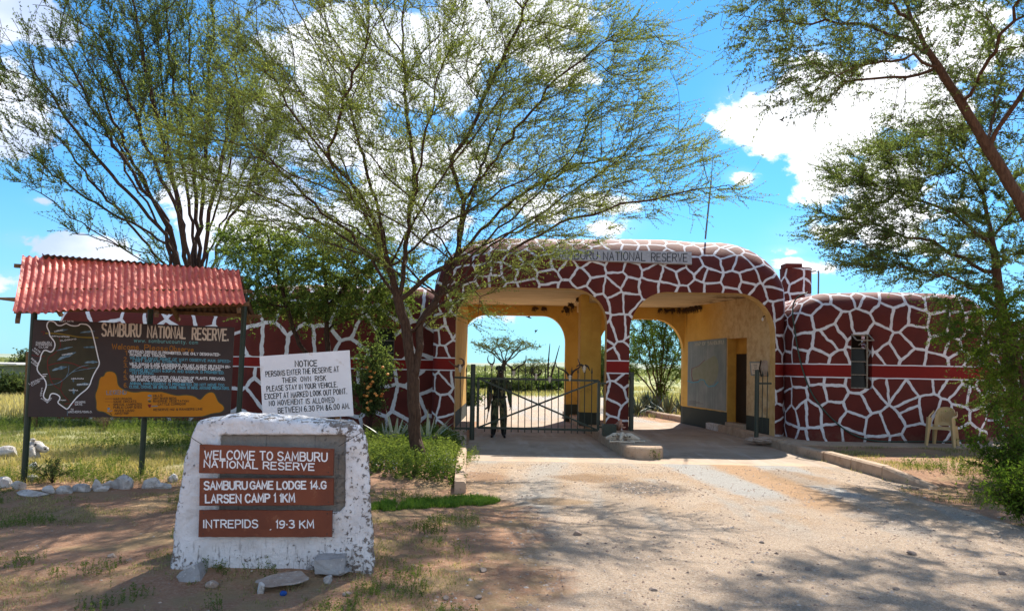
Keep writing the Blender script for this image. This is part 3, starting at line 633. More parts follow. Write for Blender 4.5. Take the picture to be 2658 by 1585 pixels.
tess(mb, [poly], lambda p: (p[0], YR + 0.3, p[1]), lambda p: p, True); mb.build('rear_facade', M['main'], gate_house)
mb = MB(); CZ = 3.69
mb.add([[XL + .05, YF + .3, CZ], [XR - .05, YF + .3, CZ], [XR - .05, YR + .05, CZ], [XL + .05, YR + .05, CZ]], [(0, 3, 2, 1)])
mb.build('ceiling', M['ceiling'], gate_house)
mb = MB(); mb.box(((2.2), (YF + YR) / 2 + .2, 3.58), (0.34, YR - YF - .8, 0.22)); mb.build('ceiling_beam', M['ceiling'], gate_house)
# side walls
mb = MB(); xl_ = A1[0, 0] - .03
mb.grid(np.array([[[xl_, YF + .35, 0], [xl_, YF + .35, 3.72]], [[xl_, YR, 0], [xl_, YR, 3.72]]])[:, ::-1]); mb.build('side_wall', M['ochre'], gate_house)
W0, W1 = np.array([A2[-1, 0] + .03, YF + .33]), np.array([B2[-1, 0] + .005, YR]); WL = np.linalg.norm(W1 - W0); wd = (W1 - W0) / WL; wn = np.array([-wd[1], wd[0]])
if wn[0] > 0: wn = -wn                                # towards the lane
w3 = lambda s, z, o=0.0: np.array([*(W0 + wd * s + wn * o), z])
def s_of(px):                                         # where along the wall the photo column falls
    d = ray(px, 960); k = d.x / d.y; return (k * W0[1] - W0[0]) / (wd[0] - k * wd[1])
d0, d1 = s_of(1938), s_of(1888); dz1 = 2.62
mb = MB(); tess(mb, [[(0, 0), (WL, 0), (WL, 3.72), (0, 3.72)], [(d0, .15), (d0, dz1), (d1, dz1), (d1, .15)]], lambda p: w3(*p), lambda p: p, True)
mb.build('side_wall', M['ochre'], gate_house)
# doorway: deep reveal, step and a near-black panel coloured as the unlit room
mb = MB(); dp = -0.25
for (sa, za), (sb, zb) in (((d0, .15), (d0, dz1)), ((d0, dz1), (d1, dz1)), ((d1, dz1), (d1, .15))):
    mb.add([w3(sa, za), w3(sb, zb), w3(sb, zb, dp), w3(sa, za, dp)], [(0, 1, 2, 3)])
mb.build('door_reveal', M['ochre2'], gate_house)
mb = MB(); dm = d0 + (d1 - d0) * 0.62
mb.add([w3(d0, .0, dp), w3(d1, .0, dp), w3(d1, dz1, dp), w3(d0, dz1, dp)], [(0, 1, 2, 3)])
door_w = mb.build('doorway', M['ochre2'], gate_house)
mb = MB(); mb.add([w3(d0 + .02, .3, dp + .01), w3(d1 - .06, .3, dp + .01), w3(d1 - .06, 2.2, dp + .01), w3(d0 + .02, 2.2, dp + .01)], [(0, 1, 2, 3)]); mb.build('unlit_room_panel', M['dark'], door_w)
mb = MB(); c_ = w3((d0 + d1) / 2, 0.2, -0.1); a_ = math.atan2(wd[1], wd[0]); Rz = Matrix.Rotation(a_, 3, 'Z'); mb.bbox((c_[0], c_[1], .22), ((d1 - d0) - .02, .34, .16), .015, Rz); mb.build('door_step', M['concrete'], gate_house)
# yellow pillars standing on the island
mb = MB(); mb.bbox(((x_at(1506, 18.4) + x_at(1560, 18.4)) / 2, 18.75, 1.95), (x_at(1560, 18.4) - x_at(1506, 18.4), .7, 3.5), .02); mb.build('pillar', M['ochre'], gate_house)

# wings
def louvre_window(parent, X0, X1, Z0, Z1, Y, awning=True):
    mb = MB(); fr = .03
    for a, b_ in (((X0, Z0), (X1, Z0)), ((X1, Z0), (X1, Z1)), ((X1, Z1), (X0, Z1)), ((X0, Z1), (X0, Z0))): mb.bar((a[0], Y, a[1]), (b_[0], Y, b_[1]), fr)
    n = 4
    for k in range(1, n): z = Z0 + (Z1 - Z0) * k / n; mb.bar((X0, Y, z), (X1, Y, z), .018)
    w = mb.build('window', M['steel_w'], parent)
    mb = MB()
    for k in range(n):
        za, zb = Z0 + (Z1 - Z0) * k / n + .012, Z0 + (Z1 - Z0) * (k + 1) / n - .012
        if awning and k == n - 1: continue
        mb.add([[X0 + .015, Y + .02, za], [X1 - .015, Y + .02, za], [X1 - .015, Y + .045, zb], [X0 + .015, Y + .045, zb]], [(0, 1, 2, 3)])
    mb.build('pane', M['glass'], w)
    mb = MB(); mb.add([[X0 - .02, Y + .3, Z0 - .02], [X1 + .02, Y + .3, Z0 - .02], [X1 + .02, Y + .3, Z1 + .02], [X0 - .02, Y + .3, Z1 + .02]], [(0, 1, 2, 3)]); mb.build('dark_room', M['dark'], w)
    if awning:
        mb = MB(); zt = Z1 + .03; zb, yb = zt - .16, Y - .30
        for a, b_ in (((X0, Y - .03, zt), (X1, Y - .03, zt)), ((X0, yb, zb), (X1, yb, zb)), ((X0, Y - .03, zt), (X0, yb, zb)), ((X1, Y - .03, zt), (X1, yb, zb)), (((X0 + X1) / 2, yb, zb), ((X0 + X1) / 2, Y, zb - .1))): mb.bar(a, b_, .022)
        s_ = mb.build('open_sash', M['steel_w'], w)
        return w
    return w
def wing(name, mat, X0, X1, Z1, Y0, depth, rc, rs, rt, win=None, niche=False):
    mb = MB(); holes = []
    if win:
        a, b_, z0, z1 = win; holes = [[(a, z0), (a, z1), (b_, z1), (b_, z0)]]
    shell(mb, Y0, X0, X1, 0.0, Z1, rc, rs, rt, depth, [(X1 - rs, 0.0), (X0 + rs, 0.0)][0:0], holes)
    if win:                                            # reveals of the opening, painted like the wall
        for (xa, za), (xb, zb) in (((a, z0), (a, z1)), ((a, z1), (b_, z1)), ((b_, z1), (b_, z0)), ((b_, z0), (a, z0))):
            mb.add([[xa, Y0, za], [xb, Y0, zb], [xb, Y0 + .35, zb], [xa, Y0 + .35, za]], [(0, 1, 2, 3)], [(xa, za), (xb, zb), (xb + .3, zb), (xa + .3, za)])
    w = mb.build(name, mat, gate_house, smooth=True)
    return w
RX0, RX1 = x_at(2062, YW + .5), x_at(2562, YW + .4)
wx0, wx1, wz0, wz1 = x_at(2209, YW), x_at(2264, YW), z_at(1008, YW, 2235), z_at(868, YW, 2235)
w_ = wing('wing', M['wing_r'], RX0, RX1, z_at(760, YW + .5, 2300), YW, 5.5, .75, .55, .6, (wx0, wx1, wz0, wz1))
louvre_window(w_, wx0 + .01, wx1 - .09, wz0 + .01, wz1 - .01, YW + .06)
w2 = wing('wing', M['wing_r'], RX1 - .3, RX1 + 6.5, 3.2, YW + 2.1, 4, .7, .5, .6)
YL = 18.0
LX0 = x_at(615, YL)
lx0, lx1, lz0, lz1 = x_at(974, YL), x_at(1022, YL), z_at(981, YL, 1000), z_at(850, YL, 1000)
w_ = wing('wing', M['wing_l'], LX0, XL + .35, 3.85, YL, 5, .8, .35, .8, (lx0, lx1, lz0, lz1))
louvre_window(w_, lx0 + .01, lx1 - .01, lz0 + .01, lz1 - .01, YL + .1, False)
wing('wing', M['wing_l'], x_at(149, 18.9), LX0 + .4, 3.5, 18.9, 4, .8, .06, .8)
# ------------------------------------------------------------------ lettering: a hand-painted stroke alphabet on a 4 x 6 grid
GL = {'A': '0,0 2,6 4,0|.8,2.1 3.2,2.1', 'B': '0,0 0,6 2.6,6 3.6,5.3 3.6,4 2.6,3.2 0,3.2|2.6,3.2 3.9,2.4 3.9,.9 2.8,0 0,0',
 'C': '4,4.8 3.2,5.8 1.9,6 .7,5.3 0,3.8 0,2.2 .7,.7 1.9,0 3.2,.2 4,1.2', 'D': '0,0 0,6 2.2,6 3.5,5 4,3.4 4,2.4 3.5,1 2.2,0 0,0',
 'E': '3.8,6 0,6 0,0 3.8,0|0,3.1 3.1,3.1', 'F': '3.8,6 0,6 0,0|0,3.1 3.1,3.1', 'G': '4,4.8 3.2,5.8 1.9,6 .7,5.3 0,3.8 0,2.2 .7,.7 1.9,0 3.2,.2 4,1.2 4,2.7 2.5,2.7',
 'H': '0,0 0,6|4,0 4,6|0,3 4,3', 'I': '0,0 0,6', 'J': '3,6 3,1.2 2.2,.1 1,0 .1,1', 'K': '0,0 0,6|3.8,6 0,2.6|1.3,3.6 4,0', 'L': '0,6 0,0 3.5,0',
 'M': '0,0 .3,6 2.3,1.5 4.3,6 4.6,0', 'N': '0,0 0,6 4,0 4,6', 'O': '2,6 .7,5.3 0,3.8 0,2.2 .7,.7 2,0 3.3,.7 4,2.2 4,3.8 3.3,5.3 2,6',
 'P': '0,0 0,6 2.6,6 3.8,5.3 3.8,3.7 2.6,2.9 0,2.9', 'Q': '2,6 .7,5.3 0,3.8 0,2.2 .7,.7 2,0 3.3,.7 4,2.2 4,3.8 3.3,5.3 2,6|2.6,1.6 4,-.4',
 'R': '0,0 0,6 2.6,6 3.8,5.3 3.8,3.7 2.6,2.9 0,2.9|2.1,2.9 4,0', 'S': '3.8,5.1 2.9,5.9 1.3,6 .2,5.2 .2,4 1.2,3.2 2.8,2.9 3.9,2 3.8,.8 2.7,0 1.1,0 0,.9',
 'T': '0,6 4,6|2,6 2,0', 'U': '0,6 0,1.6 .8,.3 2,0 3.2,.3 4,1.6 4,6', 'V': '0,6 2,0 4,6', 'W': '0,6 1.2,0 2.6,4.6 4,0 5.2,6', 'X': '0,0 4,6|0,6 4,0', 'Y': '0,6 2,3.1 4,6|2,3.1 2,0', 'Z': '0,6 4,6 0,0 4,0',
 '0': '2,6 .7,5.2 .2,3.8 .2,2.2 .7,.8 2,0 3.3,.8 3.8,2.2 3.8,3.8 3.3,5.2 2,6', '1': '.2,4.8 1,6 1,0', '2': '.2,4.8 1,5.9 2.6,6 3.6,5 3.5,3.8 0,0 3.8,0', '3': '.2,5.4 1.6,6 3.3,5.5 3.4,4 1.6,3.2|1.6,3.2 3.7,2.4 3.6,.8 2,0 0,.6',
 '4': '2.8,0 2.8,6 0,1.7 3.8,1.7', '5': '3.5,6 .5,6 .3,3.4 2.2,3.7 3.7,2.7 3.6,1 2,0 .1,.6', '6': '3.4,5.6 2,6 .7,4.8 .1,2.4 .7,.6 2,0 3.5,.7 3.7,2.2 2.6,3.3 1.2,3.1 .2,2', '9': '.4,.4 2,0 3.3,1.4 3.8,3.6 3.4,5.4 2,6 .5,5.4 .1,4 .9,2.8 2.4,2.8 3.7,3.8',
 '.': '.2,0 .2,.5', ',': '.4,.5 .1,-.9', ':': '.2,.8 .2,1.4|.2,3.4 .2,4', '!': '.2,2 .2,6|.2,0 .2,.5', '-': '0,3 2.4,3', "'": '.2,6 .2,4.6', '/': '0,-.5 3,6.5', '*': '.2,2.6 .2,3.2', '&': '4,0 .9,4.3 .9,5.4 1.8,6 2.7,5.3 2.5,4.2 .2,2 .2,.8 1.3,0 2.7,.4 3.9,2.4',
 'a': '2.6,3.6 2.6,0|2.6,2.8 1.7,3.6 .6,3.2 0,2 .4,.5 1.4,0 2.6,.9', 'b': '0,6 0,0|0,2.6 1.2,3.6 2.5,3.2 3,1.8 2.4,.4 1.2,0 0,.8', 'c': '2.8,2.9 1.9,3.6 .7,3.2 0,1.8 .6,.4 1.8,0 2.8,.6', 'e': '0,1.9 2.8,1.9 2.5,3.2 1.4,3.6 .3,2.9 0,1.6 .6,.3 1.8,0 2.8,.6',
 'l': '0,6 0,0', 'm': '0,0 0,3.6|0,2.7 1,3.6 1.9,3.2 2,0|2,2.7 3,3.6 3.9,3.2 4,0', 'n': '0,0 0,3.6|0,2.6 1.3,3.6 2.4,3.3 2.7,2.2 2.7,0', 'o': '1.5,3.6 .4,3 0,1.8 .4,.5 1.5,0 2.6,.5 3,1.8 2.6,3 1.5,3.6', 'r': '0,0 0,3.6|0,2.4 1,3.5 2,3.4',
 's': '2.5,3 1.6,3.6 .4,3.2 .4,2.3 2.2,1.5 2.3,.5 1.3,0 0,.5', 't': '1,5 1,.6 1.6,0 2.2,.2|0,3.6 2.2,3.6', 'u': '0,3.6 0,1 .8,0 1.9,.3 2.6,1.2|2.6,3.6 2.6,0', 'v': '0,3.6 1.3,0 2.6,3.6', 'w': '0,3.6 1,0 2,3 3,0 4,3.6', 'y': '0,3.6 1.4,.4|2.8,3.6 1.2,-1.4 .2,-1.6'}
GLYPH = {k: [np.array([[float(c) for c in q.split(',')] for q in s_.split()]) for s_ in v.split('|')] for k, v in GL.items()}
def ribbon(P, w, ext=0.3):
    P = np.asarray(P, float); closed = len(P) > 3 and np.linalg.norm(P[0] - P[-1]) < 1e-6
    if not closed and ext:
        P = P.copy(); P[0] += unit(P[0] - P[1]) * w * ext; P[-1] += unit(P[-1] - P[-2]) * w * ext
    d = unit(np.diff(P, axis=0)); n = np.column_stack([-d[:, 1], d[:, 0]])
    if closed: na = np.vstack([n[-1], n]); nb = np.vstack([n, n[0]])
    else: na = np.vstack([n[0], n]); nb = np.vstack([n, n[-1]])
    mt = unit(na + nb); k = 1 / np.clip(np.sum(mt * nb, 1), 0.45, 1)
    o = mt * (k * w / 2)[:, None]; return P + o, P - o
class Face:
    """a board given by its corners in a photo crop and in the world; draws painted shapes on its front"""
    def __init__(s, crop, world, scale_org=None):
        s.c = [np.array(p, float) for p in crop]; s.w = [V3(p) for p in world]          # tl tr br bl
        s.n = unit(np.cross(s.w[2] - s.w[3], s.w[0] - s.w[3]))
        if s.n @ (V3(CAM) - s.w[0]) < 0: s.n = -s.n
    def bil(s, C, u, v): return C[3] * ((1 - u) * (1 - v))[:, None] + C[2] * (u * (1 - v))[:, None] + C[1] * (u * v)[:, None] + C[0] * ((1 - u) * v)[:, None]
    def to(s, P, d=0.0):
        P = np.atleast_2d(np.asarray(P, float)); u = np.full(len(P), .5); v = np.full(len(P), .5)
        for _ in range(8):
            r = P - s.bil(s.c, u, v); e = 1e-4
            ju = (s.bil(s.c, u + e, v) - s.bil(s.c, u, v)) / e; jv = (s.bil(s.c, u, v + e) - s.bil(s.c, u, v)) / e
            det = ju[:, 0] * jv[:, 1] - ju[:, 1] * jv[:, 0]
            u = u + (r[:, 0] * jv[:, 1] - r[:, 1] * jv[:, 0]) / det; v = v + (ju[:, 0] * r[:, 1] - ju[:, 1] * r[:, 0]) / det
        return s.bil(s.w, u, v) + s.n * d
    def stroke(s, mb, P, w, d, ext=0.3, rough=0.0):
        A, B = ribbon(P, w, ext); n = len(A)
        if rough: j = np.random.default_rng(n).normal(0, rough, A.shape); A = A + j; B = B + j
        mb.add(np.concatenate([s.to(A, d), s.to(B, d)]), [(i, i + 1, n + i + 1, n + i) for i in range(n - 1)])
    def poly(s, mb, P, d, mi=0):
        P = [tuple(p) for p in P]; W = s.to(P, d)
        mb.add(W, [t_ for t_ in tessellate_polygon([[Vector((*p, 0)) for p in P]])], mi=mi)
    def text(s, mb, txt, p0, p1, cap, sw, d=0.002, jit=0.02, gap=1.5, sp=2.6):
        x = 0; L = []
        for ch in txt:
            if ch == ' ': x += sp; continue
            g = GLYPH[ch]; wd_ = max(q[:, 0].max() for q in g); L.append((x, g)); x += max(wd_, .3) + gap
        tot = x - gap; p0 = np.array(p0, float); p1 = np.array(p1, float); ax = p1 - p0; up = np.array([ax[1], -ax[0]]); up = up / np.linalg.norm(up) * cap / 6
        rg = np.random.default_rng(len(txt)); k = 0
        for x0, g in L:
            jy = rg.normal(0, jit * 3); js = 1 + rg.normal(0, jit)
            for q in g:
                Q = p0 + ((q[:, :1] + x0) / tot) * ax + (q[:, 1:] * js + jy) * up
                s.stroke(mb, Q, sw, d + 0.00025 * (k % 4)); k += 1
def plate(name, face, crop, mat, parent, thick, bev=0.0, wav=0.0):
    mb = MB(); w = [face.to([p])[0] for p in crop]; n = 10
    f = [w_ for w_ in w]; b_ = [w_ - face.n * thick for w_ in w]
    mb.add(f + b_, [(0, 1, 2, 3), (7, 6, 5, 4), (0, 4, 5, 1), (1, 5, 6, 2), (2, 6, 7, 3), (3, 7, 4, 0)])
    return mb.build(name, mat, parent)

# ------------------------------------------------------------------ whitewashed stone monument
YS = 5.86
C2 = lambda x, y: (400 + x / 2.09, 850 + y / 2.09)
def c2w(x, y, Y=YS): return V3(AT(*C2(x, y), Y))
mon = thing('stone_monument', 'whitewashed peeling masonry block that carries three red-brown wooden boards', 'monument', (c2w(640, 1300)[0], YS + .2, 0))
Lx = np.array([[1400, 66], [1350, 75], [1100, 90], [850, 115], [640, 140], [575, 160], [540, 176], [520, 190], [490, 210]]); Rx = np.array([[1400, 1200], [1310, 1188], [1280, 1195], [1150, 1185], [950, 1165], [800, 1160], [570, 1145], [540, 1130], [490, 1090]])
Tx = np.array([[170, 560], [190, 520], [300, 502], [400, 484], [480, 491], [620, 505], [800, 515], [1000, 529], [1115, 536], [1145, 565]])
NU, NV = 150, 120; U = np.linspace(0, 1, NU); Vv = np.linspace(0, 1, NV); Xc = np.zeros((NV, NU)); Yc = np.zeros((NV, NU))
for j, v in enumerate(Vv):
    for it in range(1):
        yy = 1380 + (500 - 1380) * v; lx = np.interp(-yy, -Lx[:, 0], Lx[:, 1]); rx = np.interp(-yy, -Rx[:, 0], Rx[:, 1])
    xx = lx + (rx - lx) * U; top = np.interp(xx, Tx[:, 0], Tx[:, 1]); Xc[j] = xx; Yc[j] = 1380 + (top - 1380) * v
jx = (vnoise(np.stack([Xc, Yc], -1), 1 / 60, 3, 3) - .5) * 14; edge = np.minimum(np.minimum(U, 1 - U)[None, :] * 1000, (1 - Vv)[:, None] * 900)
Xc = Xc + jx * np.exp(-edge / 60); Yc = Yc + jx * np.exp(-edge / 60) * .6
P3 = np.array([[c2w(Xc[j, i], Yc[j, i]) for i in range(NU)] for j in range(NV)])
rec = sstep(328, 338, Xc) * sstep(1030, 1020, Xc) * sstep(584, 592, Yc) * sstep(1010, 1002, Yc)
rec = rec * (1 - sstep(0, 1, (Xc > 960) & (Yc > 960) & ((Xc - 960) / 65 + (Yc - 960) / 60 > 1.25)))
nz = (vnoise(P3 * [1, 0, 1], 4.5, 9, 4) - .5) * 0.055 + (vnoise(P3 * [1, 0, 1], 22, 4, 3) - .5) * 0.012
dy = nz * (1 - rec * .85) + rec * 0.05 + 0.032 * np.exp(-edge / 10.0)
P3[..., 1] += dy + 0.10 * (P3[..., 2] / 1.35)
mb = MB(); mb.grid(P3, r=np.maximum(rec, .28 * np.exp(-edge / 18.0)))
per = np.concatenate([P3[:, 0], P3[-1, 1:], P3[::-1, -1][1:]]); nper = len(per); prow = [per]
cenx = P3[..., 0].mean()
for k, (dd, sh) in enumerate(((.10, 0.012), (.22, .02), (.36, .02), (.48, -.02), (.55, -.07))):
    q_ = per.copy(); q_[:, 1] = np.interp(q_[:, 2], [0, 1.4], [YS, YS + .1]) + dd + (vnoise(per * 1.0 + k, 6, k, 3) - .5) * .05
    od = unit(np.column_stack([per[:, 0] - cenx, np.zeros(nper), (per[:, 2] - .6)])); q_[:, 0] -= dd * .42 * sstep(cenx, cenx + .6, per[:, 0]); q_ = q_ + od * (sh + ((vnoise(per + k * 3.1, 7, 30 + k, 3) - .5) * .05)[:, None]); prow.append(q_)
mb.grid(np.array(prow)[:, ::-1], r=np.full((6, nper), .3))
back = prow[-1]; cb = back.mean(0); mb.add(np.vstack([back, cb]), [(i + 1, i, nper) for i in range(nper - 1)], r=0)
mb.build('masonry_block', M['stonew'], mon, smooth=True)
def board3(label, corners, lines, Y):
    w = [c2w(*p, Y=Y + (.03 if i in (0, 1) else 0)) for i, p in enumerate(corners)]; F = Face(corners, w)
    t = thing('sign_board', label, 'sign', w[3], 'wooden boards wired to the stone monument')
    # board with slightly rounded, uneven edges
    mb = MB(); n = 24; top = np.array([np.array(corners[0]) + (np.array(corners[1]) - np.array(corners[0])) * k / n for k in range(n + 1)]); bot = np.array([np.array(corners[3]) + (np.array(corners[2]) - np.array(corners[3])) * k / n for k in range(n + 1)])
    rg = np.random.default_rng(int(corners[0][1])); top[1:-1, 1] += rg.normal(0, .9, n - 1); bot[1:-1, 1] += rg.normal(0, .9, n - 1)
    rows = [F.to(top, -.026), F.to(top, -.003), F.to(top + [0, 2.2], 0), F.to(bot - [0, 2.2], 0), F.to(bot, -.003), F.to(bot, -.026)]
    mb.grid(np.array(rows)); nn = n + 1
    for e in (0, n): mb.add([r[e] for r in rows], [(0, 1, 2, 3, 4, 5)] if e == 0 else [(5, 4, 3, 2, 1, 0)])
    mb.build('board', M['plank'], t)
    mb = MB()
    for a in lines[:1]: F.text(mb, *a)
    mb.build('lettering', M['white'], t)
    for a in lines[1:]: mb = MB(); F.text(mb, *a); mb.build('lettering', M['white'], t)
    for fx in (.035, .965):
        for fy in (.12, .88):
            c = np.array(corners[0]) * (1 - fx) * (1 - fy) + np.array(corners[1]) * fx * (1 - fy) + np.array(corners[2]) * fx * fy + np.array(corners[3]) * (1 - fx) * fy
            MB().blob(F.to([c], .001)[0], (.006, .004, .006), 1, 0).build('nail', M['wire'], t)
    return t
board3('top red-brown board reading WELCOME TO SAMBURU NATIONAL RESERVE', [(247, 632), (975, 655), (970, 802), (243, 788)],
       [('WELCOME TO SAMBURU', (275, 711), (938, 724), 45, 7.5, .0015, .03), ('NATIONAL RESERVE', (272, 755), (868, 773), 37, 7, .0015, .03)], YS - .045)
board3('middle red-brown board with lodge and camp distances', [(247, 815), (973, 815), (972, 962), (245, 965)],
       [('SAMBURU', (273, 877), (505, 875), 42, 8.5, .0015, .02, 1.2), ('GAME', (522, 874), (645, 873), 40, 8.5, .0015, .02, 1.2), ('LODGE 14.G', (668, 874), (932, 872), 40, 8.5, .0015, .02), ('LARSEN CAMP 1 1KM', (280, 948), (762, 943), 42, 8.5, .0015, .02)], YS - .05)
board3('lowest red-brown board reading INTREPIDS 19.3 KM', [(245, 987), (965, 990), (963, 1135), (240, 1135)],
       [('INTREPIDS', (270, 1083), (562, 1083), 40, 7, .0015, .03), ('19*3 KM', (662, 1085), (865, 1085), 40, 7, .0015, .03), (',', (630, 1092), (634, 1094), 20, 5)], YS - .055)
for nm, pts in (('left', [(172, 570), (215, 604), (262, 634)]), ('right', [(1128, 566), (1060, 606), (1002, 642)])):
    mb = MB(); mb.tube([c2w(x, y, YS + .02 - .03 * k) for k, (x, y) in enumerate(pts)], .003, 5)
    mb.build('wire', M['wire'], mon)

# ------------------------------------------------------------------ white notice board behind the monument
YN = 7.4; NW = 3.9; NC = [(572, 155), (1058, 122), (1080, 478), (590, 500)]
F = Face(NC, [V3(AT(*C2(x, y), YN)) for x, y in NC]); nt = thing('notice_board', 'tilted white NOTICE board with black hand-painted rules', 'sign', G(*C2(830, 1130)) + Vector((0, 0, 0)))
plate('panel', F, NC, M['notice'], nt, .02)
for a in [('NOTICE', (766, 212), (884, 208), 31, 5.0), ('PERSONS ENTER THE RESERVE AT', (607, 266), (1003, 238), 28, 3.9, .002, .02, 1.9), ('THEIR OWN RISK', (696, 298), (932, 286), 26  , 3.9, .002, .02, 1.9, 5.5),
          ('PLEASE STAY IN YOUR VEHICLE.', (612, 345), (995, 321), 27, 3.9, .002, .02, 1.9), ('EXCEPT AT MARKED LOOK OUT POINT.', (602, 388), (1046, 358), 28, 3.9, .002, .02, 1.9), ('NO MOVEMENT IS ALLOWED', (625, 423), (978, 404), 27  , 3.9, .002, .02, 1.9, 4), ('BETWEEN 6.30 PM &6.00 AM.', (674, 464), (1061, 438), 29, 4.0, .002, .02, 1.9)]: mb = MB(); F.text(mb, *a); mb.build('lettering', M['black'], nt)
for cx in (640, 1000):
    a = F.to([(cx, 200)], -.045)[0]; b_ = a.copy(); b_[2] = -0.05; b_[0] -= .02
    mb = MB(); mb.bar(a, b_, .045); mb.build('leg', M['wood'], nt)

# ------------------------------------------------------------------ roofed map board
ms = thing('map_board', 'dark brown reserve map and rules board on green poles under a red corrugated roof', 'sign', G(61, 1268))
C1 = lambda x, y: (x / 2.12, 600 + y / 2.12)
BYL, BYR = 9.75, 10.45
BC = [(185, 485), (1290, 528), (1266, 1026), (152, 1020)]
bw = [V3(AT(*C1(x, y), BYL if i in (0, 3) else BYR)) for i, (x, y) in enumerate(BC)]
B = Face(BC, bw); plate('panel', B, BC, M['board'], ms, .03)
k1 = lambda x, y: (x / 5.3 * 2.12 + 127.2, (y / 5.3 + 210) * 2.12)       # crop of the map half -> crop 1
k2 = lambda x, y: ((x / 5.3 + 240) * 2.12, (y / 5.3 + 220) * 2.12)        # crop of the text half -> crop 1
e1 = lambda L: np.array([k1(*p) for p in L]); e2 = lambda L: np.array([k2(*p) for p in L])
def smoothp(P, it=2, closed=False):
    P = np.asarray(P, float)
    for _ in range(it):
        Q = np.roll(P, -1, 0) if closed else P[1:]; A = P if closed else P[:-1]
        N_ = np.empty((2 * len(A), 2)); N_[0::2] = A * .75 + Q * .25; N_[1::2] = A * .25 + Q * .75
        P = N_ if closed else np.vstack([P[:1], N_, P[-1:]])
    return P
bound = [(570, 150), (540, 165), (500, 185), (450, 180), (425, 140), (380, 118), (335, 125), (312, 185), (330, 235), (350, 275), (350, 320), (390, 370), (422, 420), (420, 480), (390, 535), (360, 550), (325, 530), (285, 520), (262, 545), (235, 600), (232, 650), (200, 715), (185, 780), (205, 830), (260, 885), (300, 950), (308, 1010), (290, 1070), (265, 1140), (275, 1180), (320, 1210), (345, 1190), (355, 1135), (385, 1112), (440, 1125), (485, 1160), (480, 1200), (452, 1235), (470, 1260), (540, 1310), (580, 1340), (640, 1250), (730, 1140), (870, 1035), (910, 900), (960, 800), (1015, 715), (990, 620), (940, 380), (885, 175), (750, 155), (735, 185), (650, 190), (590, 165), (570, 150)]
mb = MB(); B.poly(mb, smoothp(e1(bound[:-1]), 1, True), .0012); mb.build('map_ground', M['oliv'], ms)
mb = MB(); ob = smoothp(e1(bound), 2); B.stroke(mb, ob, 6.2, .0045)
for L in ([(260, 855), (318, 850)], [(265, 880), (300, 878)]): B.stroke(mb, e1(L), 4, .003)
for txt, p0, p1, cap in (('WEST GATE', (480, 130), (665, 132), 16), ('SAMBURU', (175, 432), (378, 430), 26), ('INTREPIDS', (175, 460), (380, 460), 22), ('CLUB', (212, 490), (330, 492), 22), ('GATE', (150, 500), (225, 560), 18), ('UASO', (125, 520), (200, 590), 18), ('SAMBURU', (110, 640), (205, 730), 20), ('LODGE', (112, 690), (190, 755), 20),
                         ('LARSENS', (88, 995), (262, 915), 22), ('CAMP', (120, 1015), (232, 960), 22), ('UASO', (245, 1040), (225, 1150), 18), ('NYIRO', (235, 1190), (320, 1245), 18), ('RIVER', (320, 1250), (380, 1185), 18), ('ARCHERS', (680, 1248), (818, 1246), 24), ('GATE.', (682, 1278), (785, 1278), 22), ('TO', (625, 1345), (660, 1345), 20), ('ARCHERS/ISIOLO.', (592, 1382), (908, 1380), 26),
                         ('LORIAN', (415, 270), (520, 250), 14), ('BUFFALO SPRINGS', (380, 335), (610, 345), 14), ('OLDONYO', (490, 400), (700, 375), 16), ('KOITOGOR', (515, 595), (650, 575), 15), ('LEGUMURA', (635, 918), (800, 920), 14), ('MAKUTANO', (710, 998), (850, 998), 14), ('NAKUNA', (605, 1078), (722, 1080), 14), ('PORT', (495, 1215), (565, 1215), 12)):
    B.text(mb, txt, k1(*p0), k1(*p1), cap * .4, 1.5, .0062)
mb.build('white_markings', M['white'], ms)
mb = MB()
for L, w in (([(300, 290), (390, 290), (500, 298), (640, 325), (760, 345), (990, 350)], 6),): B.stroke(mb, smoothp(e1(L)), w, .0032)
mb.build('corridor_line', M['yell'], ms)
mb = MB()
for k, L in enumerate(([(480, 350), (490, 420), (490, 490), (400, 580), (330, 620), (320, 720), (330, 800), (350, 860), (360, 940), (420, 1020), (490, 1060), (520, 1130), (600, 1220)], [(320, 735), (420, 705), (540, 685), (640, 700), (760, 750), (880, 775)], [(360, 915), (520, 915), (500, 1010), (490, 1060)], [(120, 590), (180, 600), (230, 608), (290, 605)], [(245, 268), (290, 265), (270, 310)], [(545, 1262), (600, 1250), (680, 1265)])): B.stroke(mb, smoothp(e1(L), 1), 4, .0020 + .0002 * k)
mb.build('red_roads', M['redp'], ms)
mb = MB()
for k, (x, y, a, b_, th) in enumerate(((850, 268, 95, 12, -.1), (890, 480, 90, 12, 0), (570, 600, 130, 22, -.42), (480, 770, 100, 20, -.25), (900, 685, 90, 16, -.05), (790, 990, 85, 18, -.1), (665, 1085, 40, 14, 1.5), (660, 935, 26, 10, 1.5), (500, 250, 90, 12, -.2), (545, 500, 110, 10, -.25))):
    an = np.arange(14) / 14 * 2 * math.pi; q_ = np.stack([a * np.cos(an) * (1 + .18 * np.sin(an * 3)), b_ * np.sin(an) * (1 + .3 * np.cos(an * 5))], -1); R = np.array([[math.cos(th), -math.sin(th)], [math.sin(th), math.cos(th)]])
    B.poly(mb, e1(q_ @ R.T + [x, y]), .0028); mb.build('painted_hill', M['hillp'], ms); mb = MB()
for k, L in enumerate(([(320, 1000), (420, 990), (500, 955), (590, 870), (680, 790), (760, 745), (860, 725)], [(600, 735), (600, 820), (570, 880)], [(640, 825), (740, 795), (960, 760)], [(580, 1350), (582, 1420)])): mb = MB(); B.stroke(mb, smoothp(e1(L)), 3, .0036 + .0002 * k); mb.build('painted_river', M['hillp'], ms)
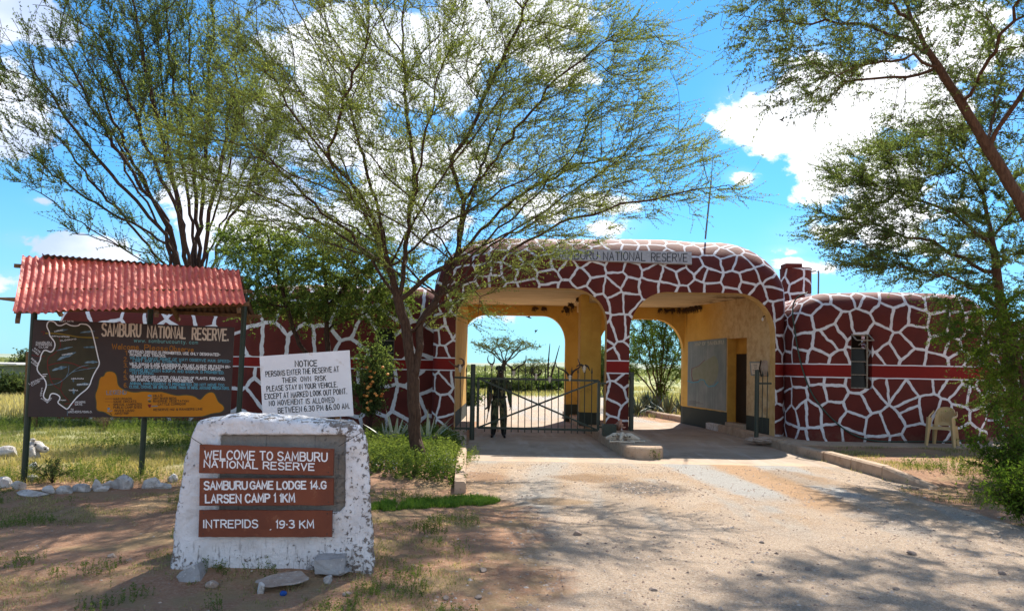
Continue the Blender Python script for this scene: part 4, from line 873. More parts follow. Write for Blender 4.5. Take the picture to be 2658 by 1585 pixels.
mb = MB(); B.text(mb, 'SAMBURU', k2(90, 268), k2(612, 282), 168 * .4, 9.5, .002, .0, 1.7); B.text(mb, 'NATIONAL', k2(712, 290), k2(1240, 305), 150 * .4, 9.5, .002, .0, 1.7); B.text(mb, 'RESERVE.', k2(1342, 318), k2(1858, 336), 152 * .4, 9.5, .002, 0, 1.7)
mb.build('title', M['cream'], ms)
mb = MB(); B.text(mb, 'www. samburucounty. com', k2(525, 355), k2(1420, 384), 52 * .4, 3.0, .002, .02)
mb.build('web_address', M['tealp'], ms)
mb = MB(); B.text(mb, 'Welcome.', k2(225, 448), k2(605, 462), 72 * .4, 5.2, .002, .02); B.text(mb, 'Please', k2(670, 466), k2(990, 474), 70 * .4, 5.2, .002, .02); B.text(mb, 'Observe', k2(1020, 478), k2(1355, 492), 70 * .4, 5.2, .002, .02)
mb.build('heading', M['gold'], ms)
for n_, y in (('1', 535), ('2.', 622), ('3.', 702), ('4.', 792), ('5.', 874), ('6.', 980)): mb = MB(); B.text(mb, n_, k2(395 if n_ == '1' else 385, y), k2(425 if n_ == '1' else 432, y), 58 * .4, 4.0, .002, 0); mb.build('rule_number', M['gold'], ms)
for k, (txt, x0, y0, x1, y1) in enumerate((('OFFROAD DRIVING IS PROHIBITED, USE ONLY DESIGNATED-', 452, 502, 1745, 548), ('ROADS AND TRACKS.', 470, 545, 965, 562), ('WILDLIFE HAVE RIGHT OF WAY! OBSERVE MAX: SPEED-', 470, 588, 1900, 640), ('LIMIT 40K.P.H. STRICTLY.', 510, 628, 1195, 650),
        ('WILD ANIMALS ARE DANGEROUS. DO NOT ALIGHT OR PATCH ON-', 465, 672, 1895, 716), ('ROOF. OR STOP. EXCEPT AT DESIGNATED POINTS.', 500, 712, 1755, 748), ('DRIVING BETWEEN 6:30P.M. AND 6:00A.M. IS PROHIBITED.', 468, 757, 1800, 795), ('NO HOOTING.', 500, 798, 800, 804),
        ('DO NOT DISCARD LITTER. COLLECTION OF PLANTS. FIREWOOD,', 470, 848, 1815, 880), ('OR ANIMAL FEEDING IS PROHIBITED.', 482, 890, 1358, 910), ('ANIMAL HARASSMENT IS PROHIBITED. DO NOT MOVE TOO', 468, 940, 1805, 966), ('CLOSE, CROWD, OR SPEND MORE THAN 10 MINS. AROUND PREDATORS.', 460, 988, 1880, 1010))):
    mb = MB(); B.text(mb, txt, k2(x0, y0), k2(x1, y1), 34 * .4, 2.9, .002, .01, 1.5, 3.2); mb.build('rule_line', M['white' if k in (0, 1, 4, 5, 8, 9) else 'bluep'], ms)
leg = [(60, 840), (120, 830), (135, 775), (200, 760), (265, 780), (290, 850), (295, 940), (340, 995), (460, 1045), (560, 1055), (660, 1035), (800, 1050), (900, 1040), (980, 1062), (1060, 1085), (1140, 1100), (1250, 1085), (1380, 1105), (1430, 1150), (1475, 1150), (1530, 1080), (1600, 1045), (1660, 1060), (1690, 1130), (1720, 1190), (1790, 1230), (1805, 1280), (1760, 1320), (1640, 1330), (1560, 1355), (1440, 1385), (260, 1385), (180, 1350), (120, 1310), (10, 1300), (20, 1180), (-5, 1090), (40, 980)]
lg = smoothp(e2(leg), 2, True); cl = lg.mean(0)
mb = MB(); d_ = np.roll(lg, -1, 0) - np.roll(lg, 1, 0); nn_ = unit(np.column_stack([d_[:, 1], -d_[:, 0]])); B.poly(mb, np.clip(lg + nn_ * 5, [154, 0], [1264, 1020]), .001); mb.build('legend_edge', M['greenh'], ms)
mb = MB(); B.poly(mb, np.minimum(lg, [1264, 1018]), .0022); mb.build('legend_panel', M['orange'], ms)
mb = MB()
for txt, x0, y, x1 in (('MAIN ROADS', 245, 1152, 492), ('GAME CIRCUITS', 245, 1190, 555), ('SPECIAL CAMPSITES', 242, 1230, 632), ('PUBLIC CAMP SITES', 245, 1270, 632), ('RIVER UASO', 260, 1314, 525), ('AIRSTRIP', 258, 1354, 455), ('HILLS', 792, 1108, 915), ('DRY RIVER BEDS', 792, 1148, 1115), ('RIVERINE VEGETATION', 792, 1185, 1292), ('CATTLE CORRIDOR', 855, 1226, 1250)):
    mb = MB(); B.text(mb, txt, k2(x0, y), k2(x1, y - 4), 28 * .4, 2.5, .0035, .01); mb.build('legend_entry', M['brn'], ms)
mb = MB(); B.text(mb, "RESERVE HQ' & RANGERS LINE", k2(795, 1300), k2(1490, 1290), 28 * .4, 2.6, .0035, .01)
B.poly(mb, e2([(172, 1228), (182, 1214), (194, 1228)]), .0035); B.stroke(mb, e2([(195, 1330), (222, 1356)]), 4, .0035)
mb.build('legend_entry', M['brn'], ms)
mb = MB(); B.text(mb, 'LEGEND', k2(152, 1078), k2(418, 1072), 52 * .4, 3.4, .0035, .02)
an = np.arange(12) / 12 * 2 * math.pi
for x, y, a, b_ in ((178, 1272, 18, 18), (742, 1094, 30, 14)): B.poly(mb, e2(np.stack([x + a * np.cos(an), y + b_ * np.sin(an)], -1)), .0035)
B.stroke(mb, e2([(160, 1305), (190, 1312), (228, 1296)]), 3, .0037); B.stroke(mb, e2([(715, 1148), (750, 1138), (770, 1120)]), 3, .0037); B.stroke(mb, e2([(770, 1238), (850, 1235)]), 5, .0037)
mb.build('legend_symbols', M['hillp'], ms)
mb = MB(); B.stroke(mb, e2([(130, 1136), (232, 1134)]), 2.5, .0035); B.stroke(mb, e2([(130, 1174), (230, 1178)]), 1.8, .0035); B.poly(mb, e2([(712, 1212), (768, 1210), (752, 1258), (730, 1258)]), .0035)
mb.build('legend_red_symbols', M['redp'], ms)
mb = MB(); B.poly(mb, e2(np.stack([742 + 24 * np.cos(an), 1172 + 14 * np.sin(an)], -1)), .0035); mb.build('legend_green_symbol', M['greenh'], ms)
# poles lean a little with the board
up = unit(bw[0] - bw[3])
for (px, py, Y, topz) in ((61, 1268, BYL + .09, 2.8), (365, 1265, BYL + .58, 2.8), (610, 1262, BYR + .10, 2.8)):
    a = V3(AT(px, py, Y)); a[2] = -0.05; mb = MB(); mb.tube([a, a + up * (topz - a[2]) / up[2]], .04, 10); mb.build('pole', M['greenpole'], ms)
# corrugated roof: two sheets meeting at the ridge
rl, rr = V3(AT(59, 664, 10.25)), V3(AT(620, 702, 10.9)); el, er = V3(AT(33, 813, 8.8)), V3(AT(638, 787, 9.5)); bl_, br_ = rl + np.array([.05, .75, -.72]), rr + np.array([0.0, .75, -.68])
def sheet(mb, a0, a1, b0, b1, nw, amp, seed, sag=0.03):
    n = nw * 8; m = 14; u = np.linspace(0, 1, n + 1)[None, :, None]; v = np.linspace(0, 1, m + 1)[:, None, None]
    P = (a0 * (1 - u) + a1 * u) * (1 - v) + (b0 * (1 - u) + b1 * u) * v
    nr = unit(np.cross(a1 - a0, b0 - a0)); nr = nr if nr[2] > 0 else -nr
    ph = u[..., 0] * nw * 2 * math.pi
    off = amp * np.cos(ph) + 0.0 * v[..., 0] + (vnoise(P, 2.2, seed, 2) - .5) * .05 - sag * np.sin(v[..., 0] * math.pi)
    seam = np.floor(u[..., 0] * 4.0) % 2 * .006
    off = off + seam
    b_ = (np.hypot(*(np.stack([P[..., 0], P[..., 2]], -1) * 0).T).T)
    P = P + nr * off[..., None]
    P[-1] += (b0 - a0) * ((vnoise(P[-1], 3, seed + 1, 1) - .5) * .05)[:, None]
    mb.grid(P); mb.grid((P - nr * .004)[:, ::-1])
mb = MB(); sheet(mb, rl, rr, el, er, 34, .017, 3); mb.build('roof_sheet', M['roof'], ms, smooth=True)
mb = MB(); sheet(mb, rl + [0.28, 0, .035], rr + [0, 0, .0], bl_, br_, 33, .017, 5); mb.build('back_roof_sheet', M['rust'], ms, smooth=True)
lerp = lambda a, b_, k: a * (1 - k) + b_ * k
mb = MB()
for k, ex in ((.12, .18), (.55, .1), (.9, .3)):
    a, b_ = lerp(rl, el, k), lerp(rr, er, k); d_ = unit(b_ - a); mb.bar(a - d_ * (.10 if k < .2 else (.0 if k < .6 else 0)) + [0, .02, -.06], b_ + d_ * .05 + [0, .02, -.06], .055)
for k in (.35, .9):
    a, b_ = lerp(rl, bl_, k), lerp(rr, br_, k); d_ = unit(b_ - a); mb.bar(a + [0, 0, -.06], b_ + d_ * .12 + [0, 0, -.06], .055)
a = lerp(rl, el, .72); mb.tube([a + [-.42, .1, -.03], a + [.2, .15, -.06]], [.008, .05], 6)
for k in (.02, .6, .97):
    r_, e_, b2 = lerp(rl, rr, k), lerp(el, er, k), lerp(bl_, br_, k); mb.bar(r_ + [0, 0, -.11], e_ + [0, 0, -.11], .05); mb.bar(r_ + [0, 0, -.11], b2 + [0, 0, -.11], .05)
mb.build('rafters', M['wood'], ms)

# ------------------------------------------------------------------ name board over the arch, wall map, notices
NB = [(1434, 645), (1795, 653.5), (1796, 685), (1432, 672)]
F = Face(NB, [V3(AT(x, y, YF + (.20 if k < 2 else .05))) for k, (x, y) in enumerate(NB)]); t = thing('name_board', 'weathered grey SAMBURU NATIONAL RESERVE board fixed above the arches', 'sign', F.w[3])
plate('panel', F, NB, M['grey_sign'], t, .045)
mb = MB(); cr = lambda x, y: (1380 + x / 5.185, 620 + y / 5.185)
for w_, x0, y0, x1, y1 in (('SAMBURU', 322, 268, 885, 278), ('NATIONAL', 965, 282, 1530, 294), ('RESERVE', 1612, 300, 2092, 306)): F.text(mb, w_, cr(x0, y0), cr(x1, y1), 108 / 5.185, 2.1, .002, .02)
mb.build('lettering', M['black'], t)
# painted map on the inner wall
m0, m1 = s_of(1886), s_of(1786); mt = thing('wall_map', 'faded grey-blue map painted on the right inner wall of the gate', 'map', w3((m0 + m1) / 2, .4))
mapm, t_, b = new_mat('faded_map_paint'); p = pos(t_); 
c = t_.mix(t_.smooth(t_.noise(p, 1.4, 5, .6), .3, .7), (0.115, 0.135, 0.135), (0.20, 0.21, 0.20)); mp_ = t_.new('ShaderNodeMapping'); mp_.inputs['Scale'].default_value = (8, 8, .6); t_.l.new(p, mp_.inputs[0])
c = t_.mix(t_.math('MULTIPLY', t_.smooth(t_.noise(mp_.outputs[0], 1, 4, .6), .5, .75), .5), c, (0.30, 0.31, 0.29)); t_.l.new(c, b.inputs['Base Color']); b.inputs['Roughness'].default_value = .55
M['map'] = mapm
MC = [(355, 275), (765, 232), (768, 1075), (345, 1030)]     # crop 1700,820 x4.12
mcw = [w3(m1, z_at(820 + 275 / 4.12, W0[1] + wd[1] * m1, 1786), .012), w3(m0, z_at(820 + 232 / 4.12, W0[1] + wd[1] * m0, 1886), .012), w3(m0, .60, .012), w3(m1, .60, .012)]
F = Face(MC, mcw); plate('panel', F, MC, M['map'], mt, .011)
mb = MB(); F.poly(mb, smoothp([(400, 590), (480, 560), (540, 500), (600, 470), (650, 430), (690, 500), (690, 640), (660, 740), (600, 790), (560, 770), (500, 720), (410, 740), (395, 680)], 1, True), .0015); mb.build('map_area', simple('faded_map_green', (0.17, 0.175, 0.10), (0.2, 0.2, 0.14), .6, 6, 0), mt)
mb = MB(); F.stroke(mb, [(350, 735), (400, 755), (470, 748), (500, 718), (540, 725), (560, 770), (590, 800), (650, 790), (690, 740)], 12, .003); mb.build('map_river', simple('faded_map_blue', (0.06, 0.24, 0.33), None, .6, 9, 0), mt)
mb = MB(); F.stroke(mb, [(400, 590), (398, 680), (415, 738), (480, 722)], 7, .0022); F.stroke(mb, [(400, 590), (480, 560), (545, 490)], 5, .0022); mb.build('map_border', M['redp'], mt)
mb = MB(); F.text(mb, 'MAP OF SAMBURU', (438, 322), (740, 300), 38, 6, .003); mb.build('map_title', simple('faded_map_white', (0.42, 0.42, 0.36), None, .6, 9, 0), mt)
mb = MB()
for k in range(4): F.stroke(mb, [(362, 970 + 14 * k), (362 + 90 + 40 * ((k * 7) % 3), 972 + 14 * k)], 4, .002)
mb.build('map_notes', M['board'], mt)
# framed notice and round hide shield on the worn jamb
def on_wall(px, py, o=0.02):
    s_ = s_of(px); q_ = w3(s_, 0, o); return w3(s_, z_at(py, q_[1], px), o)
q = [on_wall(1947, 938), on_wall(1977, 938), on_wall(1979, 974), on_wall(1951, 974)]; t = thing('paper_notice', 'small framed paper notice on the worn inner wall by the gate post', 'notice', q[3])
F = Face([(0, 40), (36, 40), (36, 0), (0, 0)][0:4], q); F.c = [np.array(p, float) for p in ((0, 0), (36, 0), (36, 40), (0, 40))]
plate('frame', F, [(0, 0), (36, 0), (36, 40), (0, 40)], M['metal'], t, .018); mb = MB(); F.poly(mb, [(4, 4), (32, 4), (32, 36), (4, 36)], .004); mb.build('paper', M['cream'], t)
mb = MB()
for k, (a_, b_) in enumerate(((12, 24), (13, 23), (14, 22), (9, 27), (9, 26))): F.stroke(mb, [(a_, 9 + 5 * k), (b_, 9 + 5 * k)], 1.3, .0055)
mb.build('print', M['black'], t)
qc = on_wall(1990, 955, .04); t = thing('hide_shield', 'small round tan hide disc hung beside the framed notice', 'shield', qc)
mb = MB(); mb.blob(qc, (.16, .05, .20), 3, .12, 4); mb.build('disc', M['rockb'], t, smooth=True); mb = MB(); mb.tube([qc + [-.13, -.06, .2], qc + [-.17, -.07, 0], qc + [-.12, -.06, -.22]], .018, 6); mb.build('strap', M['dark'], t)
qc = on_wall(1989, 822, .08); t = thing('wall_lamp', 'small bare lamp on the inner wall under the right arch', 'lamp', qc)
mb = MB(); mb.tube([qc + [.1, 0, .02], qc + [0, 0, .02], qc + [-.02, 0, -.02]], .014, 6); mb.build('bracket', M['dark'], t); mb = MB(); mb.blob(qc + [-.03, 0, -.06], (.03, .03, .05), 2, 0); mb.build('bulb', M['white'], t)
# ------------------------------------------------------------------ iron gate
YG = 16.38
K3 = lambda x, y: (1150 + x / 4.364, 860 + y / 4.364)
def g3(x, y, Y=YG): return V3(AT(*K3(x, y), Y))
iron = thing('iron_gate', 'closed dark green iron gate with spear-topped bars and crossed braces', 'gate', g3(400, 1180))
mb = MB(); tl_, tr_, br2, bl2 = g3(400, 528), g3(1765, 556), g3(1755, 1118), g3(392, 1085)
for a, b_ in ((tl_, tr_), (bl2, br2)): mb.bar(a, b_, .05)
for a, b_ in ((tl_, bl2), (tr_, br2)): mb.bar(a, b_, .06)
mb.build('frame', M['green'], iron)
for a, b_, o in ((tl_, br2, -.035), (bl2, tr_, -.065)):
    mb = MB(); mb.bar(a + [0, o, 0], b_ + [0, o, 0], .04); mb.build('brace', M['green'], iron)
def spear(a, b_, r=.011):
    mb = MB(); P = [a, b_ - [0, 0, .15], b_ - [0, 0, .13], b_ - [0, 0, .10], b_]; mb.tube(P, [r, r, r * 1.9, r * 1.7, .002], 6); return mb
for x in (478, 553, 630, 705, 780, 858, 933, 1008, 1087, 1160, 1235, 1310, 1387, 1460, 1530, 1607, 1687):
    spear(g3(x - 8, 1130 + (x - 400) * .02, YG + .01), g3(x, 372 + (x - 400) * .026, YG + .01)).build('bar', M['green'], iron)
mb = MB(); mb.bar(g3(1765, 585), g3(1850, 588), .04); mb.bar(g3(1760, 1080), g3(1850, 1085), .04); mb.build('latch', M['green'], iron)
a = g3(342, 370); mb = MB(); mb.tube([[a[0] + .0, YG, -.05], [a[0], YG, a[2] - .02], [a[0], YG, a[2]]], [.058, .058, .05], 14); tag(mb.build('gate_post', M['green'], origin=(a[0], YG, 0)), 'thick round dark green gate post at the left end of the iron gate', 'post')
fx = thing('iron_railing', 'short fixed iron railing between the left arch jamb and the gate post', 'railing', g3(200, 1120))
mb = MB(); mb.bar(g3(130, 518), g3(330, 524), .045); mb.bar(g3(130, 1095), g3(330, 1097), .05); mb.build('rail', M['green'], fx)
for x in (197, 268): spear(g3(x - 2, 1120), g3(x, 385)).build('bar', M['green'], fx)
# open leaf of the right lane, folded back behind the pillar, and the post with short railing by the right jamb
xo = x_at(1640, YF - .2); t = thing('open_gate_leaf', 'iron gate leaf of the right lane folded open beside the pillar', 'gate', (xo, YF, 0))
mb = MB()
z1_ = z_at(965, YF, 1640)
mb.bar((xo, YF - .25, .12), (xo, YF - .25, z1_), .085); mb.bar((xo - .22, YF + 3.0, .2), (xo - .22, YF + 3.0, z1_), .06)
for z in (.3, z1_ - .15): mb.bar((xo, YF - .25, z), (xo - .22, YF + 3.0, z), .05)
mb.build('frame', M['green'], t)
for k in range(1, 13):
    q = lerp(np.array([xo, YF - .25, 0]), np.array([xo - .22, YF + 3.0, 0]), k / 13); spear(q + [0, 0, .2], q + [0, 0, z1_ + .1]).build('bar', M['green'], t)
C4 = lambda x, y: (1700 + x / 4.122, 820 + y / 4.122)
YP = 16.3
t = thing('gate_post', 'dark green post with two bars standing on rubble concrete by the right jamb', 'post', V3(AT(*C4(1085, 1260), YP)))
a, b_ = V3(AT(*C4(1085, 1250), YP)), V3(AT(*C4(1094, 572), YP)); mb = MB(); mb.tube([[a[0], YP, .1], [b_[0], YP, b_[2] - .01], [b_[0], YP, b_[2]]], [.052, .052, .045], 12); mb.build('post', M['green'], t)
mb = MB(); mb.bar(V3(AT(*C4(1110, 720), YP)), V3(AT(*C4(1245, 720), YP)), .045); mb.build('rail', M['green'], t)
for x in (1150, 1202):
    q0, q1 = V3(AT(*C4(x - 6, 1245), YP)), V3(AT(*C4(x + 4, 580), YP)); spear(q0, q1).build('bar', M['green'], t)
mb = MB(); rg = np.random.default_rng(4)
bm_c = V3(AT(*C4(1150, 1270), YP)); mb.blob([bm_c[0] + .02, YP, .13], (.36, .28, .08), 4, .4, 3, 3); mb.build('rubble_footing', M['rockb'], t, smooth=False)

# ------------------------------------------------------------------ skulls and horns on the gate
def curve3(pts, n=14):
    P = np.array(pts, float); 
    for _ in range(3):
        Q = np.empty((2 * (len(P) - 1), 3)); Q[0::2] = P[:-1] * .75 + P[1:] * .25; Q[1::2] = P[:-1] * .25 + P[1:] * .75; P = np.vstack([P[:1], Q, P[-1:]])
    return P
def skull(label, c, size, horns, Y=YG, hr=.02, mat='horn', ring=True, bone='bone'):
    c3 = g3(*c, Y); t = thing('horned_skull', label, 'skull', c3, 'horned skulls along the gate')
    mb = MB(); w = size
    mb.blob(c3 + [0, 0, 0], (w * .55, w * .5, w * .5), 3, .10, int(c[0])); mb.tube([c3 + [0, -.01, -w * .1], c3 + [0, -w * .25, -w * .6], c3 + [0, -w * .4, -w * 1.1]], [w * .42, w * .30, w * .17], 8)
    for s_ in (-1, 1): mb.blob(c3 + [s_ * w * .42, -w * .28, -w * .05], (w * .17, w * .14, w * .17), 2, 0)
    mb.build('skull', M[bone], t, smooth=True)
    for s_ in (-1, 1):
        mb = MB(); mb.blob(c3 + [s_ * w * .40, -w * .40, -w * .06], (w * .12, w * .06, w * .12), 2, 0); mb.build('eye_socket', M['dark'], t)
    for h in horns:
        P = curve3([g3(x, y, Y - .02 - .06 * math.sin(k / max(1, len(h) - 1) * 3.1)) for k, (x, y) in enumerate(h)]); n = len(P); s_ = np.linspace(0, 1, n)
        P = np.array([[np.interp(q, s_, P[:, i]) for i in range(3)] for q in np.linspace(0, 1, 40)]); s2 = np.linspace(0, 1, 40); rr_ = hr * (1 - s2) ** .7 + .003
        if ring: rr_ = rr_ * (1 + .13 * np.cos(s2 * 60) * (s2 < .6))
        mb = MB(); mb.tube(P, rr_, 8); mb.build('horn', M[mat], t, smooth=True)
skull('horned skull left of the gate post with one brown horn pointing out to the left', (195, 400), .115, [[(180, 385), (150, 400), (105, 370), (62, 328)], [(210, 390), (236, 370), (232, 325), (200, 305), (180, 308)]], hr=.03, mat='hornbrown')
skull('small skull with lyre-shaped horns set on a spear tip above the guard', (552, 382), .07, [[(545, 370), (515, 350), (502, 310), (516, 265)], [(562, 370), (580, 345), (582, 305), (574, 262)]], hr=.018)
skull('skull with wide twisting horns right of the guard', (800, 462), .09, [[(794, 440), (765, 400), (715, 370), (705, 330), (735, 290)], [(810, 436), (850, 395), (915, 370), (940, 330), (940, 268)]], hr=.024)
skull('skull with short upright hooked horns low on the gate middle', (1052, 495), .10, [[(1035, 490), (1012, 460), (1030, 420), (1060, 395)], [(1075, 492), (1105, 480), (1112, 450), (1106, 425)]], hr=.028)
skull('oryx skull with two very long straight horns', (1207, 528), .10, [[(1190, 520), (1190, 400), (1200, 250), (1211, 135)], [(1222, 518), (1250, 420), (1285, 290), (1321, 155)]], hr=.022)
skull('pale skull with widely spread wavy horns near the gate hinge', (1435, 508), .10, [[(1420, 495), (1395, 455), (1340, 425), (1285, 405), (1275, 340)], [(1452, 492), (1475, 450), (1530, 415), (1560, 395), (1525, 305)]], hr=.026)
skull('skull with horns drooping down both sides at the right end of the gate', (1597, 405), .11, [[(1585, 392), (1560, 372), (1530, 385), (1510, 400)], [(1612, 385), (1640, 390), (1652, 420), (1664, 442)]], hr=.026)

# ------------------------------------------------------------------ bones and block on the island
def on(z, px, py): return V3(G(px, py, z))
q = on(IZ, 1583, 1132); mb = MB(); mb.bbox(q + [0, .15, .13], (.30, .26, .26), .012); tag(mb.build('concrete_block', M['green'], origin=q), 'dark square block at the foot of the pillar on the island', 'block')
def cow_skull(label, q, size, rz, mat, tilt=0.0, lift=0.0):
    t = thing('animal_skull', label, 'skull', q, 'skulls laid on the traffic island'); R = np.array(Matrix.Rotation(rz, 3, 'Z') @ Matrix.Rotation(tilt, 3, 'Y')); s_ = size; o = np.array([0, 0, lift + s_ * .32]); L = lambda x, y, z: q + o + R @ np.array([x, y, z]) * s_
    mb = MB(); P = [L(-.75, 0, .02), L(-.45, 0, .10), L(-.1, 0, .12), L(.35, 0, .02), (L(.8, 0, -.08)), L(1.0, 0, -.14)]
    mb.tube(P, np.array([.22, .40, .42, .28, .22, .12]) * s_, 12, flat=.75); 
    for sd in (-1, 1): mb.blob(L(-.15, sd * .36, .18), np.array((.16, .12, .13)) * s_, 2, .1, 3); mb.tube([L(-.45, sd * .3, .15), L(-.6, sd * .6, .2), L(-.65, sd * .85, .28)], np.array([.14, .10, .04]) * s_, 7)
    mb.build('cranium', M[mat], t, smooth=True)
    for sd in (-1, 1):
        mb = MB(); mb.blob(L(-.12, sd * .44, .16), np.array((.11, .06, .09)) * s_, 2, 0); mb.build('eye_socket', M['dark'], t)
    mb = MB(); mb.tube([L(-.4, .12, -.28), L(.2, .1, -.3), L(.85, .03, -.26)], np.array([.10, .08, .05]) * s_, 6); mb.tube([L(-.4, -.12, -.28), L(.2, -.1, -.3), L(.85, -.03, -.26)], np.array([.10, .08, .05]) * s_, 6); mb.build('jaw', M[mat], t, smooth=True)
cow_skull('weathered white skull lying leftmost on the island bone pile', on(IZ, 1592, 1140), .17, 2.7, 'bone', .1)
cow_skull('white skull with its muzzle to the right on the island bone pile', on(IZ, 1638, 1143), .19, -.25, 'bone', .05)
cow_skull('white skull lying crosswise in the middle of the island bone pile', on(IZ, 1614, 1143), .17, -1.9, 'bone', .15, .03)
cow_skull('reddish broad skull propped against the pillar on the island', on(IZ, 1607, 1130), .22, -1.5, 'redbone', -.75, .16)
for k, (px, py, an_) in enumerate(((1600, 1148, .3), (1628, 1150, -.2), (1655, 1148, .15))):
    q = on(IZ, px, py); d_ = np.array([math.cos(an_), math.sin(an_), 0]) * .15; mb = MB(); mb.tube([q - d_ + [0, 0, .025], q - d_ * .8 + [0, 0, .025], q + d_ * .8 + [0, 0, .025], q + d_ + [0, 0, .025]], [.032, .016, .016, .03], 8)
    tag(mb.build('leg_bone', M['bone'], origin=q, smooth=True), ('leftmost loose white bone lying in front of the island skulls', 'middle loose white bone lying in front of the island skulls', 'loose white bone at the right end of the island skulls')[k], 'bone', 'loose bones on the island')

# ------------------------------------------------------------------ guard behind the gate
def skin_body(name, verts, edges, rad, mats, parent, split):
    me = bpy.data.meshes.new(name); me.from_pydata([tuple(v) for v in verts], edges, [])
    o = bpy.data.objects.new(name, me); col.objects.link(o)
    md = o.modifiers.new('skin', 'SKIN'); md.use_smooth_shade = True; md.branch_smoothing = 0.6
    for i, r in enumerate(rad):
        sv = me.skin_vertices[0].data[i]; sv.radius = r if isinstance(r, tuple) else (r, r); sv.use_root = (i == 0)
    sb = o.modifiers.new('sub', 'SUBSURF'); sb.levels = 2; sb.render_levels = 2
    dg = bpy.context.evaluated_depsgraph_get(); dg.update(); m2 = bpy.data.meshes.new_from_object(o.evaluated_get(dg))
    bpy.data.objects.remove(o); n = len(m2.vertices); V = np.empty(n * 3); m2.vertices.foreach_get('co', V); V = V.reshape(-1, 3)
    F = [list(p.vertices) for p in m2.polygons]; mb = MB(); fs = {}
    cents = np.array([V[f].mean(0) for f in F]); mid = split(cents)
    mb.add(V, [f for f in F]); mb.F = []
    for k in range(len(mats)):
        for sz in (3, 4):
            ff = [f for f, m_ in zip(F, mid) if m_ == k and len(f) == sz]
            if ff: mb.F.append((np.array(ff), k))
    return mb.build(name, mats, parent, smooth=True)
gq = g3(628, 1195, 17.05); gq[2] = 0.0; gx0, gy0 = gq[0], 17.05
guard = thing('person', 'guard in dark camouflage and peaked cap standing behind the gate with a rifle', 'person', (gx0, gy0, 0))
H = 1.735; A3 = lambda x, y, z: np.array([gx0 + x, gy0 + y, z])
sv, se, sr = [], [], []
def node(p, r, par=None):
    sv.append(A3(*p)); sr.append(r)
    if par is not None: se.append((par, len(sv) - 1))
    return len(sv) - 1
pel = node((0, 0, .93), (.185, .125)); wai = node((0, .0, 1.06), (.178, .12), pel); che = node((0, .0, 1.24), (.205, .135), wai); shc = node((0, .01, 1.37), (.185, .115), che); nk = node((0, .0, 1.46), (.058, .06), shc); hd = node((0, -.01, 1.56), (.074, .088), nk); hd2 = node((0, -.012, 1.64), (.078, .094), hd); node((0, -.005, 1.70), (.05, .06), hd2)
jw = node((0, -.055, 1.52), (.045, .035), hd)
for s_, (hx, kx, fx_) in ((-1, (-.095, -.115, -.135)), (1, (.095, .115, .125))):
    h_ = node((hx, 0, .86), (.118, .12), pel); k_ = node((kx, -.01, .50), (.094, .098), h_); c_ = node((kx, .015, .34), (.088, .092), k_); an2 = node((fx_, .01, .10), (.062, .066), c_)
    ft = node((fx_ + s_ * .015, -.04, .05), (.045, .04), an2); node((fx_ + s_ * .03, -.17, .035), (.042, .03), ft)
    s1 = node((s_ * .195, .01, 1.375), .088, shc); el_ = node((s_ * .248, .03, 1.11), .070, s1); wr = node((s_ * .262, -.03, .87), .046, el_)
    pm = node((s_ * .278, -.045, .80), (.022, .042), wr); 
    for j, (dy, ln) in enumerate(((-.03, .075), (-.01, .085), (.01, .08), (.03, .062))):
        f1 = node((s_ * .282, -.045 + dy, .76), .0105, pm); f2 = node((s_ * .278, -.052 + dy, .76 - ln * .55), .0095, f1); node((s_ * .262, -.062 + dy, .76 - ln), .0085, f2)
    t1 = node((s_ * .268, -.09, .795), .0115, pm); node((s_ * .255, -.108, .755), .010, t1)
cm, t_, b = new_mat('dark_camouflage'); p = pos(t_); mpv = t_.new('ShaderNodeMapping'); mpv.inputs['Scale'].default_value = (1, 1, .7); t_.l.new(p, mpv.inputs[0])
c = t_.mix(t_.smooth(t_.noise(mpv.outputs[0], 9, 3, .6), .48, .53), (0.060, 0.075, 0.036), (0.020, 0.021, 0.014)); c = t_.mix(t_.smooth(t_.noise(mpv.outputs[0], 12, 3, .6, dist=.5), .56, .6), c, (0.15, 0.12, 0.06)); t_.l.new(c, b.inputs['Base Color']); b.inputs['Roughness'].default_value = .9
M['camo'] = cm; M['skin'] = simple('dark_skin', (0.060, 0.030, 0.018), None, .55, 20, 0.05); M['boot'] = simple('black_leather', (0.008, 0.008, 0.008), None, .4, 20, 0.05)
def split(c):
    x = np.abs(c[:, 0] - gx0); z = c[:, 2]; r = np.zeros(len(c), int); r[(z > 1.455) & (x < .13)] = 1; r[(z < .865) & (x > .225)] = 1; r[z < .24] = 2; return r
skin_body('body', sv, se, sr, [M['camo'], M['skin'], M['boot']], guard, split)
mb = MB(); hc = A3(0, -.012, 1.665)
mb.lathe([(.100, 0), (.104, .02), (.100, .055), (.080, .085), (.04, .098), (.002, .10)], hc, 20); n = 9; an = np.linspace(math.pi * 1.15, math.pi * 1.85, n); mb.add([*(hc + np.array([.09 * math.cos(a), .09 * math.sin(a), .012]) for a in an), *(hc + np.array([.125 * math.cos(a), .16 * math.sin(a), -.012]) for a in an)], [(i, i + 1, n + i + 1, n + i) for i in range(n - 1)])
mb.build('cap', M['camo'], guard, smooth=True)
mb = MB()
for s_ in (-1, 1): mb.blob(A3(s_ * .03, -.094, 1.605), (.014, .008, .008), 2, 0); 
mb.build('eyes', M['bone'], guard); mb = MB(); mb.blob(A3(0, -.106, 1.572), (.016, .02, .026), 2, 0); mb.build('nose', M['skin'], guard, smooth=True)
mb = MB(); mb.blob(A3(0, -.094, 1.535), (.026, .01, .009), 2, 0); mb.build('mouth', M['hornbrown'], guard)
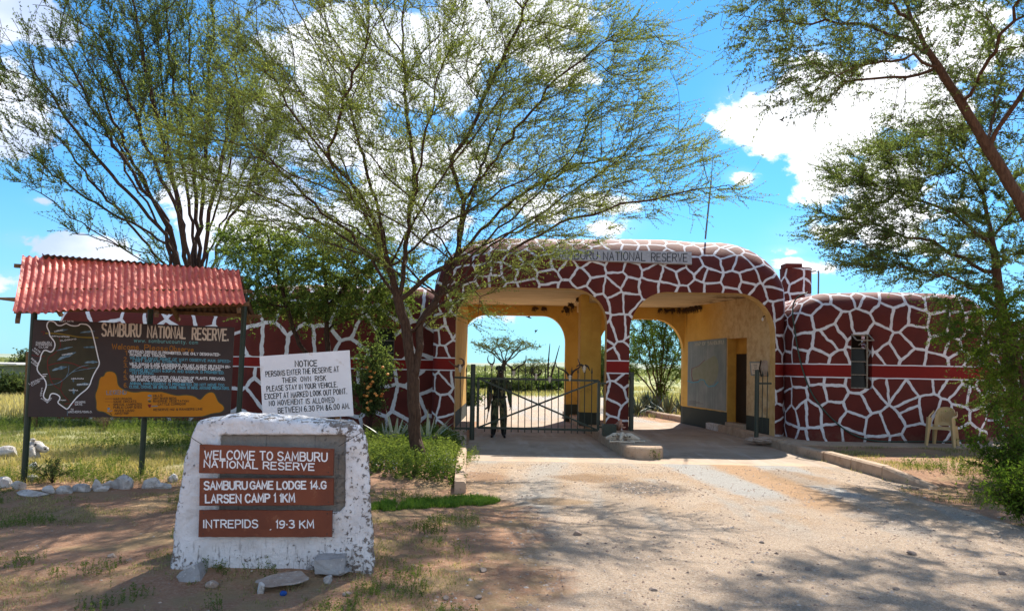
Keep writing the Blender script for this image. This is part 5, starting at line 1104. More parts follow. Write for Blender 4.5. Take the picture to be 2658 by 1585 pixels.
for s_ in (-1, 1): mb = MB(); mb.blob(A3(s_ * .082, .0, 1.59), (.012, .022, .034), 2, 0); mb.build('ear', M['skin'], guard, smooth=True)
mb = MB(); an = np.linspace(0, 2 * math.pi, 25)[:-1]; mb.grid(np.array([[A3((.186) * math.cos(a), .130 * math.sin(a), z) for z in (.975, .98, 1.02, 1.025)] for a in an]), closed_u=True); mb.build('belt', M['boot'], guard)
rf = thing('rifle', 'dark rifle slung at the right side of the guard with its barrel down', 'rifle', g3(545, 760, 16.95))
mb = MB(); r0, r1 = g3(548, 700, 16.93), g3(492, 1028, 16.93); mb.tube([lerp(r0, r1, .45), r1], [.014, .010], 8); mb.build('barrel', M['boot'], rf); mb = MB(); d_ = unit(r1 - r0); mb.tube([r0, lerp(r0, r1, .12), lerp(r0, r1, .3), lerp(r0, r1, .62)], [.045, .05, .03, .024], 8, flat=.5); mb.build('stock', M['hornbrown'], rf); mb = MB(); q = lerp(r0, r1, .42); mb.bar(q, q + [-.10, -.02, -.09], .035); mb.build('magazine', M['boot'], rf)
mb = MB(); mb.tube(curve3([r0 + [.02, 0, 0], A3(-.19, -.08, 1.42), A3(-.10, .10, 1.44), A3(-.17, .13, 1.2), lerp(r0, r1, .5)]), .009, 5); mb.build('sling', M['boot'], rf)

# ------------------------------------------------------------------ plastic chair by the right wing
cq = V3(AT(2447, 1152, 15.55)); cq[2] = .152; ch = thing('plastic_chair', 'yellowed plastic armchair standing against the giraffe-patterned right wing', 'chair', cq)
R = np.array(Matrix.Rotation(math.radians(-44), 3, 'Z')); L = lambda x, y, z: cq + R @ np.array([x, y, z])     # faces -y in its own frame
S_ = 1.0
mb = MB(); n = 12; u = np.linspace(-1, 1, n); 
P = np.array([[L(.225 * a * (1 - .08 * (b_ > 0)), -.20 + .42 * k / 9, .415 - .02 * math.sin(k / 9 * 3.14) * (1 - a * a)) for a in u] for k, b_ in enumerate(np.linspace(-1, 1, 10))]); mb.grid(P[:, ::-1])
P2 = P - np.array([0, 0, .05]); edge_ = lambda Q: np.concatenate([Q[0], Q[1:, -1], Q[-1, ::-1][1:], Q[::-1, 0][1:]]); mb.grid(np.array([edge_(P), edge_(P2)])); mb.grid(P - np.array([0, 0, .012])); mb.build('seat', M['plastic'], ch, smooth=False)
def leg3(top, bot, w0=.055, w1=.035):
    mb = MB(); mb.tube([top, lerp(top, bot, .5), bot], [w0, (w0 + w1) / 2, w1], 4, True, 0, math.pi / 4); return mb
for sx in (-1, 1):
    leg3(L(sx * .22, -.19, .63), L(sx * .27, -.235, 0)).build('leg', M['plastic'], ch); leg3(L(sx * .19, .20, .44), L(sx * .235, .29, 0)).build('leg', M['plastic'], ch)
    mb = MB(); P = curve3([L(sx * .225, -.21, .63), L(sx * .25, -.05, .645), L(sx * .26, .10, .67), L(sx * .225, .24, .75)]); n = len(P); mb.tube(P, np.linspace(.032, .026, n), 6, True, 0, 0, .45); mb.build('armrest', M['plastic'], ch, smooth=True)
mb = MB(); nu, nv = 17, 10
def backp(a, v):
    th = a * 1.15; w = .205 + .025 * v - .04 * v * v; z = .40 + v * (.44 - .10 * a ** 4 - .05 * a * a); return L(w * math.sin(th) / math.sin(1.15), .27 - .10 * (1 - math.cos(th)) / (1 - math.cos(1.15)) + .07 * v, z)
P = np.array([[backp(a, v) for a in np.linspace(-1, 1, nu)] for v in np.linspace(.08, 1, nv)]); mb.grid(P)
P2 = np.array([[backp(a, v) + R @ np.array([0, .014, 0]) for a in np.linspace(-1, 1, nu)] for v in np.linspace(.08, 1, nv)]); mb.grid(P2[:, ::-1]); mb.tube(P[-1] + R @ np.array([0, .007, 0]), .014, 6)
for q in np.linspace(-.5, .5, 7): mb.tube([backp(q, .28) + R @ np.array([0, -.006, 0]), backp(q, .86) + R @ np.array([0, -.006, 0])], .006, 4)
bk_ = mb.build('backrest', M['plastic'], ch, smooth=True)
mb = MB(); an = np.linspace(0, 2 * math.pi, 25); mb.tube([backp(.33 * math.cos(a), .55 + .26 * math.sin(a)) + R @ np.array([0, -.008, 0]) for a in an], .007, 5); mb.tube([backp(.16 * math.cos(a), .55 + .13 * math.sin(a)) + R @ np.array([0, -.008, 0]) for a in an], .006, 5); mb.build('back_ornament', M['plastic'], bk_)

# ------------------------------------------------------------------ hose, water tank, mast, nests, birds
K5 = lambda x, y: (1958 + x / 1.81, 580 + y / 1.81)
hp = []
for x, y in ((250, 325), (215, 335), (185, 365), (178, 420), (190, 500), (205, 600), (230, 700), (268, 800), (335, 890), (430, 975), (520, 1014), (600, 1023), (700, 1024), (820, 1022), (900, 1025), (985, 1018)):
    yy = YW
    for _ in range(6):
        q = AT(*K5(x, y), yy); dx = min(max((RX0 + .55 - q.x) / .55, 0), .98); dz = min(max((q.z - (z_at(760, YW + .5, 2300) - .6)) / .6, 0), .98); yy = YW + .55 * (1 - math.sqrt(1 - dx * dx)) + .6 * (1 - math.sqrt(1 - dz * dz)) - .035
    hp.append(V3(AT(*K5(x, y), yy)))
    hp[-1][2] = max(hp[-1][2], .172)
t = tag(MB().tube(curve3(hp), .016, 7).build('garden_hose', M['hose'], origin=hp[9], smooth=True), 'dark green garden hose hanging over the right wing and trailing along its foot', 'hose')
YT = 25.5; a, b_ = x_at(2040, YT), x_at(2119, YT); zt = z_at(695, YT, 2080); r_ = (b_ - a) / 2
t = thing('water_tank', 'giraffe-patterned water tank rising behind the building', 'tank', ((a + b_) / 2, YT + r_, 0))
mb = MB(); ns = 20; an = np.arange(ns + 1) / ns * 2 * math.pi; cx_, cy_ = (a + b_) / 2, YT + r_
mb.grid(np.array([[[cx_ + r_ * math.cos(q), cy_ + r_ * math.sin(q), z] for q in an] for z in (3.2, zt - .1, zt)])[::-1], np.array([[[r_ * q, z] for q in an] for z in (3.2, zt - .1, zt)])[::-1]); mb.build('tank_body', M['tank'], t, smooth=False)
mb = MB(); mb.lathe([(r_ * 1.02, zt), (r_ * 1.02, zt + .03), (r_ * .7, zt + .06), (.0, zt + .08)], (cx_, cy_, 0), 20); mb.bbox((a + .32, cy_ - .2, zt + .10), (.62, .5, .16), .02); mb.build('lid', M['main'], t)
mb = MB(); mb.box((cx_, cy_, 1.6), (r_ * 1.7, r_ * 1.7, 3.2)); mb.build('stand', M['wing_r'], t)
q = V3(AT(2123, 703, YT + .3)); mb = MB(); mb.tube(curve3([q + [-.2, .3, 0], q + [.02, 0, .02], q + [.03, 0, -.1], q + [.02, 0, -1.0]]), .03, 7); mb.build('pipe', M['metal'], t)
a = V3(AT(1831, 606, 18.6)); b_ = V3(AT(1846, 470, 18.6)); c_ = V3(AT(1851, 395, 18.6)); t = thing('radio_mast', 'thin leaning radio mast with a whip aerial on the gatehouse roof', 'antenna', a); mb = MB(); mb.tube([a - [0, 0, .15], b_], .024, 8); mb.build('pole', M['metal'], t); mb = MB(); mb.tube([b_, c_], [.012, .005], 6); mb.build('whip', M['wire'], t)
def nest(label, pts, r, seed):
    t = None; mb = MB(); rg = np.random.default_rng(seed)
    for p_ in pts:
        for k in range(9): mb.blob(np.array(p_) + rg.normal(0, r * .45, 3) * [1, .6, .7], np.array([1, 1, .8]) * r * rg.uniform(.35, .7), 2, .35, int(rg.integers(99)), 2.2)
        for k in range(40): d_ = unit(rg.normal(size=3)); s0 = np.array(p_) + d_ * r * .7; mb.tube([s0, s0 + (d_ + [0, 0, -.7]) * r * rg.uniform(.3, .9)], .006, 3)
    return tag(mb.build('bird_nest', M['mud'], origin=pts[0]), label, 'nest', 'bird nests under the ceiling')
nest('shaggy dried bird nest hanging from the left ceiling beside the pillar', [[*AT(1482, 792, 19.5)], [*AT(1505, 778, 19.3)], [*AT(1470, 805, 19.6)]], .10, 1)
nest('row of mud nests along the ceiling edge above the rear right arch', [[x_at(px, YR - .1), YR - .12, CZ - .08] for px in (1712, 1728, 1744, 1760)], .07, 2)
nest('mud nests along the ceiling edge above the painted wall map', [[*(w3(WL - dd, CZ - .08, .06))] for dd in (.15, .35, .55, .75, .95, 1.15)], .075, 5)
nest('small mud nest at the ceiling above the rear left arch', [[x_at(1385, YR - .1), YR - .1, CZ - .10], [x_at(1410, YR - .1), YR - .1, CZ - .1]], .07, 3)
def bird(label, px, py, Y, s_, rot):
    q = V3(AT(px, py, Y)); R = np.array(Matrix.Rotation(rot, 3, 'Y')); t = thing('flying_bird', label, 'bird', q, 'birds in flight'); L = lambda x, y, z: q + R @ np.array([x, y, z]) * s_
    mb = MB(); mb.tube([L(-.5, 0, 0), L(-.3, 0, .05), L(0, 0, .06), L(.3, 0, .06), L(.42, 0, .05), L(.52, 0, .03)], np.array([.03, .07, .12, .09, .06, .01]) * s_, 8); mb.add([L(-.45, 0, .03), L(-.85, .15, -.02), L(-.7, 0, 0), L(-.85, -.15, -.02)], [(0, 1, 2, 3)]); mb.build('body', M['black'], t, smooth=True)
    for sd in (-1, 1): mb = MB(); mb.add([L(.15, sd * .06, .06), L(.2, sd * .5, .34), L(-.15, sd * 1.0, .42), L(-.1, sd * .5, .25), L(-.2, sd * .06, .04)], [(0, 1, 2, 3, 4)]); mb.build('wing', M['black'], t)
bird('bird gliding just under the left rear arch', 1372, 824, 24, .22, .3); bird('bird diving in the sky seen through the left arch', 1392, 860, 30, .2, -.9); bird('bird high in front of the big white cloud', 2028, 313, 40, .35, .5)

# ------------------------------------------------------------------ stones
def rock(label, px, py, size, mat, seed, group=None, planes=5, z=None, name='rock', cat='rock', rz=0.0, sub=3, rough=.22):
    q = V3(G(px, py)); q[2] = float(gh(q[0], q[1])); mb = MB(); R = np.array(Matrix.Rotation(rz, 3, 'Z')); mb.blob(q + [0, 0, size[2] * (.62 if z is None else z)], size, sub, rough, seed, 1.5, R, 0, planes)
    return tag(mb.build(name, M[mat], origin=q, smooth=False), label, cat, group)
D2 = lambda x, y: (x / 2.489, 1100 + y / 2.489)
gA = 'stones at the foot of the monument'
def hullrock(label, pts, Y, dep, mat, seed, group):
    bm = bmesh.new(); rg = np.random.default_rng(seed); F_ = [V3(AT(*D2(x, y), Y + dy)) for x, y, dy in pts]; c = np.mean(F_, 0)
    for q in F_: bm.verts.new(q); q2 = c + (q - c) * .8; bm.verts.new(q2 + [0, dep, 0])
    r = bmesh.ops.convex_hull(bm, input=bm.verts); bmesh.ops.delete(bm, geom=[g for g in r['geom_interior'] if isinstance(g, bmesh.types.BMVert)], context='VERTS')
    bmesh.ops.triangulate(bm, faces=bm.faces); bmesh.ops.subdivide_edges(bm, edges=bm.edges, cuts=3, use_grid_fill=True)
    mb = MB(); mb.bm(bm); v = mb.V[0]; v += (np.stack([vnoise(v + 3.1 * k, 14, seed + k, 3) for k in range(3)], -1) - .5) * .022
    o = c.copy(); o[2] = v[:, 2].min(); return tag(mb.build('rock', M[mat], origin=o), label, 'rock', group)
hullrock('upright pointed grey stone leaning on the left foot of the monument', [(1140, 985, 0), (1165, 955, .02), (1225, 925, .04), (1275, 903, .06), (1290, 960, .02), (1302, 1045, -.02), (1215, 1062, -.06), (1150, 1018, -.02)], 5.62, .18, 'rockg', 3, gA)
hullrock('square grey block leaning on the right front of the monument', [(2030, 872, -.02), (2050, 842, .10), (2226, 838, .10), (2232, 868, .0), (2224, 952, -.03), (2180, 970, -.05), (2030, 968, -.03)], 5.74, .16, 'rockg', 8, gA)
hullrock('long flat tan slab lying in front of the monument', [(1643, 1022, -.06), (1655, 1005, .0), (1780, 965, .10), (1945, 948, .16), (1998, 985, .05), (1995, 1005, .0), (1880, 1040, -.08), (1720, 1052, -.12)], 5.5, .05, 'rockb', 12, gA)
rock('flat pale stone right of the long slab below the square block', *D2(2180, 1000), (.13, .09, .04), 'rockg', 15, gA, 6)
rock('thin flat dark stone at the right foot of the monument', *D2(2310, 972), (.10, .07, .035), 'rockb', 17, gA, 6)
rock('small white pebble standing below the flat pale stone', *D2(2125, 1050), (.045, .035, .04), 'rockw', 21, gA, 4)
rock('small white stone in the grass right of the centre of the monument front', *D2(1688, 1100), (.042, .03, .055), 'rockw', 22, gA, 4, rz=.4)
rock('oval whitish stone right of the pointed grey stone', *D2(1372, 1058), (.055, .04, .035), 'rockb', 25, gA, 4)
rock('tiny whitish stone on the soil left of the long slab', *D2(1425, 968), (.03, .025, .022), 'rockb', 26, gA, 4)
for k, (x, y, s_, lb) in enumerate(((715, 870, .045, 'grey pebble on the bare soil left of the monument'), (2240, 1128, .035, 'tan pebble in the grass right of the monument front'))): rock(lb, *D2(x, y), (s_, s_ * .7, s_ * .5), 'rockb', 31 + k, None, 4)
gB = 'whitewashed stones edging the lawn'
row = [(20, 385, .13, .10, 'white stone at the far left end of the lawn edging'), (120, 400, .10, .09, 'dark-sided white stone just left of the left sign pole'), (215, 436, .23, .055, 'long low white stone right of the left sign pole'), (320, 425, .10, .07, 'dull white stone beside the small grey bush'), (418, 425, .11, .075, 'squarish white stone right of the small grey bush'), (522, 412, .17, .065, 'long curved white stone in the middle of the lawn edging'),
       (620, 395, .10, .09, 'mossy white stone left of the big pointed one'), (665, 412, .11, .05, 'low flat white stone under the mossy one'), (785, 395, .16, .15, 'big pointed white stone left of the middle sign pole'), (705, 390, .11, .07, 'flat white stone leaning on the big pointed one'), (970, 395, .14, .11, 'bulky white stone right of the middle sign pole'), (1050, 395, .14, .07, 'flat hollow white stone near the monument'), (1105, 360, .10, .08, 'white stone half hidden by the monument')]
for k, (x, y, w_, h_, lb) in enumerate(row): rock(lb, *D2(x, y + 22), (w_, w_ * .6, h_), 'rockw', 41 + k, gB, 5, .45, rz=.2 * math.sin(k * 2.1))
gC = 'whitewashed stones heaped on the lawn'
for k, (x, y, w_, h_, lb) in enumerate(((50, 250, .20, .12, 'large white stone on the lawn left of the sign pole'), (215, 265, .17, .16, 'white stone under the snout-shaped stone'), (225, 322, .09, .08, 'small white stone in the grass below the heap'), (222, 362, .10, .06, 'lowest white stone of the heap behind the sign pole'))): rock(lb, *D2(x, y + 10), (w_, w_ * .7, h_), 'rockw', 61 + k, gC, 5, .6)
q = V3(G(*D2(235, 270))); q[2] = .27; t = thing('animal_figure', 'whitewashed animal head figure set on white stones behind the left sign pole', 'figure', q)
mb = MB(); mb.tube([q + [-.12, .02, .0], q + [-.07, 0, .05], q + [.03, -.02, .05], q + [.12, -.04, .01], q + [.19, -.05, .0], q + [.21, -.05, -.01]], [.06, .10, .095, .06, .05, .03], 9); mb.blob(q + [-.03, -.06, .16], (.04, .04, .03), 2, .3); mb.blob(q + [.18, -.07, .04], (.03, .03, .03), 2, .1); mb.build('head', M['rockw'], t, smooth=True)
mb = MB(); mb.blob(q + [.195, -.09, .02], (.016, .02, .014), 2, 0); mb.blob(q + [.04, -.10, .09], (.016, .012, .016), 2, 0); mb.build('nostril_and_eye', M['dark'], t)
gD = 'larger stones on the gravel road'
E7 = lambda x, y: (900 + x / 2.489, 1080 + y / 2.489); E8 = lambda x, y: (1800 + x / 2.901, 1080 + y / 2.901)
for k, (f_, x, y, s_, lb) in enumerate(((E7, 1483, 768, .085, 'smooth oval stone alone on the gravel'), (E7, 645, 1195, .05, 'brown stone in the dappled shade near the bottom edge'), (E7, 850, 1188, .05, 'grey lump of gravel right of the brown stone'), (E7, 1982, 1115, .055, 'angular stone in the shade below the gravel lane'), (E7, 875, 1012, .06, 'flat tan stone on the gravel right of the monument'), (E8, 515, 952, .05, 'reddish angular stone on the sunny gravel'), (E8, 1640, 1048, .065, 'flat dark stone on the gravel at the right'), (E8, 2325, 1200, .06, 'grey stone in the shade at the far right of the gravel'), (E8, 1525, 1312, .05, 'whitish stone in the shade at the bottom right'), (E8, 1280, 1378, .05, 'reddish flat stone at the bottom of the gravel'), (E8, 498, 1200, .045, 'dark stone in the dappled shade right of the centre'), (E8, 860, 1160, .05, 'dark flat stone in the shade right of the centre'))):
    rock(lb, *f_(x, y), (s_ * .72, s_ * .55, s_ * .38), 'roadrock', 81 + k, gD, 5, .5, rz=k)
q = V3(G(*D2(1830, 1118))); q[2] = float(gh(q[0], q[1])) + .015; tag(MB().blob(q, (.03, .025, .02), 2, .3, 4).build('bottle_cap', simple('blue_plastic', (0.01, 0.07, 0.30), None, .4, 9, 0), origin=q), 'small crumpled blue plastic scrap on the soil', 'litter')
# painted-sheet shed and fence post at the far left
q = V3(AT(10, 1010, 32)); t = thing('shed', 'pale green corrugated sheet shed far left behind the map board', 'shed', (q[0], 32, 0))
x1 = x_at(36, 32); z0_, z1_ = z_at(1020, 32, 20), z_at(949, 32, 20); mb = MB(); n = 120; xs = np.linspace(x1 - 5, x1, n); off = .03 * np.cos(np.arange(n) * 2.1); mb.grid(np.array([[[x, 32 + o, z] for x, o in zip(xs, off)] for z in (0, z1_)])); mb.grid(np.array([[[x1 + o, 32 + y_, z] for y_, o in zip(np.linspace(0, 4, n), off)] for z in (0, z1_)])); mb.build('wall', simple('pale_green_sheet', (0.22, 0.30, 0.27), (0.30, 0.33, 0.31), .6, 3, .2), t)
mb = MB(); mb.bbox((x1 - 2.2, 33.6, z1_ + .08), (5.6, 4.6, .08), .02); mb.build('roof', simple('pale_roof_sheet', (.55, .53, .5), None, .6, 3, .2), t)
q = V3(G(68, 1120)); q2 = V3(AT(68, 912, q[1])); mb = MB(); mb.bbox((q[0], q[1], q2[2] / 2), (.10, .10, q2[2]), .015); mb.bbox((q[0] + .14, q[1] + .05, q2[2] / 2 - .1), (.16, .05, q2[2] - .2), .01); tag(mb.build('fence_post', M['wood'], origin=(q[0], q[1], 0)), 'brown timber fence post left of the map board', 'post')
# ------------------------------------------------------------------ trees
def resample(P, D):
    P = np.asarray(P, float); L = np.concatenate([[0], np.cumsum(np.linalg.norm(np.diff(P, axis=0), axis=1))]); n = max(2, int(L[-1] / D) + 1); s = np.linspace(0, L[-1], n)
    return np.stack([np.interp(s, L, P[:, i]) for i in range(3)], -1)
def grow(seeds, A, D, infl, kill, iters, rg, trop=(0, 0, 0), jit=.25, maxch=3, focus=None, rad=0.0):
    pos_, par, ch = [], [], []
    def addn(p, q): pos_.append(np.array(p, float)); par.append(q); ch.append(0); (q >= 0 and ch.__setitem__(q, ch[q] + 1)); return len(pos_) - 1
    for k, S in enumerate(seeds):
        P = resample(S, D)
        P[1:-1] += rg.normal(0, D * (.03 if k == 0 else .11), P[1:-1].shape)
        if k == 0: last = addn(P[0], -1); P = P[1:]
        else:
            d = np.linalg.norm(np.array(pos_) - P[0], axis=1); last = int(d.argmin())
            if d[last] < D * .7: P = P[1:]
        for p in P: last = addn(p, last)
    X = np.array(pos_); near = np.zeros(len(A), int); dist = np.full(len(A), 1e9)
    for a in range(0, len(X), 256):
        dd = np.linalg.norm(A[:, None] - X[None, a:a + 256], axis=2); m = dd.min(1); u = m < dist; near[u] = a + dd.argmin(1)[u]; dist[u] = m[u]
    alive = dist > kill; trop = np.array(trop, float)
    for it in range(iters):
        act = alive & (dist < infl)
        if not act.any(): break
        ids, inv = np.unique(near[act], return_inverse=True); dv = unit(A[act] - X[near[act]]); S = np.zeros((len(ids), 3)); np.add.at(S, inv, dv)
        prv = np.array([X[i] - X[par[i]] if par[i] >= 0 else np.array([0, 0, 1.0]) for i in ids])
        d = unit(unit(S) + unit(prv) * .45 + rg.normal(0, jit, S.shape) + trop + (0 if focus is None else rad * unit(X[ids] - focus))); new = []
        for i, di in zip(ids, d):
            if ch[i] < maxch: new.append((addn(X[i] + di * D, i)))
        if not new: break
        N_ = np.array([pos_[i] for i in new]); X = np.array(pos_); base = new[0]
        dd = np.linalg.norm(A[:, None] - N_[None], axis=2); m = dd.min(1); u = m < dist; near[u] = base + dd.argmin(1)[u]; dist[u] = m[u]; alive &= dist > kill
        stuck = ~np.isin(near, new) & act & (np.array(ch)[near] >= maxch); alive &= ~stuck
    return X, np.array(par)
def radii(par, r0, R):
    n = len(par); c = np.zeros(n); 
    for i in range(n - 1, -1, -1):
        if c[i] == 0: c[i] = 1
        if par[i] >= 0: c[par[i]] += c[i]
    p = math.log(max(c[0], 2)) / math.log(R / r0); return r0 * c ** (1 / p), c
def limb_mesh(mb, X, par, r, ns_big=8):
    n = len(X); ref = unit(np.array([.31, .93, .2])); has = par >= 0; d = np.zeros((n, 3)); d[has] = X[has] - X[par[has]]
    for i in np.nonzero(~has)[0]: d[i] = [0, 0, 1]
    # main child of every node continues its ring
    main = -np.ones(n, int); best = np.zeros(n)
    for i in range(n):
        q = par[i]
        if q >= 0 and r[i] > best[q]: best[q] = r[i]; main[q] = i
    t = unit(d); t2 = t.copy(); m_ = main >= 0; t2[m_] = unit(t[m_] + t[main[m_]])
    def ring(c, tt, rr, ns):
        A = unit(ref - tt * (tt @ ref)[:, None]); B = np.cross(tt, A); a = np.arange(ns) / ns * 2 * math.pi
        return c[:, None] + rr[:, None, None] * (np.cos(a)[None, :, None] * A[:, None] + np.sin(a)[None, :, None] * B[:, None])
    for lo, hi, ns in ((.03, 9, ns_big), (.009, .03, 5), (0, .009, 3)):
        e = np.nonzero(has & (r >= lo) & (r < hi))[0]
        if not len(e): continue
        q = par[e]; ismain = main[q] == e; tb = np.where(ismain[:, None], t2[q], t[e]); rb = np.where(ismain, r[q], np.minimum(r[q], r[e] * 1.25))
        V0 = ring(X[q], tb, rb, ns); V1 = ring(X[e] + t[e] * r[e][:, None] * .15, t2[e], r[e], ns); k = len(e); V = np.concatenate([V0.reshape(-1, 3), V1.reshape(-1, 3)])
        i = np.arange(k)[:, None] * ns + np.arange(ns)[None]; j = np.arange(k)[:, None] * ns + (np.arange(ns)[None] + 1) % ns
        mb.add(V, np.stack([i, j, j + k * ns, i + k * ns], -1).reshape(-1, 4))
    return t
def twigs(base, d0, n_per, L, rg, spread=.9, up=0.0, flat=.5, m=4, droop=0.0):
    k = len(base) * n_per; P0 = np.repeat(base, n_per, 0); D0 = np.repeat(d0, n_per, 0); rd = rg.normal(0, 1, (k, 3)); rd[:, 2] *= flat
    D = unit(D0 * .7 + rd * spread + [0, 0, up]); Ln = L * rg.uniform(.45, 1.15, k); bend = rg.normal(0, .35, (k, 3)) + [0, 0, -droop]
    s = np.linspace(0, 1, m)
    return P0[:, None] + D[:, None] * (Ln[:, None] * s)[..., None] + bend[:, None] * (Ln[:, None] * .5 * s ** 2)[..., None], D
def twig_mesh(mb, P, r=.003):
    k, m = P.shape[:2]; t = unit(P[:, -1] - P[:, 0]); A = unit(np.cross(t, [.3, .2, .93])); B = np.cross(t, A); rr = r * np.linspace(1, .45, m); V = []
    for a in (0, 2.094, 4.189): V.append(P + rr[None, :, None] * (math.cos(a) * A[:, None] + math.sin(a) * B[:, None]))
    V = np.stack(V, 2).reshape(-1, 3); i = (np.arange(k)[:, None, None] * m + np.arange(m - 1)[None, :, None]) * 3; j = np.arange(3)[None, None]; j2 = (j + 1) % 3
    mb.add(V, np.stack([i + j, i + j2, i + 3 + j2, i + 3 + j], -1).reshape(-1, 4))
def leaf_quads(mb, C, D, ln, wd, rg, rnd=None):
    k = len(C); S = unit(np.cross(D, rg.normal(size=(k, 3)))); ln = np.broadcast_to(ln, (k,))[:, None]; wd = np.broadcast_to(wd, (k,))[:, None]
    V = np.stack([C, C + D * ln * .5 + S * wd * .5, C + D * ln, C + D * ln * .5 - S * wd * .5], 1).reshape(-1, 3)
    rnd = rg.uniform(0, 1, k) if rnd is None else rnd
    mb.add(V, np.arange(4 * k).reshape(-1, 4), r=np.repeat(rnd, 4))
def foliage(mb, P, step, per, ln, wd, rg, along=.35, start=.12, droop=0.0):
    """tufts of small leaves spaced along the twigs"""
    k, m = P.shape[:2]; Ln = np.linalg.norm(P[:, -1] - P[:, 0], axis=1); nt = max(2, int(np.median(Ln) / step)); s = np.linspace(start, 1, nt)[None] + rg.uniform(-.5, .5, (k, nt)) / nt; s = np.clip(s, 0, 1) * (m - 1)
    i = np.clip(s.astype(int), 0, m - 2); f = (s - i)[..., None]; kk = np.arange(k)[:, None]; C = P[kk, i] * (1 - f) + P[kk, i + 1] * f; T = unit(P[kk, i + 1] - P[kk, i])
    C = np.repeat(C.reshape(-1, 3), per, 0); T = np.repeat(T.reshape(-1, 3), per, 0); D = unit(T * along + rg.normal(0, 1, C.shape) * .75 + [0, 0, .1 - droop]); sz = rg.uniform(.6, 1.2, len(C))
    leaf_quads(mb, C, D, ln * sz, wd * sz, rg)
def ell(px, py, Y, a, b_, dep, n, rg, shell=0.0):
    c = V3(AT(px, py, Y)); d = unit(rg.normal(size=(n, 3))); r = rg.uniform(shell, 1, n) ** (1 / 2.4); return c + d * r[:, None] * np.array([a * Y / FPX, dep, b_ * Y / FPX])
def pxline(L): return [V3(AT(x, y, Y)) for x, y, Y in L]
def tree(name, label, cat, seeds, A, mats, group=None, D=.22, infl=1.6, kill=.3, iters=90, R=.13, r0=.0045, seed=1, tw=dict(n=3, L=.42), fol=dict(step=.045, per=3, ln=.034, wd=.013), thin=.016, trop=(0, 0, 0), jit=.22, pods=0, twr=.003, focus=None, rad=.35, squash=1.0, follow=.5, clump=0.0):
    rg = np.random.default_rng(seed); X, par = grow(seeds, A, D, infl, kill, iters, rg, trop, jit, 3, focus, rad); r, c = radii(par, r0, R)
    root = thing(name, label, cat, X[0] * [1, 1, 1], group); mb = MB(); t = limb_mesh(mb, X, par, r)
    # flare at the foot
    if R > .05: mb.tube([X[0] - [0, 0, .15], X[0] + [0, 0, .02], X[0] + [0, 0, .2], X[min(2, len(X) - 1)]], [R * 1.3, R * 1.2, R * 1.06, R * .96], 10)
    e = np.nonzero((r < thin) & (par >= 0))[0]; k_ = tw.get('keep', 1.0)
    if k_ < 1: e = e[rg.uniform(size=len(e)) < k_]
    f = rg.uniform(0, 1, (len(e), 1)); B0 = X[e] * f + X[par[e]] * (1 - f); T0 = t[e] if focus is None else unit(t[e] * follow + unit((B0 - focus) * [1, 1, squash]))
    if clump:
        kp = rg.uniform(size=len(B0)) < .22 + .78 * sstep(.38, .56, vnoise(B0 * [1, 1, 1.5], clump, seed, 2)); B0, T0 = B0[kp], T0[kp]
    P, Dv = twigs(B0, T0, tw['n'], tw['L'], rg, tw.get('spread', .9), tw.get('up', 0), tw.get('flat', .6), 4, tw.get('droop', 0))
    twig_mesh(mb, P, twr); mb.build('trunk', M[mats[0]], root, smooth=True)
    mc = MB(); foliage(mc, P, fol['step'], fol['per'], fol['ln'], fol['wd'], rg, fol.get('along', .35), droop=fol.get('droop', 0)); mc.build('crown', M[mats[1]], root)
    if pods:
        mp = MB(); i = rg.integers(0, len(P), pods); C = P[i, rg.integers(1, 4, pods)]; leaf_quads(mp, C, unit(rg.normal(0, .18, (pods, 3)) + [0, 0, -1]), rg.uniform(.08, .15, pods), .017, rg); leaf_quads(mp, C, unit(rg.normal(0, .18, (pods, 3)) + [0, 0, -1]), rg.uniform(.08, .15, pods), .014, rg); o = mp.build('seed_pods', M['pod'], root); o['kind'] = 'stuff'
    print(name, len(X), len(P), sum(len(q) for q, _ in mc.F)); return root

rg = np.random.default_rng(11)
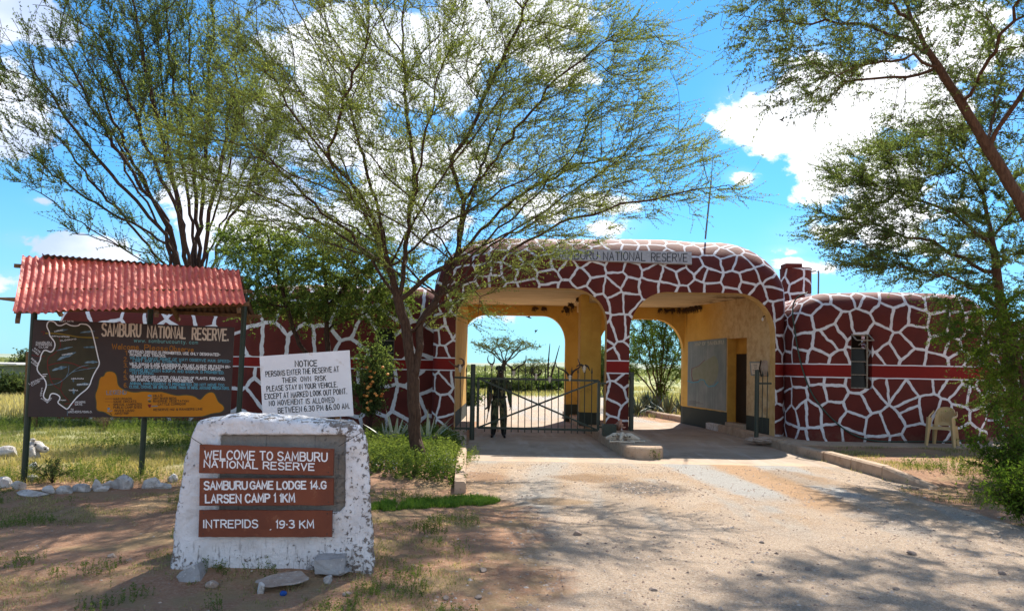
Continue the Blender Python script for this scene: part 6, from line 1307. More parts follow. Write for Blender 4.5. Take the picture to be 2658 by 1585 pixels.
# the big thorn tree in front of the gate
tb = V3(G(1085, 1212)); tb[2] = float(gh(tb[0], tb[1])) - .03; Y0 = tb[1]
seeds = [[tb] + pxline([(1079, 1150, Y0), (1074, 1070, Y0), (1072, 987, Y0), (1060, 900, Y0), (1057, 860, Y0 + .05), (1034, 775, Y0), (1010, 690, Y0 - .1), (988, 600, Y0 - .3), (935, 500, Y0 - .5), (850, 410, Y0 - .8), (745, 275, Y0 - 1.2)]),
         pxline([(1072, 987, Y0), (1090, 900, Y0), (1088, 843, Y0 + .1), (1136, 768, Y0 + .2), (1185, 665, Y0 + .3), (1203, 520, Y0 + .3), (1168, 425, Y0 + .1), (1225, 335, Y0), (1262, 240, Y0 - .2)]),
         pxline([(1034, 775, Y0), (1052, 650, Y0 + .4), (1078, 470, Y0 + .8), (1060, 300, Y0 + 1.2), (1045, 120, Y0 + 1.4)]),
         pxline([(1136, 768, Y0 + .2), (1260, 690, Y0 + .1), (1430, 590, Y0 - .2), (1610, 530, Y0 - .4), (1760, 500, Y0 - .5), (1890, 480, Y0 - .5)]),
         pxline([(1185, 665, Y0 + .3), (1340, 510, Y0 + .8), (1500, 425, Y0 + 1.1), (1700, 400, Y0 + 1.2)]),
         pxline([(1010, 690, Y0 - .1), (900, 620, Y0 + .4), (790, 560, Y0 + .8), (690, 510, Y0 + 1.1), (540, 430, Y0 + 1.4)]),
         pxline([(1203, 520, Y0 + .3), (1330, 350, Y0 - .6), (1430, 220, Y0 - 1.2), (1560, 110, Y0 - 1.6)]),
         pxline([(988, 600, Y0 - .3), (880, 470, Y0 + .8), (760, 330, Y0 + 1.6), (640, 190, Y0 + 2.2)]),
         pxline([(1088, 843, Y0 + .1), (1180, 760, Y0 - .7), (1300, 640, Y0 - 1.4), (1420, 560, Y0 - 1.9)]),
         pxline([(1034, 775, Y0), (930, 700, Y0 - .8), (830, 620, Y0 - 1.5), (720, 560, Y0 - 1.8)]),
         pxline([(1262, 240, Y0 - .2), (1330, 100, Y0 - .8), (1380, -40, Y0 - 1.0)]), pxline([(850, 410, Y0 - .8), (900, 250, Y0 - 1.8), (960, 90, Y0 - 2.4)])]
for k in range(17):                                # many thin limbs fanning out low from the forks
    a = math.radians(rg.uniform(8, 172)); rr = rg.uniform(.75, 1.0); ex, ey = 1080 + 620 * rr * math.cos(a), 690 - 560 * rr * math.sin(a) ** 1.3; dy = rg.uniform(-2.4, 2.4)
    f0 = [(1034, 775), (1136, 768), (1060, 880), (1010, 700), (1180, 680)][k % 5]
    seeds.append(pxline([(*f0, Y0), (lerp(f0[0], ex, .3), lerp(f0[1], ey, .36) - 10, Y0 + dy * .3), (lerp(f0[0], ex, .65), lerp(f0[1], ey, .68), Y0 + dy * .7), (ex, ey, Y0 + dy)]))
seeds.append(pxline([(1136, 768, Y0), (1210, 730, Y0 - .3), (1250, 760, Y0 - .5), (1240, 830, Y0 - .6)]))
A = np.concatenate([ell(1230, 690, Y0 - .3, 180, 60, 1.0, 300, rg), ell(1190, 780, Y0 - .3, 100, 60, .7, 130, rg), ell(1080, 330, Y0, 470, 330, 3.1, 2000, rg), ell(1540, 450, Y0, 310, 140, 1.9, 650, rg), ell(1500, 180, Y0, 240, 160, 1.9, 420, rg), ell(640, 390, Y0 + .4, 260, 150, 1.7, 650, rg), ell(800, 150, Y0, 260, 180, 2.2, 420, rg), ell(1170, 640, Y0, 330, 70, 1.8, 300, rg), ell(1100, -120, Y0, 480, 120, 2.6, 300, rg), ell(1010, 610, Y0, 300, 80, 1.6, 420, rg), ell(1330, 560, Y0 - .4, 220, 70, 1.3, 260, rg), ell(740, 500, Y0, 240, 100, 1.5, 480, rg), ell(1790, 510, Y0 - .4, 150, 60, .8, 70, rg)])
tree('acacia_tree', 'wide thorn tree with airy yellow-green crown standing in the kerbed garden by the gate', 'tree', seeds, A, ('bark', 'leafmain'), D=.20, infl=1.7, kill=.26, iters=90, R=.112, r0=.0042, seed=3, trop=(0, 0, -.09), jit=.16, focus=V3(AT(1080, 860, Y0)), squash=.22, clump=.95, tw=dict(n=5, L=.62, flat=.4, spread=.34, up=.02), fol=dict(step=.040, per=4, ln=.026, wd=.0135), twr=.0025)
# dark many-stemmed tree behind the left wing
YB = 23.6; b0 = V3(AT(500, 900, YB)); b0[2] = -.05; S = [[b0, b0 + [0, 0, .5], *pxline([(505, 800, YB), (475, 640, YB), (440, 400, YB), (420, 200, YB), (400, 20, YB)])]]
for (x1, y1, x2, y2, dy) in ((440, 640, 40, 380, .5), (420, 600, 90, 190, -1), (450, 620, 190, 60, 1.2), (470, 560, 330, -60, -1.5), (520, 600, 560, -80, .8), (540, 600, 620, 120, -1), (560, 640, 720, 320, .4), (400, 660, 150, 590, .3), (510, 560, 480, -120, 1.8), (430, 560, 230, 240, 2.2), (580, 660, 690, 480, -.6), (480, 590, 280, 120, -2.2), (415, 670, 110, 300, 1.0), (395, 690, 60, 470, -1.0), (445, 600, 160, 130, -.4), (500, 600, 420, -40, .2), (530, 640, 640, 250, 1.6), (455, 650, 270, 330, -1.6), (545, 650, 660, 380, 2.0), (425, 650, 200, 420, 1.7)):
    S.append(pxline([(503, 830, YB), ((x1 + 505) / 2, 735, YB + dy * .2), (x1, y1, YB + dy * .5), ((x1 * .45 + x2 * .55), (y1 * .5 + y2 * .5), YB + dy * .8), (x2, y2, YB + dy)]))
A = np.concatenate([ell(340, 260, YB, 340, 270, 3.6, 1700, rg), ell(560, 330, YB, 200, 270, 3.2, 900, rg), ell(130, 420, YB, 130, 110, 1.6, 150, rg), ell(430, 0, YB, 280, 120, 3, 380, rg), ell(260, 590, YB, 130, 40, 1, 60, rg)])
tree('multi_stem_tree', 'tall dark many-stemmed tree fanning out behind the map board roof', 'tree', S, A, ('barkdark', 'leafdark'), D=.36, infl=2.8, kill=.52, iters=80, R=.27, r0=.008, seed=5, trop=(0, 0, .12), jit=.12, focus=V3(AT(500, 880, YB)), follow=.3, clump=.5, tw=dict(n=6, L=.85, flat=1.0, spread=.26, up=.05), fol=dict(step=.075, per=4, ln=.055, wd=.028), thin=.03, twr=.006)
# podded tree in front of the left wing
YD = 15.6; b1 = V3(AT(862, 1090, YD)); b1[2] = .05
S = [[b1, *pxline([(858, 960, YD), (848, 880, YD), (850, 790, YD), (840, 690, YD), (830, 600, YD)])], pxline([(858, 985, YD), (775, 890, YD - .2), (745, 800, YD - .3), (720, 700, YD - .4), (690, 600, YD - .3)]), pxline([(850, 790, YD), (920, 720, YD - .4), (1000, 650, YD - .5)]), pxline([(745, 800, YD - .3), (690, 790, YD - .6), (650, 770, YD - .7)]), pxline([(848, 850, YD), (930, 820, YD + .2), (1010, 790, YD + .3)])]
A = np.concatenate([ell(770, 690, YD, 170, 110, 1.2, 620, rg), ell(940, 720, YD, 160, 90, 1.1, 420, rg), ell(700, 780, YD, 90, 60, .8, 160, rg), ell(660, 640, YD, 110, 80, .9, 260, rg), ell(930, 640, YD, 110, 70, .9, 220, rg), ell(1010, 800, YD, 70, 70, .6, 120, rg), ell(860, 800, YD, 180, 45, .9, 200, rg)])
tree('podded_acacia', 'smaller leafy green tree hung with pods in front of the left wing window', 'tree', S, A, ('barkdark', 'leafshade'), D=.17, infl=1.3, kill=.24, iters=70, R=.075, r0=.004, seed=8, tw=dict(n=4, L=.42, flat=.8, spread=.8, up=-.05, droop=.25), fol=dict(step=.034, per=4, ln=.055, wd=.023), pods=500)
# right: leaning tree whose crown hangs into the frame
YA = 10.6; ba = V3(AT(2900, 1180, YA)); ba[2] = 0
S = [[ba, *pxline([(2860, 980, YA), (2760, 720, YA), (2660, 545, YA), (2560, 375, YA), (2440, 180, YA), (2370, 60, YA), (2320, -80, YA)])], pxline([(2440, 180, YA), (2360, 150, YA - .3), (2220, 175, YA - .7), (2070, 250, YA - 1.0)]), pxline([(2415, 140, YA), (2240, 60, YA + .4), (2060, 60, YA + .6), (1900, 40, YA + .7)]), pxline([(2560, 375, YA), (2700, 180, YA - .6), (2760, 20, YA - .9)]), pxline([(2440, 190, YA), (2350, 200, YA + .6), (2200, 210, YA + 1.0), (2050, 130, YA + 1.2)]), pxline([(2370, 60, YA), (2200, -60, YA - .8), (2000, -110, YA - 1.2)]), pxline([(2560, 375, YA), (2600, 200, YA + 1.2), (2560, 20, YA + 2)]), pxline([(2500, 280, YA), (2620, 60, YA - 1.4), (2700, -140, YA - 2.4)])]
A = np.concatenate([ell(2220, 120, YA, 350, 120, 1.8, 800, rg), ell(2120, 230, YA - .3, 130, 70, .9, 120, rg), ell(2560, 170, YA, 230, 210, 2.0, 760, rg), ell(1960, 40, YA, 150, 60, 1.2, 150, rg), ell(2350, -120, YA, 400, 130, 2.4, 420, rg), ell(2780, 100, YA - 1.2, 200, 220, 2.2, 360, rg), ell(2900, -60, YA - 1.6, 260, 200, 2.4, 320, rg)])
tree('leaning_tree', 'tree leaning in from the right edge with podded branches hanging at the top', 'tree', S, A, ('barkred', 'leafright'), D=.21, infl=1.7, kill=.30, iters=70, R=.085, r0=.0035, seed=13, trop=(0, 0, -.05), focus=V3(AT(2560, 300, YA)), squash=.5, clump=1.1, tw=dict(n=6, L=.46, flat=.7, spread=.42, droop=.3), fol=dict(step=.040, per=4, ln=.038, wd=.016, droop=.25), pods=480)
# second tree lower on the right, spreading in flat layers
YC = 13.2; bc = V3(AT(2640, 1130, YC)); bc[2] = .1
S = [[bc, *pxline([(2625, 980, YC), (2600, 800, YC), (2573, 610, YC), (2545, 480, YC), (2480, 380, YC)])], pxline([(2573, 640, YC), (2480, 560, YC - .3), (2340, 500, YC - .5), (2220, 455, YC - .6)]), pxline([(2590, 720, YC), (2440, 640, YC + .3), (2280, 590, YC + .5), (2150, 560, YC + .5)]), pxline([(2600, 800, YC), (2480, 720, YC - .7), (2330, 690, YC - 1.1), (2200, 690, YC - 1.2)]), pxline([(2545, 480, YC), (2440, 400, YC + .6), (2330, 370, YC + .9)]), pxline([(2573, 610, YC), (2680, 500, YC - .4), (2760, 420, YC - .6)]), pxline([(2600, 800, YC), (2720, 700, YC - .5), (2800, 640, YC - .6)])]
A = np.concatenate([ell(2330, 600, YC, 240, 60, 1.5, 420, rg), ell(2350, 450, YC, 220, 80, 1.5, 420, rg), ell(2520, 380, YC, 190, 70, 1.5, 300, rg), ell(2380, 700, YC - .3, 210, 38, 1.4, 240, rg), ell(2550, 560, YC, 190, 200, 1.7, 800, rg), ell(2570, 780, YC - .5, 120, 140, 1.0, 330, rg), ell(2630, 880, YC - .8, 90, 200, .9, 420, rg), ell(2740, 600, YC - .5, 160, 240, 1.6, 340, rg)])
tree('layered_tree', 'broad tree with flat layered branches right of the giraffe-patterned wing', 'tree', S, A, ('barkred', 'leafright'), D=.21, infl=1.7, kill=.30, iters=70, R=.10, r0=.0035, seed=17, focus=V3(AT(2620, 760, YC)), squash=.4, clump=1.0, tw=dict(n=8, L=.50, flat=.5, spread=.40), fol=dict(step=.040, per=4, ln=.038, wd=.017))
# light feathery sapling hanging in front of the wing's right end
YE = 11.4; be = V3(AT(2680, 1200, YE)); be[2] = .1
S = [[be, *pxline([(2660, 1050, YE), (2640, 900, YE), (2610, 800, YE)])], pxline([(2640, 900, YE), (2540, 860, YE - .3), (2440, 870, YE - .4)]), pxline([(2655, 1010, YE), (2580, 960, YE), (2530, 950, YE)]), pxline([(2640, 860, YE), (2560, 760, YE + .2), (2480, 740, YE + .2)]), pxline([(2660, 1050, YE), (2620, 1040, YE - .4), (2560, 1010, YE - .5)])]
A = np.concatenate([ell(2590, 850, YE, 120, 110, .9, 220, rg), ell(2640, 980, YE, 90, 140, .8, 200, rg), ell(2480, 870, YE, 70, 40, .4, 40, rg)])
tree('feathery_sapling', 'bright feathery sapling in front of the right end of the wing', 'tree', S, A, ('barkred', 'leafbright'), D=.15, infl=1.2, kill=.22, iters=60, R=.04, r0=.0035, seed=19, tw=dict(n=5, L=.32, flat=.5, spread=.8), fol=dict(step=.034, per=3, ln=.048, wd=.018))

# ------------------------------------------------------------------ shrubs and plants
def shrub(name, label, c, rad, h, mats, seed, n=16, tw=dict(n=4, L=.3), fol=dict(step=.05, per=3, ln=.05, wd=.022), group=None, R=.018, cat='shrub', low=.0, twr=.003, thin=.02):
    rg = np.random.default_rng(seed); c = np.array(c, float); S = []
    for k in range(n):
        a = rg.uniform(0, 2 * math.pi); rr = rg.uniform(.2, 1) ; tip = c + [math.cos(a) * rad * rr, math.sin(a) * rad * rr * .8, h * (low + (1 - low) * rg.uniform(.55, 1.05)) * (1.05 - .35 * rr)]
        S.append([c, lerp(c, tip, .45) + [0, 0, h * .12], tip])
    D = max(.06, h / 14); pos_ = []
    X, par = grow(S, np.zeros((1, 3)) + 999, D, .01, .01, 1, rg); r, _ = radii(par, .0035 if R < .05 else .008, R)
    root = thing(name, label, cat, c, group); mb = MB(); t = limb_mesh(mb, X, par, r, 6); e = np.nonzero((par >= 0) & (np.linalg.norm(X - c, axis=1) > h * (.22 + low * .5)))[0]
    P, _ = twigs(X[e], t[e], tw['n'], tw['L'], rg, tw.get('spread', .9), tw.get('up', .15), tw.get('flat', .8), 4, tw.get('droop', .1)); twig_mesh(mb, P, twr); mb.build('stems', M[mats[0]], root, smooth=True)
    mc = MB(); foliage(mc, P, fol['step'], fol['per'], fol['ln'], fol['wd'], rg); mc.build('leaves', M[mats[1]], root); return root, P, rg
def gq_(px, py, z=None):
    q = V3(G(px, py)); q[2] = float(gh(q[0], q[1])); return q
r_, P, rg2 = shrub('lantana_shrub', 'climbing dark green shrub with orange blossoms against the left wing window', [x_at(962, 16.3), 16.3, .08], .62, 2.45, ('barkdark', 'leafdark'), 23, n=34, tw=dict(n=4, L=.30, droop=.4), fol=dict(step=.045, per=3, ln=.06, wd=.035))
mf = MB(); i = rg2.integers(0, len(P), 400); C = P[i, 3]; C = C[(C[:, 2] < 1.7) & (C[:, 1] < 16.1) & (C[:, 0] > x_at(950, 16.3))][:40]
for q in C: mf.blob(q - [0, .05, 0], (.042, .035, .034), 1, .3, 3)
mf.build('blossoms', M['flower'], r_)['kind'] = 'stuff'
for k, (px, py, rad, h, sd, lb) in enumerate(((2625, 1272, .8, .9, 31, 'bright leafy shrub spilling onto the kerb at the right'), (2690, 1300, .8, 1.5, 33, 'tall dense shrub at the right edge of the frame'), (2530, 1200, .5, .75, 35, 'sparse shrub with long shoots in front of the plastic chair'), (2730, 1200, .8, 1.3, 37, 'dark shrub under the layered tree at the right'), (2670, 1370, .6, .75, 39, 'low shrub nearest the gravel at the right edge'))):
    shrub('leafy_shrub', lb, gq_(px, py), rad, h, ('barkdark', 'leafbright' if k != 3 else 'leafright'), sd, n=(2 if k == 2 else 20), tw=dict(n=4, L=(.16 if k == 2 else .24), up=.2), fol=dict(step=.04, per=3, ln=.045, wd=.02), group='shrubs at the right edge of the road')
shrub('grey_bush', 'small grey-green bush behind the row of white stones', gq_(135, 1255), .26, .34, ('barkdark', 'leafbush'), 41, n=14, tw=dict(n=3, L=.10), fol=dict(step=.025, per=3, ln=.03, wd=.015))
r_, P, _ = shrub('dead_bush', 'bare dry twiggy bush on the lawn below the map board', gq_(272, 1130), .5, .55, ('hornbrown', 'grassd'), 43, n=16, tw=dict(n=2, L=.2), fol=dict(step=.1, per=1, ln=.012, wd=.005))
def sisal(name, label, c, n, L, w, seed, group=None, mat='aloe'):
    rg = np.random.default_rng(seed); c = np.array(c, float); mb = MB()
    for k in range(n):
        a = rg.uniform(0, 2 * math.pi); el_ = rg.uniform(.35, 1.45); l_ = L * rg.uniform(.7, 1.1); d = np.array([math.cos(a) * math.cos(el_), math.sin(a) * math.cos(el_), math.sin(el_)]); sd = np.array([-math.sin(a), math.cos(a), 0]); P = []
        for s_ in np.linspace(0, 1, 6): P.append((c + d * l_ * s_ + [0, 0, -.18 * l_ * s_ * s_ * math.cos(el_)], w * (1 - s_) ** .7 * (1 + .4 * math.sin(s_ * 3))))
        nrm = unit(np.cross(d, sd)); X = np.array([[p - sd * q * .5, p - nrm * q * .16 * (nrm[2] > 0 or 1), p + sd * q * .5] for p, q in P]); mb.grid(X)
    return tag(mb.build(name, M[mat], origin=c), label, 'plant', group)
gS = 'sisal plants by the left wing'
for px, py, n, L_, sd, lb in ((1030, 1130, 22, .85, 51, 'sisal plant left of the thorn tree trunk'), (1115, 1140, 26, .9, 52, 'sisal plant between the thorn tree and the arch'), (1010, 1118, 18, .5, 54, 'sisal plant beside the orange-flowered shrub')): sisal('sisal_plant', lb, [x_at(px, 14.2), 14.0 + (px % 7) * .05, .1], n, L_, .07, sd, gS, 'aloepale')
gS = 'sisal clumps behind the right arch'
for k, (px, Y, lb) in enumerate(((1655, 25.5, 'sisal clump behind the right arch next to the pillar'), (1700, 26.5, 'second sisal clump from the pillar behind the right arch'), (1735, 25.2, 'third sisal clump from the pillar behind the right arch'), (1772, 26.0, 'sisal clump behind the right arch next to the ochre wall'), (1680, 28.5, 'rearmost sisal clump behind the right arch'))): sisal('sisal_plant', lb, [x_at(px, Y), Y, .05], 46, .95, .075, 60 + k, gS)
# trees beyond the arches
YU = 52.0
for k, (px, base, top, wpx, Y, lb) in enumerate(((1310, 1000, 872, 100, 52.0, 'flat-topped acacia seen through the left arch above the guard'), (1385, 996, 928, 58, 66.0, 'smaller flat acacia right of the flat-topped one'))):
    b2 = V3(AT(px - 5, 1010, Y)); b2[2] = 0; zc = lambda y: y; S = [[b2, *pxline([(px - 8, 965, Y), (px, 940, Y)])]]
    for dx in (-80, -55, -20, 15, 50, 85): S.append(pxline([(px, 945, Y), (px + dx * wpx / 100 * .5, top + 38, Y + dx * .01), (px + dx * wpx / 100 * .95, top + 20, Y + dx * .015)]))
    A = np.concatenate([ell(px, top + 24, Y, wpx, 17, 2.6, 420, rg), ell(px + 5, top + 12, Y, wpx * .6, 12, 2, 160, rg), ell(px - wpx * .5, top + 40, Y, wpx * .4, 10, 1.5, 60, rg)])
    tree('flat_topped_acacia', lb, 'tree', S, A, ('barkdark', 'leaffar'), 'trees seen through the left arch', D=.3, infl=2.5, kill=.42, iters=40, R=.17, r0=.012, seed=70 + k, tw=dict(n=3, L=.5, flat=.3, spread=.7), fol=dict(step=.1, per=3, ln=.10, wd=.045), thin=.04, twr=.008)
YK = 30.0; bk = V3(AT(1712, 1055, YK)); bk[2] = 0; S = [[bk, bk + [0, 0, .2], *pxline([(1705, 950, YK), (1690, 850, YK), (1680, 780, YK)])]]
for x, y in ((1640, 880), (1655, 800), (1720, 800), (1745, 850), (1775, 880), (1735, 780), (1800, 930), (1610, 930)): S.append(pxline([(1712, 1048, YK), ((1712 + x) / 2, (1020 + y) / 2, YK + (x % 5) * .2 - .4), (x, y, YK + (y % 7) * .3 - .8)]))
A = np.concatenate([ell(1700, 880, YK, 120, 90, 1.8, 700, rg), ell(1720, 790, YK, 110, 60, 1.6, 300, rg), ell(1640, 940, YK, 70, 50, 1.2, 160, rg)])
tree('bushy_tree', 'multi-stemmed light green tree filling the right rear arch', 'tree', S, A, ('barkred', 'leafbright'), D=.26, infl=2.2, kill=.40, iters=50, R=.11, r0=.007, seed=75, tw=dict(n=7, L=.5, flat=.9), fol=dict(step=.07, per=3, ln=.075, wd=.032), thin=.03, twr=.005)
gF = 'bushes in the grassland beyond the arches'
for k, (px, Y, rad, h, lb) in enumerate(((1425, 46, 1.5, .95, 'dark rounded bush right of centre seen through the left arch'), (1385, 50, 1.1, .8, 'mid green bush left of the dark rounded bush'), (1345, 44, .9, .6, 'small bush behind the guard seen through the bars'), (1235, 48, 1.3, .8, 'bush at the left side of the left arch view'), (1270, 56, 1.5, .8, 'wide bush under the flat-topped acacia'), (1460, 60, 1.6, .9, 'bush nearest the yellow pillar'), (1568, 42, 1.2, 3.2, 'tall thin bush seen in the gap beside the central pillar'), (1215, 30, .35, .5, 'tiny bush at the road edge by the left rear arch'), (60, 40, 1.0, 1.9, 'dark bush between the shed and the map board'), (95, 42, 1.0, 1.6, 'rounded bush behind the timber fence post'), (40, 30, .9, .8, 'low pale bush in the field far left'), (2690, 24, 1.6, 3, 'tall bush behind the layered tree'))):
    shrub('round_bush', lb, [x_at(px, Y), Y, 0], rad, h, ('barkdark', 'leafbush' if k % 3 else 'leafdark'), 90 + k, n=26, tw=dict(n=5, L=.45, up=.2), fol=dict(step=.11, per=3, ln=.13, wd=.07), group=gF, R=.06, twr=.006)

# ------------------------------------------------------------------ far hills and scrub
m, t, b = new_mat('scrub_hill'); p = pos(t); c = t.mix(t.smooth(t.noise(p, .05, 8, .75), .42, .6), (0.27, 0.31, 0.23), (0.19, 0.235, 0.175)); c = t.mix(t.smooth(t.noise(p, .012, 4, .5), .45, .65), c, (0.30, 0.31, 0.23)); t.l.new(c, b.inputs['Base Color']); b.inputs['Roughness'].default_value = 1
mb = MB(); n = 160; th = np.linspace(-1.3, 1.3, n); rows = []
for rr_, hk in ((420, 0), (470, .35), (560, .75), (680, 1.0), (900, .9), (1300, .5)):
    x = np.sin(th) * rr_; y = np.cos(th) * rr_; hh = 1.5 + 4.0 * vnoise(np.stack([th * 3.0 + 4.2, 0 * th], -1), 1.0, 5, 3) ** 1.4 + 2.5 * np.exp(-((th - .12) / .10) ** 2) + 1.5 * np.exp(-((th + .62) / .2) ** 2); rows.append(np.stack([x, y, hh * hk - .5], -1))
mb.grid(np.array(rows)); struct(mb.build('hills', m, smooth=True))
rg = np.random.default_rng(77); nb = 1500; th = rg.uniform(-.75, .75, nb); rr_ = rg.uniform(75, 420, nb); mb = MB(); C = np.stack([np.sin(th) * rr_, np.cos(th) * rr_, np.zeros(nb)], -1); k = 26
CC = np.repeat(C, k, 0) + rg.normal(0, 1, (nb * k, 3)) * [1.1, 1.1, .0] + np.stack([0 * rg.uniform(size=nb * k), 0 * rg.uniform(size=nb * k), rg.uniform(.05, .9, nb * k)], -1); leaf_quads(mb, CC, unit(rg.normal(size=(nb * k, 3)) + [0, 0, .6]), rg.uniform(.35, .8, nb * k), .35, rg); o = mb.build('scrub', M['scrubhaze']); o['kind'] = 'stuff'

# ------------------------------------------------------------------ grass and weeds: one object for each kind of cover
def blades(mb, Q, h, w, rg, lean=.5, seg=2):
    k = len(Q); a = rg.uniform(0, 2 * math.pi, k); ln = h * rg.uniform(.5, 1.15, k); d = np.stack([np.cos(a), np.sin(a), 0 * a], -1); s_ = np.stack([-np.sin(a), np.cos(a), 0 * a], -1); le = rg.uniform(.1, 1, k) * lean
    V = []
    for t_ in np.linspace(0, 1, seg + 1)[:-1]:
        c = Q + d * (ln * le * t_ ** 2)[:, None] + np.stack([0 * a, 0 * a, ln * t_ * (1 - .25 * le * t_)], -1); ww = w * (1 - t_ * .6); V += [c - s_ * ww, c + s_ * ww]
    V.append(Q + d * (ln * le)[:, None] + np.stack([0 * a, 0 * a, ln * (1 - .35 * le)], -1)); m_ = len(V); V = np.stack(V, 1).reshape(-1, 3); i = np.arange(k)[:, None] * m_
    rn = np.repeat(rg.uniform(0, 1, k), m_)
    n0 = mb.n; mb.add(V, np.concatenate([np.stack([i[:, 0] + 2 * j, i[:, 0] + 2 * j + 1, i[:, 0] + 2 * j + 3, i[:, 0] + 2 * j + 2], -1) for j in range(seg - 1)]) if seg > 1 else np.zeros((0, 4), int), r=rn)
    mb.F.append((np.stack([i[:, 0] + 2 * seg - 2, i[:, 0] + 2 * seg - 1, i[:, 0] + 2 * seg], -1) + n0, 0))
def scatter(n, x0, x1, y0, y1, dens, rg):
    x = rg.uniform(x0, x1, n); y = rg.uniform(y0, y1, n); k = rg.uniform(size=n) < dens(x, y); x, y = x[k], y[k]; return np.stack([x, y, gh(x, y) - .005], -1)
P2 = lambda x, y: np.stack([x, y], -1)
offb = lambda x, y: 1 - ((x > x_at(150, 18.9) - .1) & (y > 17.9) & (y < 24) & (x < 14))
soil = lambda x, y: (1 - roadmask(x, y)) * ((y < 15.2) | (x < -2.3) | (y > 24.5))
rg = np.random.default_rng(21)
# lawn on the left: green and straw
lawn = lambda x, y: sstep(9.7, 10.2, y + (vnoise(P2(x, y), 1.2, 4) - .5) * .6) * sstep(-2.6, -3.4, x) * offb(x, y)
mg, md = MB(), MB()
Q = scatter(90000, -14, -2.6, 9.6, 19, lambda x, y: lawn(x, y) * sstep(.30, .5, vnoise(P2(x, y), 3.1, 71, 3)) * sstep(.36, .58, vnoise(P2(x, y), .55, 8, 3) + .22 * sstep(11.5, 14.5, y) - .1 * sstep(12, 10, y)), rg); blades(mg, Q, .09, .0055, rg, .9)
Q = scatter(90000, -14, -2.6, 9.7, 14.5, lambda x, y: lawn(x, y) * sstep(.30, .5, vnoise(P2(x, y), 2.7, 72, 3)) * sstep(.62, .42, vnoise(P2(x, y), .55, 8, 3) + .25 * sstep(12.5, 14.5, y)), rg); blades(md, Q, .13, .0045, rg, .9)
# open field far left and beyond the arches
fld = lambda x, y: (1 - roadmask(x, y)) * offb(x, y)
Q = scatter(70000, -26, -9, 19, 48, lambda x, y: fld(x, y) * .8, rg); blades(md, Q, .32, .013, rg, .7)
Q = scatter(60000, -9, 14, 24, 60, lambda x, y: fld(x, y) * sstep(.3, .6, vnoise(P2(x, y), .25, 3)), rg); blades(md, Q[::2], .28, .014, rg, .7); blades(mg, Q[1::2], .26, .014, rg, .7)
# thin worn grass on the soil in front
near = lambda x, y: soil(x, y) * sstep(-.1, -.6, x) * sstep(.46, .66, vnoise(P2(x, y), 1.3, 14, 4)) * sstep(.35, .6, vnoise(P2(x, y), 7.0, 15, 2)) * sstep(9.7, 9.2, y)
Q = scatter(150000, -8, 1.2, 4.3, 9.8, near, rg); k = rg.uniform(size=len(Q)); blades(mg, Q[k < .5], .038, .003, rg, 1.2); blades(md, Q[k >= .5], .045, .0026, rg, 1.3)
# verge at the right
# verge at the right
vr = lambda x, y: soil(x, y) * (x > 4) * sstep(.50, .66, vnoise(P2(x, y), 1.3, 24, 3) + .22 * sstep(6.4, 7.6, x) * (y < 10.5))
Q = scatter(60000, 5.2, 11.5, 6.0, 15.2, vr, rg); k = rg.uniform(size=len(Q)); blades(mg, Q[k < .5], .08, .004, rg, .9); blades(md, Q[k >= .5], .08, .0035, rg, 1.0)
o = mg.build('green_grass', M['grassg']); o['kind'] = 'stuff'; o = md.build('dry_grass', M['grassd']); o['kind'] = 'stuff'
# vivid strip of grass by the kerb end
mb = MB(); c0, c1 = G(960, 1318), G(1300, 1300)
def strip(x, y):
    yc = np.interp(x, [c0.x - .3, c0.x, c1.x], [c0.y - .05, c0.y, c1.y + .05]); w = np.interp(x, [c0.x - .6, c0.x, -1.0, c1.x - .15, c1.x], [.0, .22, .36, .26, .0]); return (np.abs(y - yc) < w * (.3 + 1.3 * vnoise(P2(x, y), 4, 2, 3))) * sstep(.25, .5, vnoise(P2(x, y), 5, 7, 3) + .25 * sstep(c0.x, c1.x - .3, x))
Q = scatter(60000, c0.x - .6, c1.x, 7.4, 10.2, strip, rg); blades(mb, Q[:7000], .08, .005, rg, .9); o = mb.build('vivid_grass', M['grassb']); o['kind'] = 'stuff'
# weeds in the kerbed garden
def weeds(mb, Q, h, rg, per=16, ln=.03, wd=.015):
    k = len(Q); a = rg.uniform(0, 2 * math.pi, k); le = rg.uniform(0, .5, k); hh = h * rg.uniform(.4, 1.2, k); T = Q + np.stack([np.cos(a) * le * hh, np.sin(a) * le * hh, hh], -1); s_ = rg.uniform(.1, 1, (k, per, 1)); C = (Q[:, None] * (1 - s_) + T[:, None] * s_).reshape(-1, 3); D = unit(rg.normal(0, 1, C.shape) * [1, 1, .45] + [0, 0, .35]); sz = rg.uniform(.5, 1.3, len(C)); leaf_quads(mb, C, D, ln * sz, wd * sz, rg)
    S = unit(np.cross(T - Q, rg.normal(size=(k, 3)))) * .0022; i = np.arange(k)[:, None] * 3; mb.add(np.stack([Q - S, Q + S, T], 1).reshape(-1, 3), i + np.arange(3)[None], r=.3)
gard = lambda x, y: sstep(klx(y) - .02, klx(y) - .2, x) * sstep(9.95, 10.6, y + (vnoise(P2(x, y), 1.4, 6) - .5) * 1.2) * sstep(-3.6, -2.8, x) * (y < 17) * sstep(.22, .45, vnoise(P2(x, y), 1.0, 31, 3))
mb = MB(); Q = scatter(26000, -3.8, -.6, 9.6, 16.6, gard, rg); weeds(mb, Q[:2900], .26, rg, 16, .042, .024)
Q = scatter(26000, -14, -3, 12.5, 17.9, lambda x, y: offb(x, y) * sstep(.45, .6, vnoise(P2(x, y), .7, 41, 3)) * (y < 17.8), rg); weeds(mb, Q[:3800], .28, rg, 12)
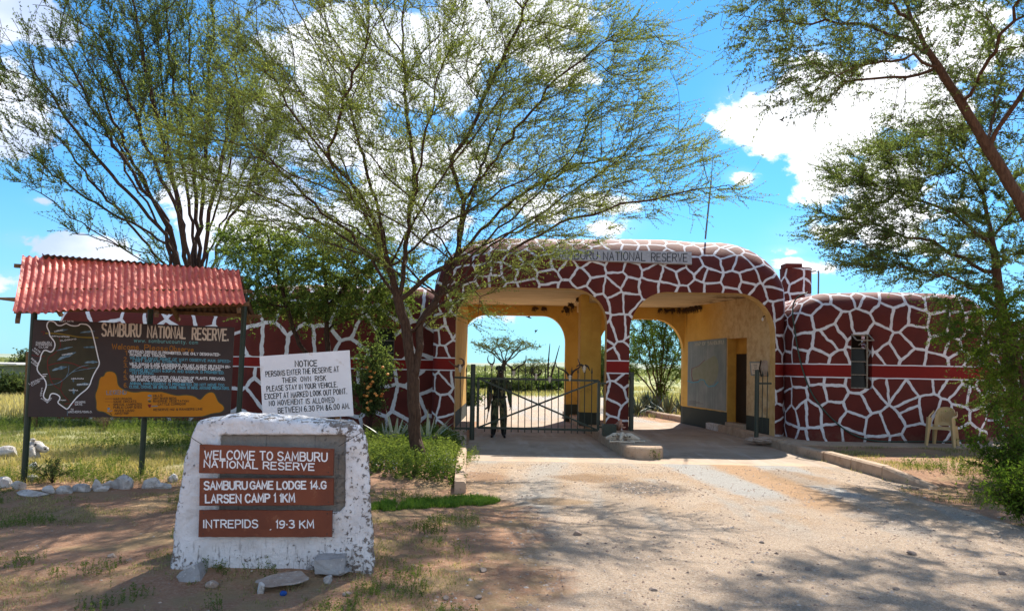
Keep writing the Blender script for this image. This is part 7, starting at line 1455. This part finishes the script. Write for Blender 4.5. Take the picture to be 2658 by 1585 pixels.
Q = scatter(9000, -9, -3.2, 9.6, 12, lambda x, y: sstep(.55, .68, vnoise(P2(x, y), 1.3, 43, 3)), rg); weeds(mb, Q[:1300], .20, rg, 12, .024, .012)
Q = scatter(60000, -8, -.2, 4.3, 9.6, lambda x, y: soil(x, y) * sstep(.66, .74, vnoise(P2(x, y), 2.4, 19, 2)), rg); weeds(mb, Q[:2600], .10, rg, 12, .016, .007)
Q = scatter(20000, 6.0, 11, 7.3, 12.5, lambda x, y: soil(x, y) * sstep(.5, .62, vnoise(P2(x, y), .9, 45, 3) + .12 * sstep(6.6, 7.5, x)), rg); weeds(mb, Q[:2600], .20, rg, 14, .026, .013)
q = V3(G(1690, 1192)); Q = q + np.column_stack([rg.normal(0, .05, 22), rg.normal(-.05, .03, 22), np.zeros(22)]); weeds(mb, Q, .22, rg, 18, .03, .014)
q = V3(G(1222, 1190)); Q = q + np.column_stack([rg.normal(0, .08, 60), rg.normal(0, .5, 60), np.full(60, .02)]); weeds(mb, Q, .16, rg, 12)
o = mb.build('weeds', M['weed']); o['kind'] = 'stuff'
mb = MB(); Q = scatter(4000, -2.9, -.8, 9.9, 12.2, lambda x, y: gard(x, y) * sstep(.58, .66, vnoise(P2(x, y), 1.7, 51, 2)), rg)[:420]; C = Q + np.column_stack([rg.normal(0, .02, len(Q)), rg.normal(0, .02, len(Q)), rg.uniform(.06, .2, len(Q))]); leaf_quads(mb, C, unit(rg.normal(size=C.shape)), .022, .02, rg); o = mb.build('white_flowers', M['rockw']); o['kind'] = 'stuff'
# gravel on the road
mb = MB(); rg = np.random.default_rng(31)
def pebbles(Q, s0, s1):
    k = len(Q); sz = s0 * (s1 / s0) ** (rg.uniform(size=k) ** 1.7); base = np.array([[1, 0, 0], [.3, .95, 0], [-.8, .6, 0], [-.8, -.6, 0], [.3, -.95, 0], [0, 0, .75], [0.1, 0.1, -.6]]); a = rg.uniform(0, 6.28, k); V = base[None] * (1 + rg.normal(0, .22, (k, 7, 1))); ca, sa = np.cos(a)[:, None], np.sin(a)[:, None]
    V = np.stack([V[..., 0] * ca - V[..., 1] * sa, V[..., 0] * sa + V[..., 1] * ca, V[..., 2]], -1) * sz[:, None, None] * [1, 1, .8] + Q[:, None] + np.array([0, 0, .2]) * sz[:, None, None]; f = [(0, 1, 5), (1, 2, 5), (2, 3, 5), (3, 4, 5), (4, 0, 5), (1, 0, 6), (2, 1, 6), (3, 2, 6), (4, 3, 6), (0, 4, 6)]
    F = (np.array(f)[None] + np.arange(k)[:, None, None] * 7).reshape(-1, 3); mb.add(V.reshape(-1, 3), F, r=np.repeat(rg.uniform(size=k), 7))
rd = lambda x, y: roadmask(x, y) * (.35 + .65 * sstep(.4, .6, vnoise(P2(x, y), .9, 61, 3)))
pebbles(scatter(30000, -1, 7, 4.2, 12.6, rd, rg), .006, .026); pebbles(scatter(30000, -.8, 5.5, 4.2, 8.6, rd, rg), .005, .017); pebbles(scatter(2500, -7, 0, 4.3, 9.6, lambda x, y: soil(x, y) * .7, rg), .005, .018)
q = G(1665, 1268); Q = np.column_stack([rg.normal(q.x, .38, 700), rg.normal(q.y, .42, 700), np.zeros(700)]); Q[:, 2] = gh(Q[:, 0], Q[:, 1]); pebbles(Q, .007, .022)
m, t, b = new_mat('gravel_stone'); at = t.new('ShaderNodeAttribute', attribute_name='rnd'); cr_ = t.new('ShaderNodeValToRGB'); t.l.new(at.outputs['Fac'], cr_.inputs[0]); e = cr_.color_ramp.elements; e[0].color = (.19, .135, .105, 1); e[1].color = (.50, .43, .37, 1); e.new(.35).color = (.33, .235, .175, 1); e.new(.7).color = (.42, .32, .25, 1); t.l.new(cr_.outputs[0], b.inputs['Base Color']); b.inputs['Roughness'].default_value = .9
o = mb.build('gravel', m); o['kind'] = 'stuff'
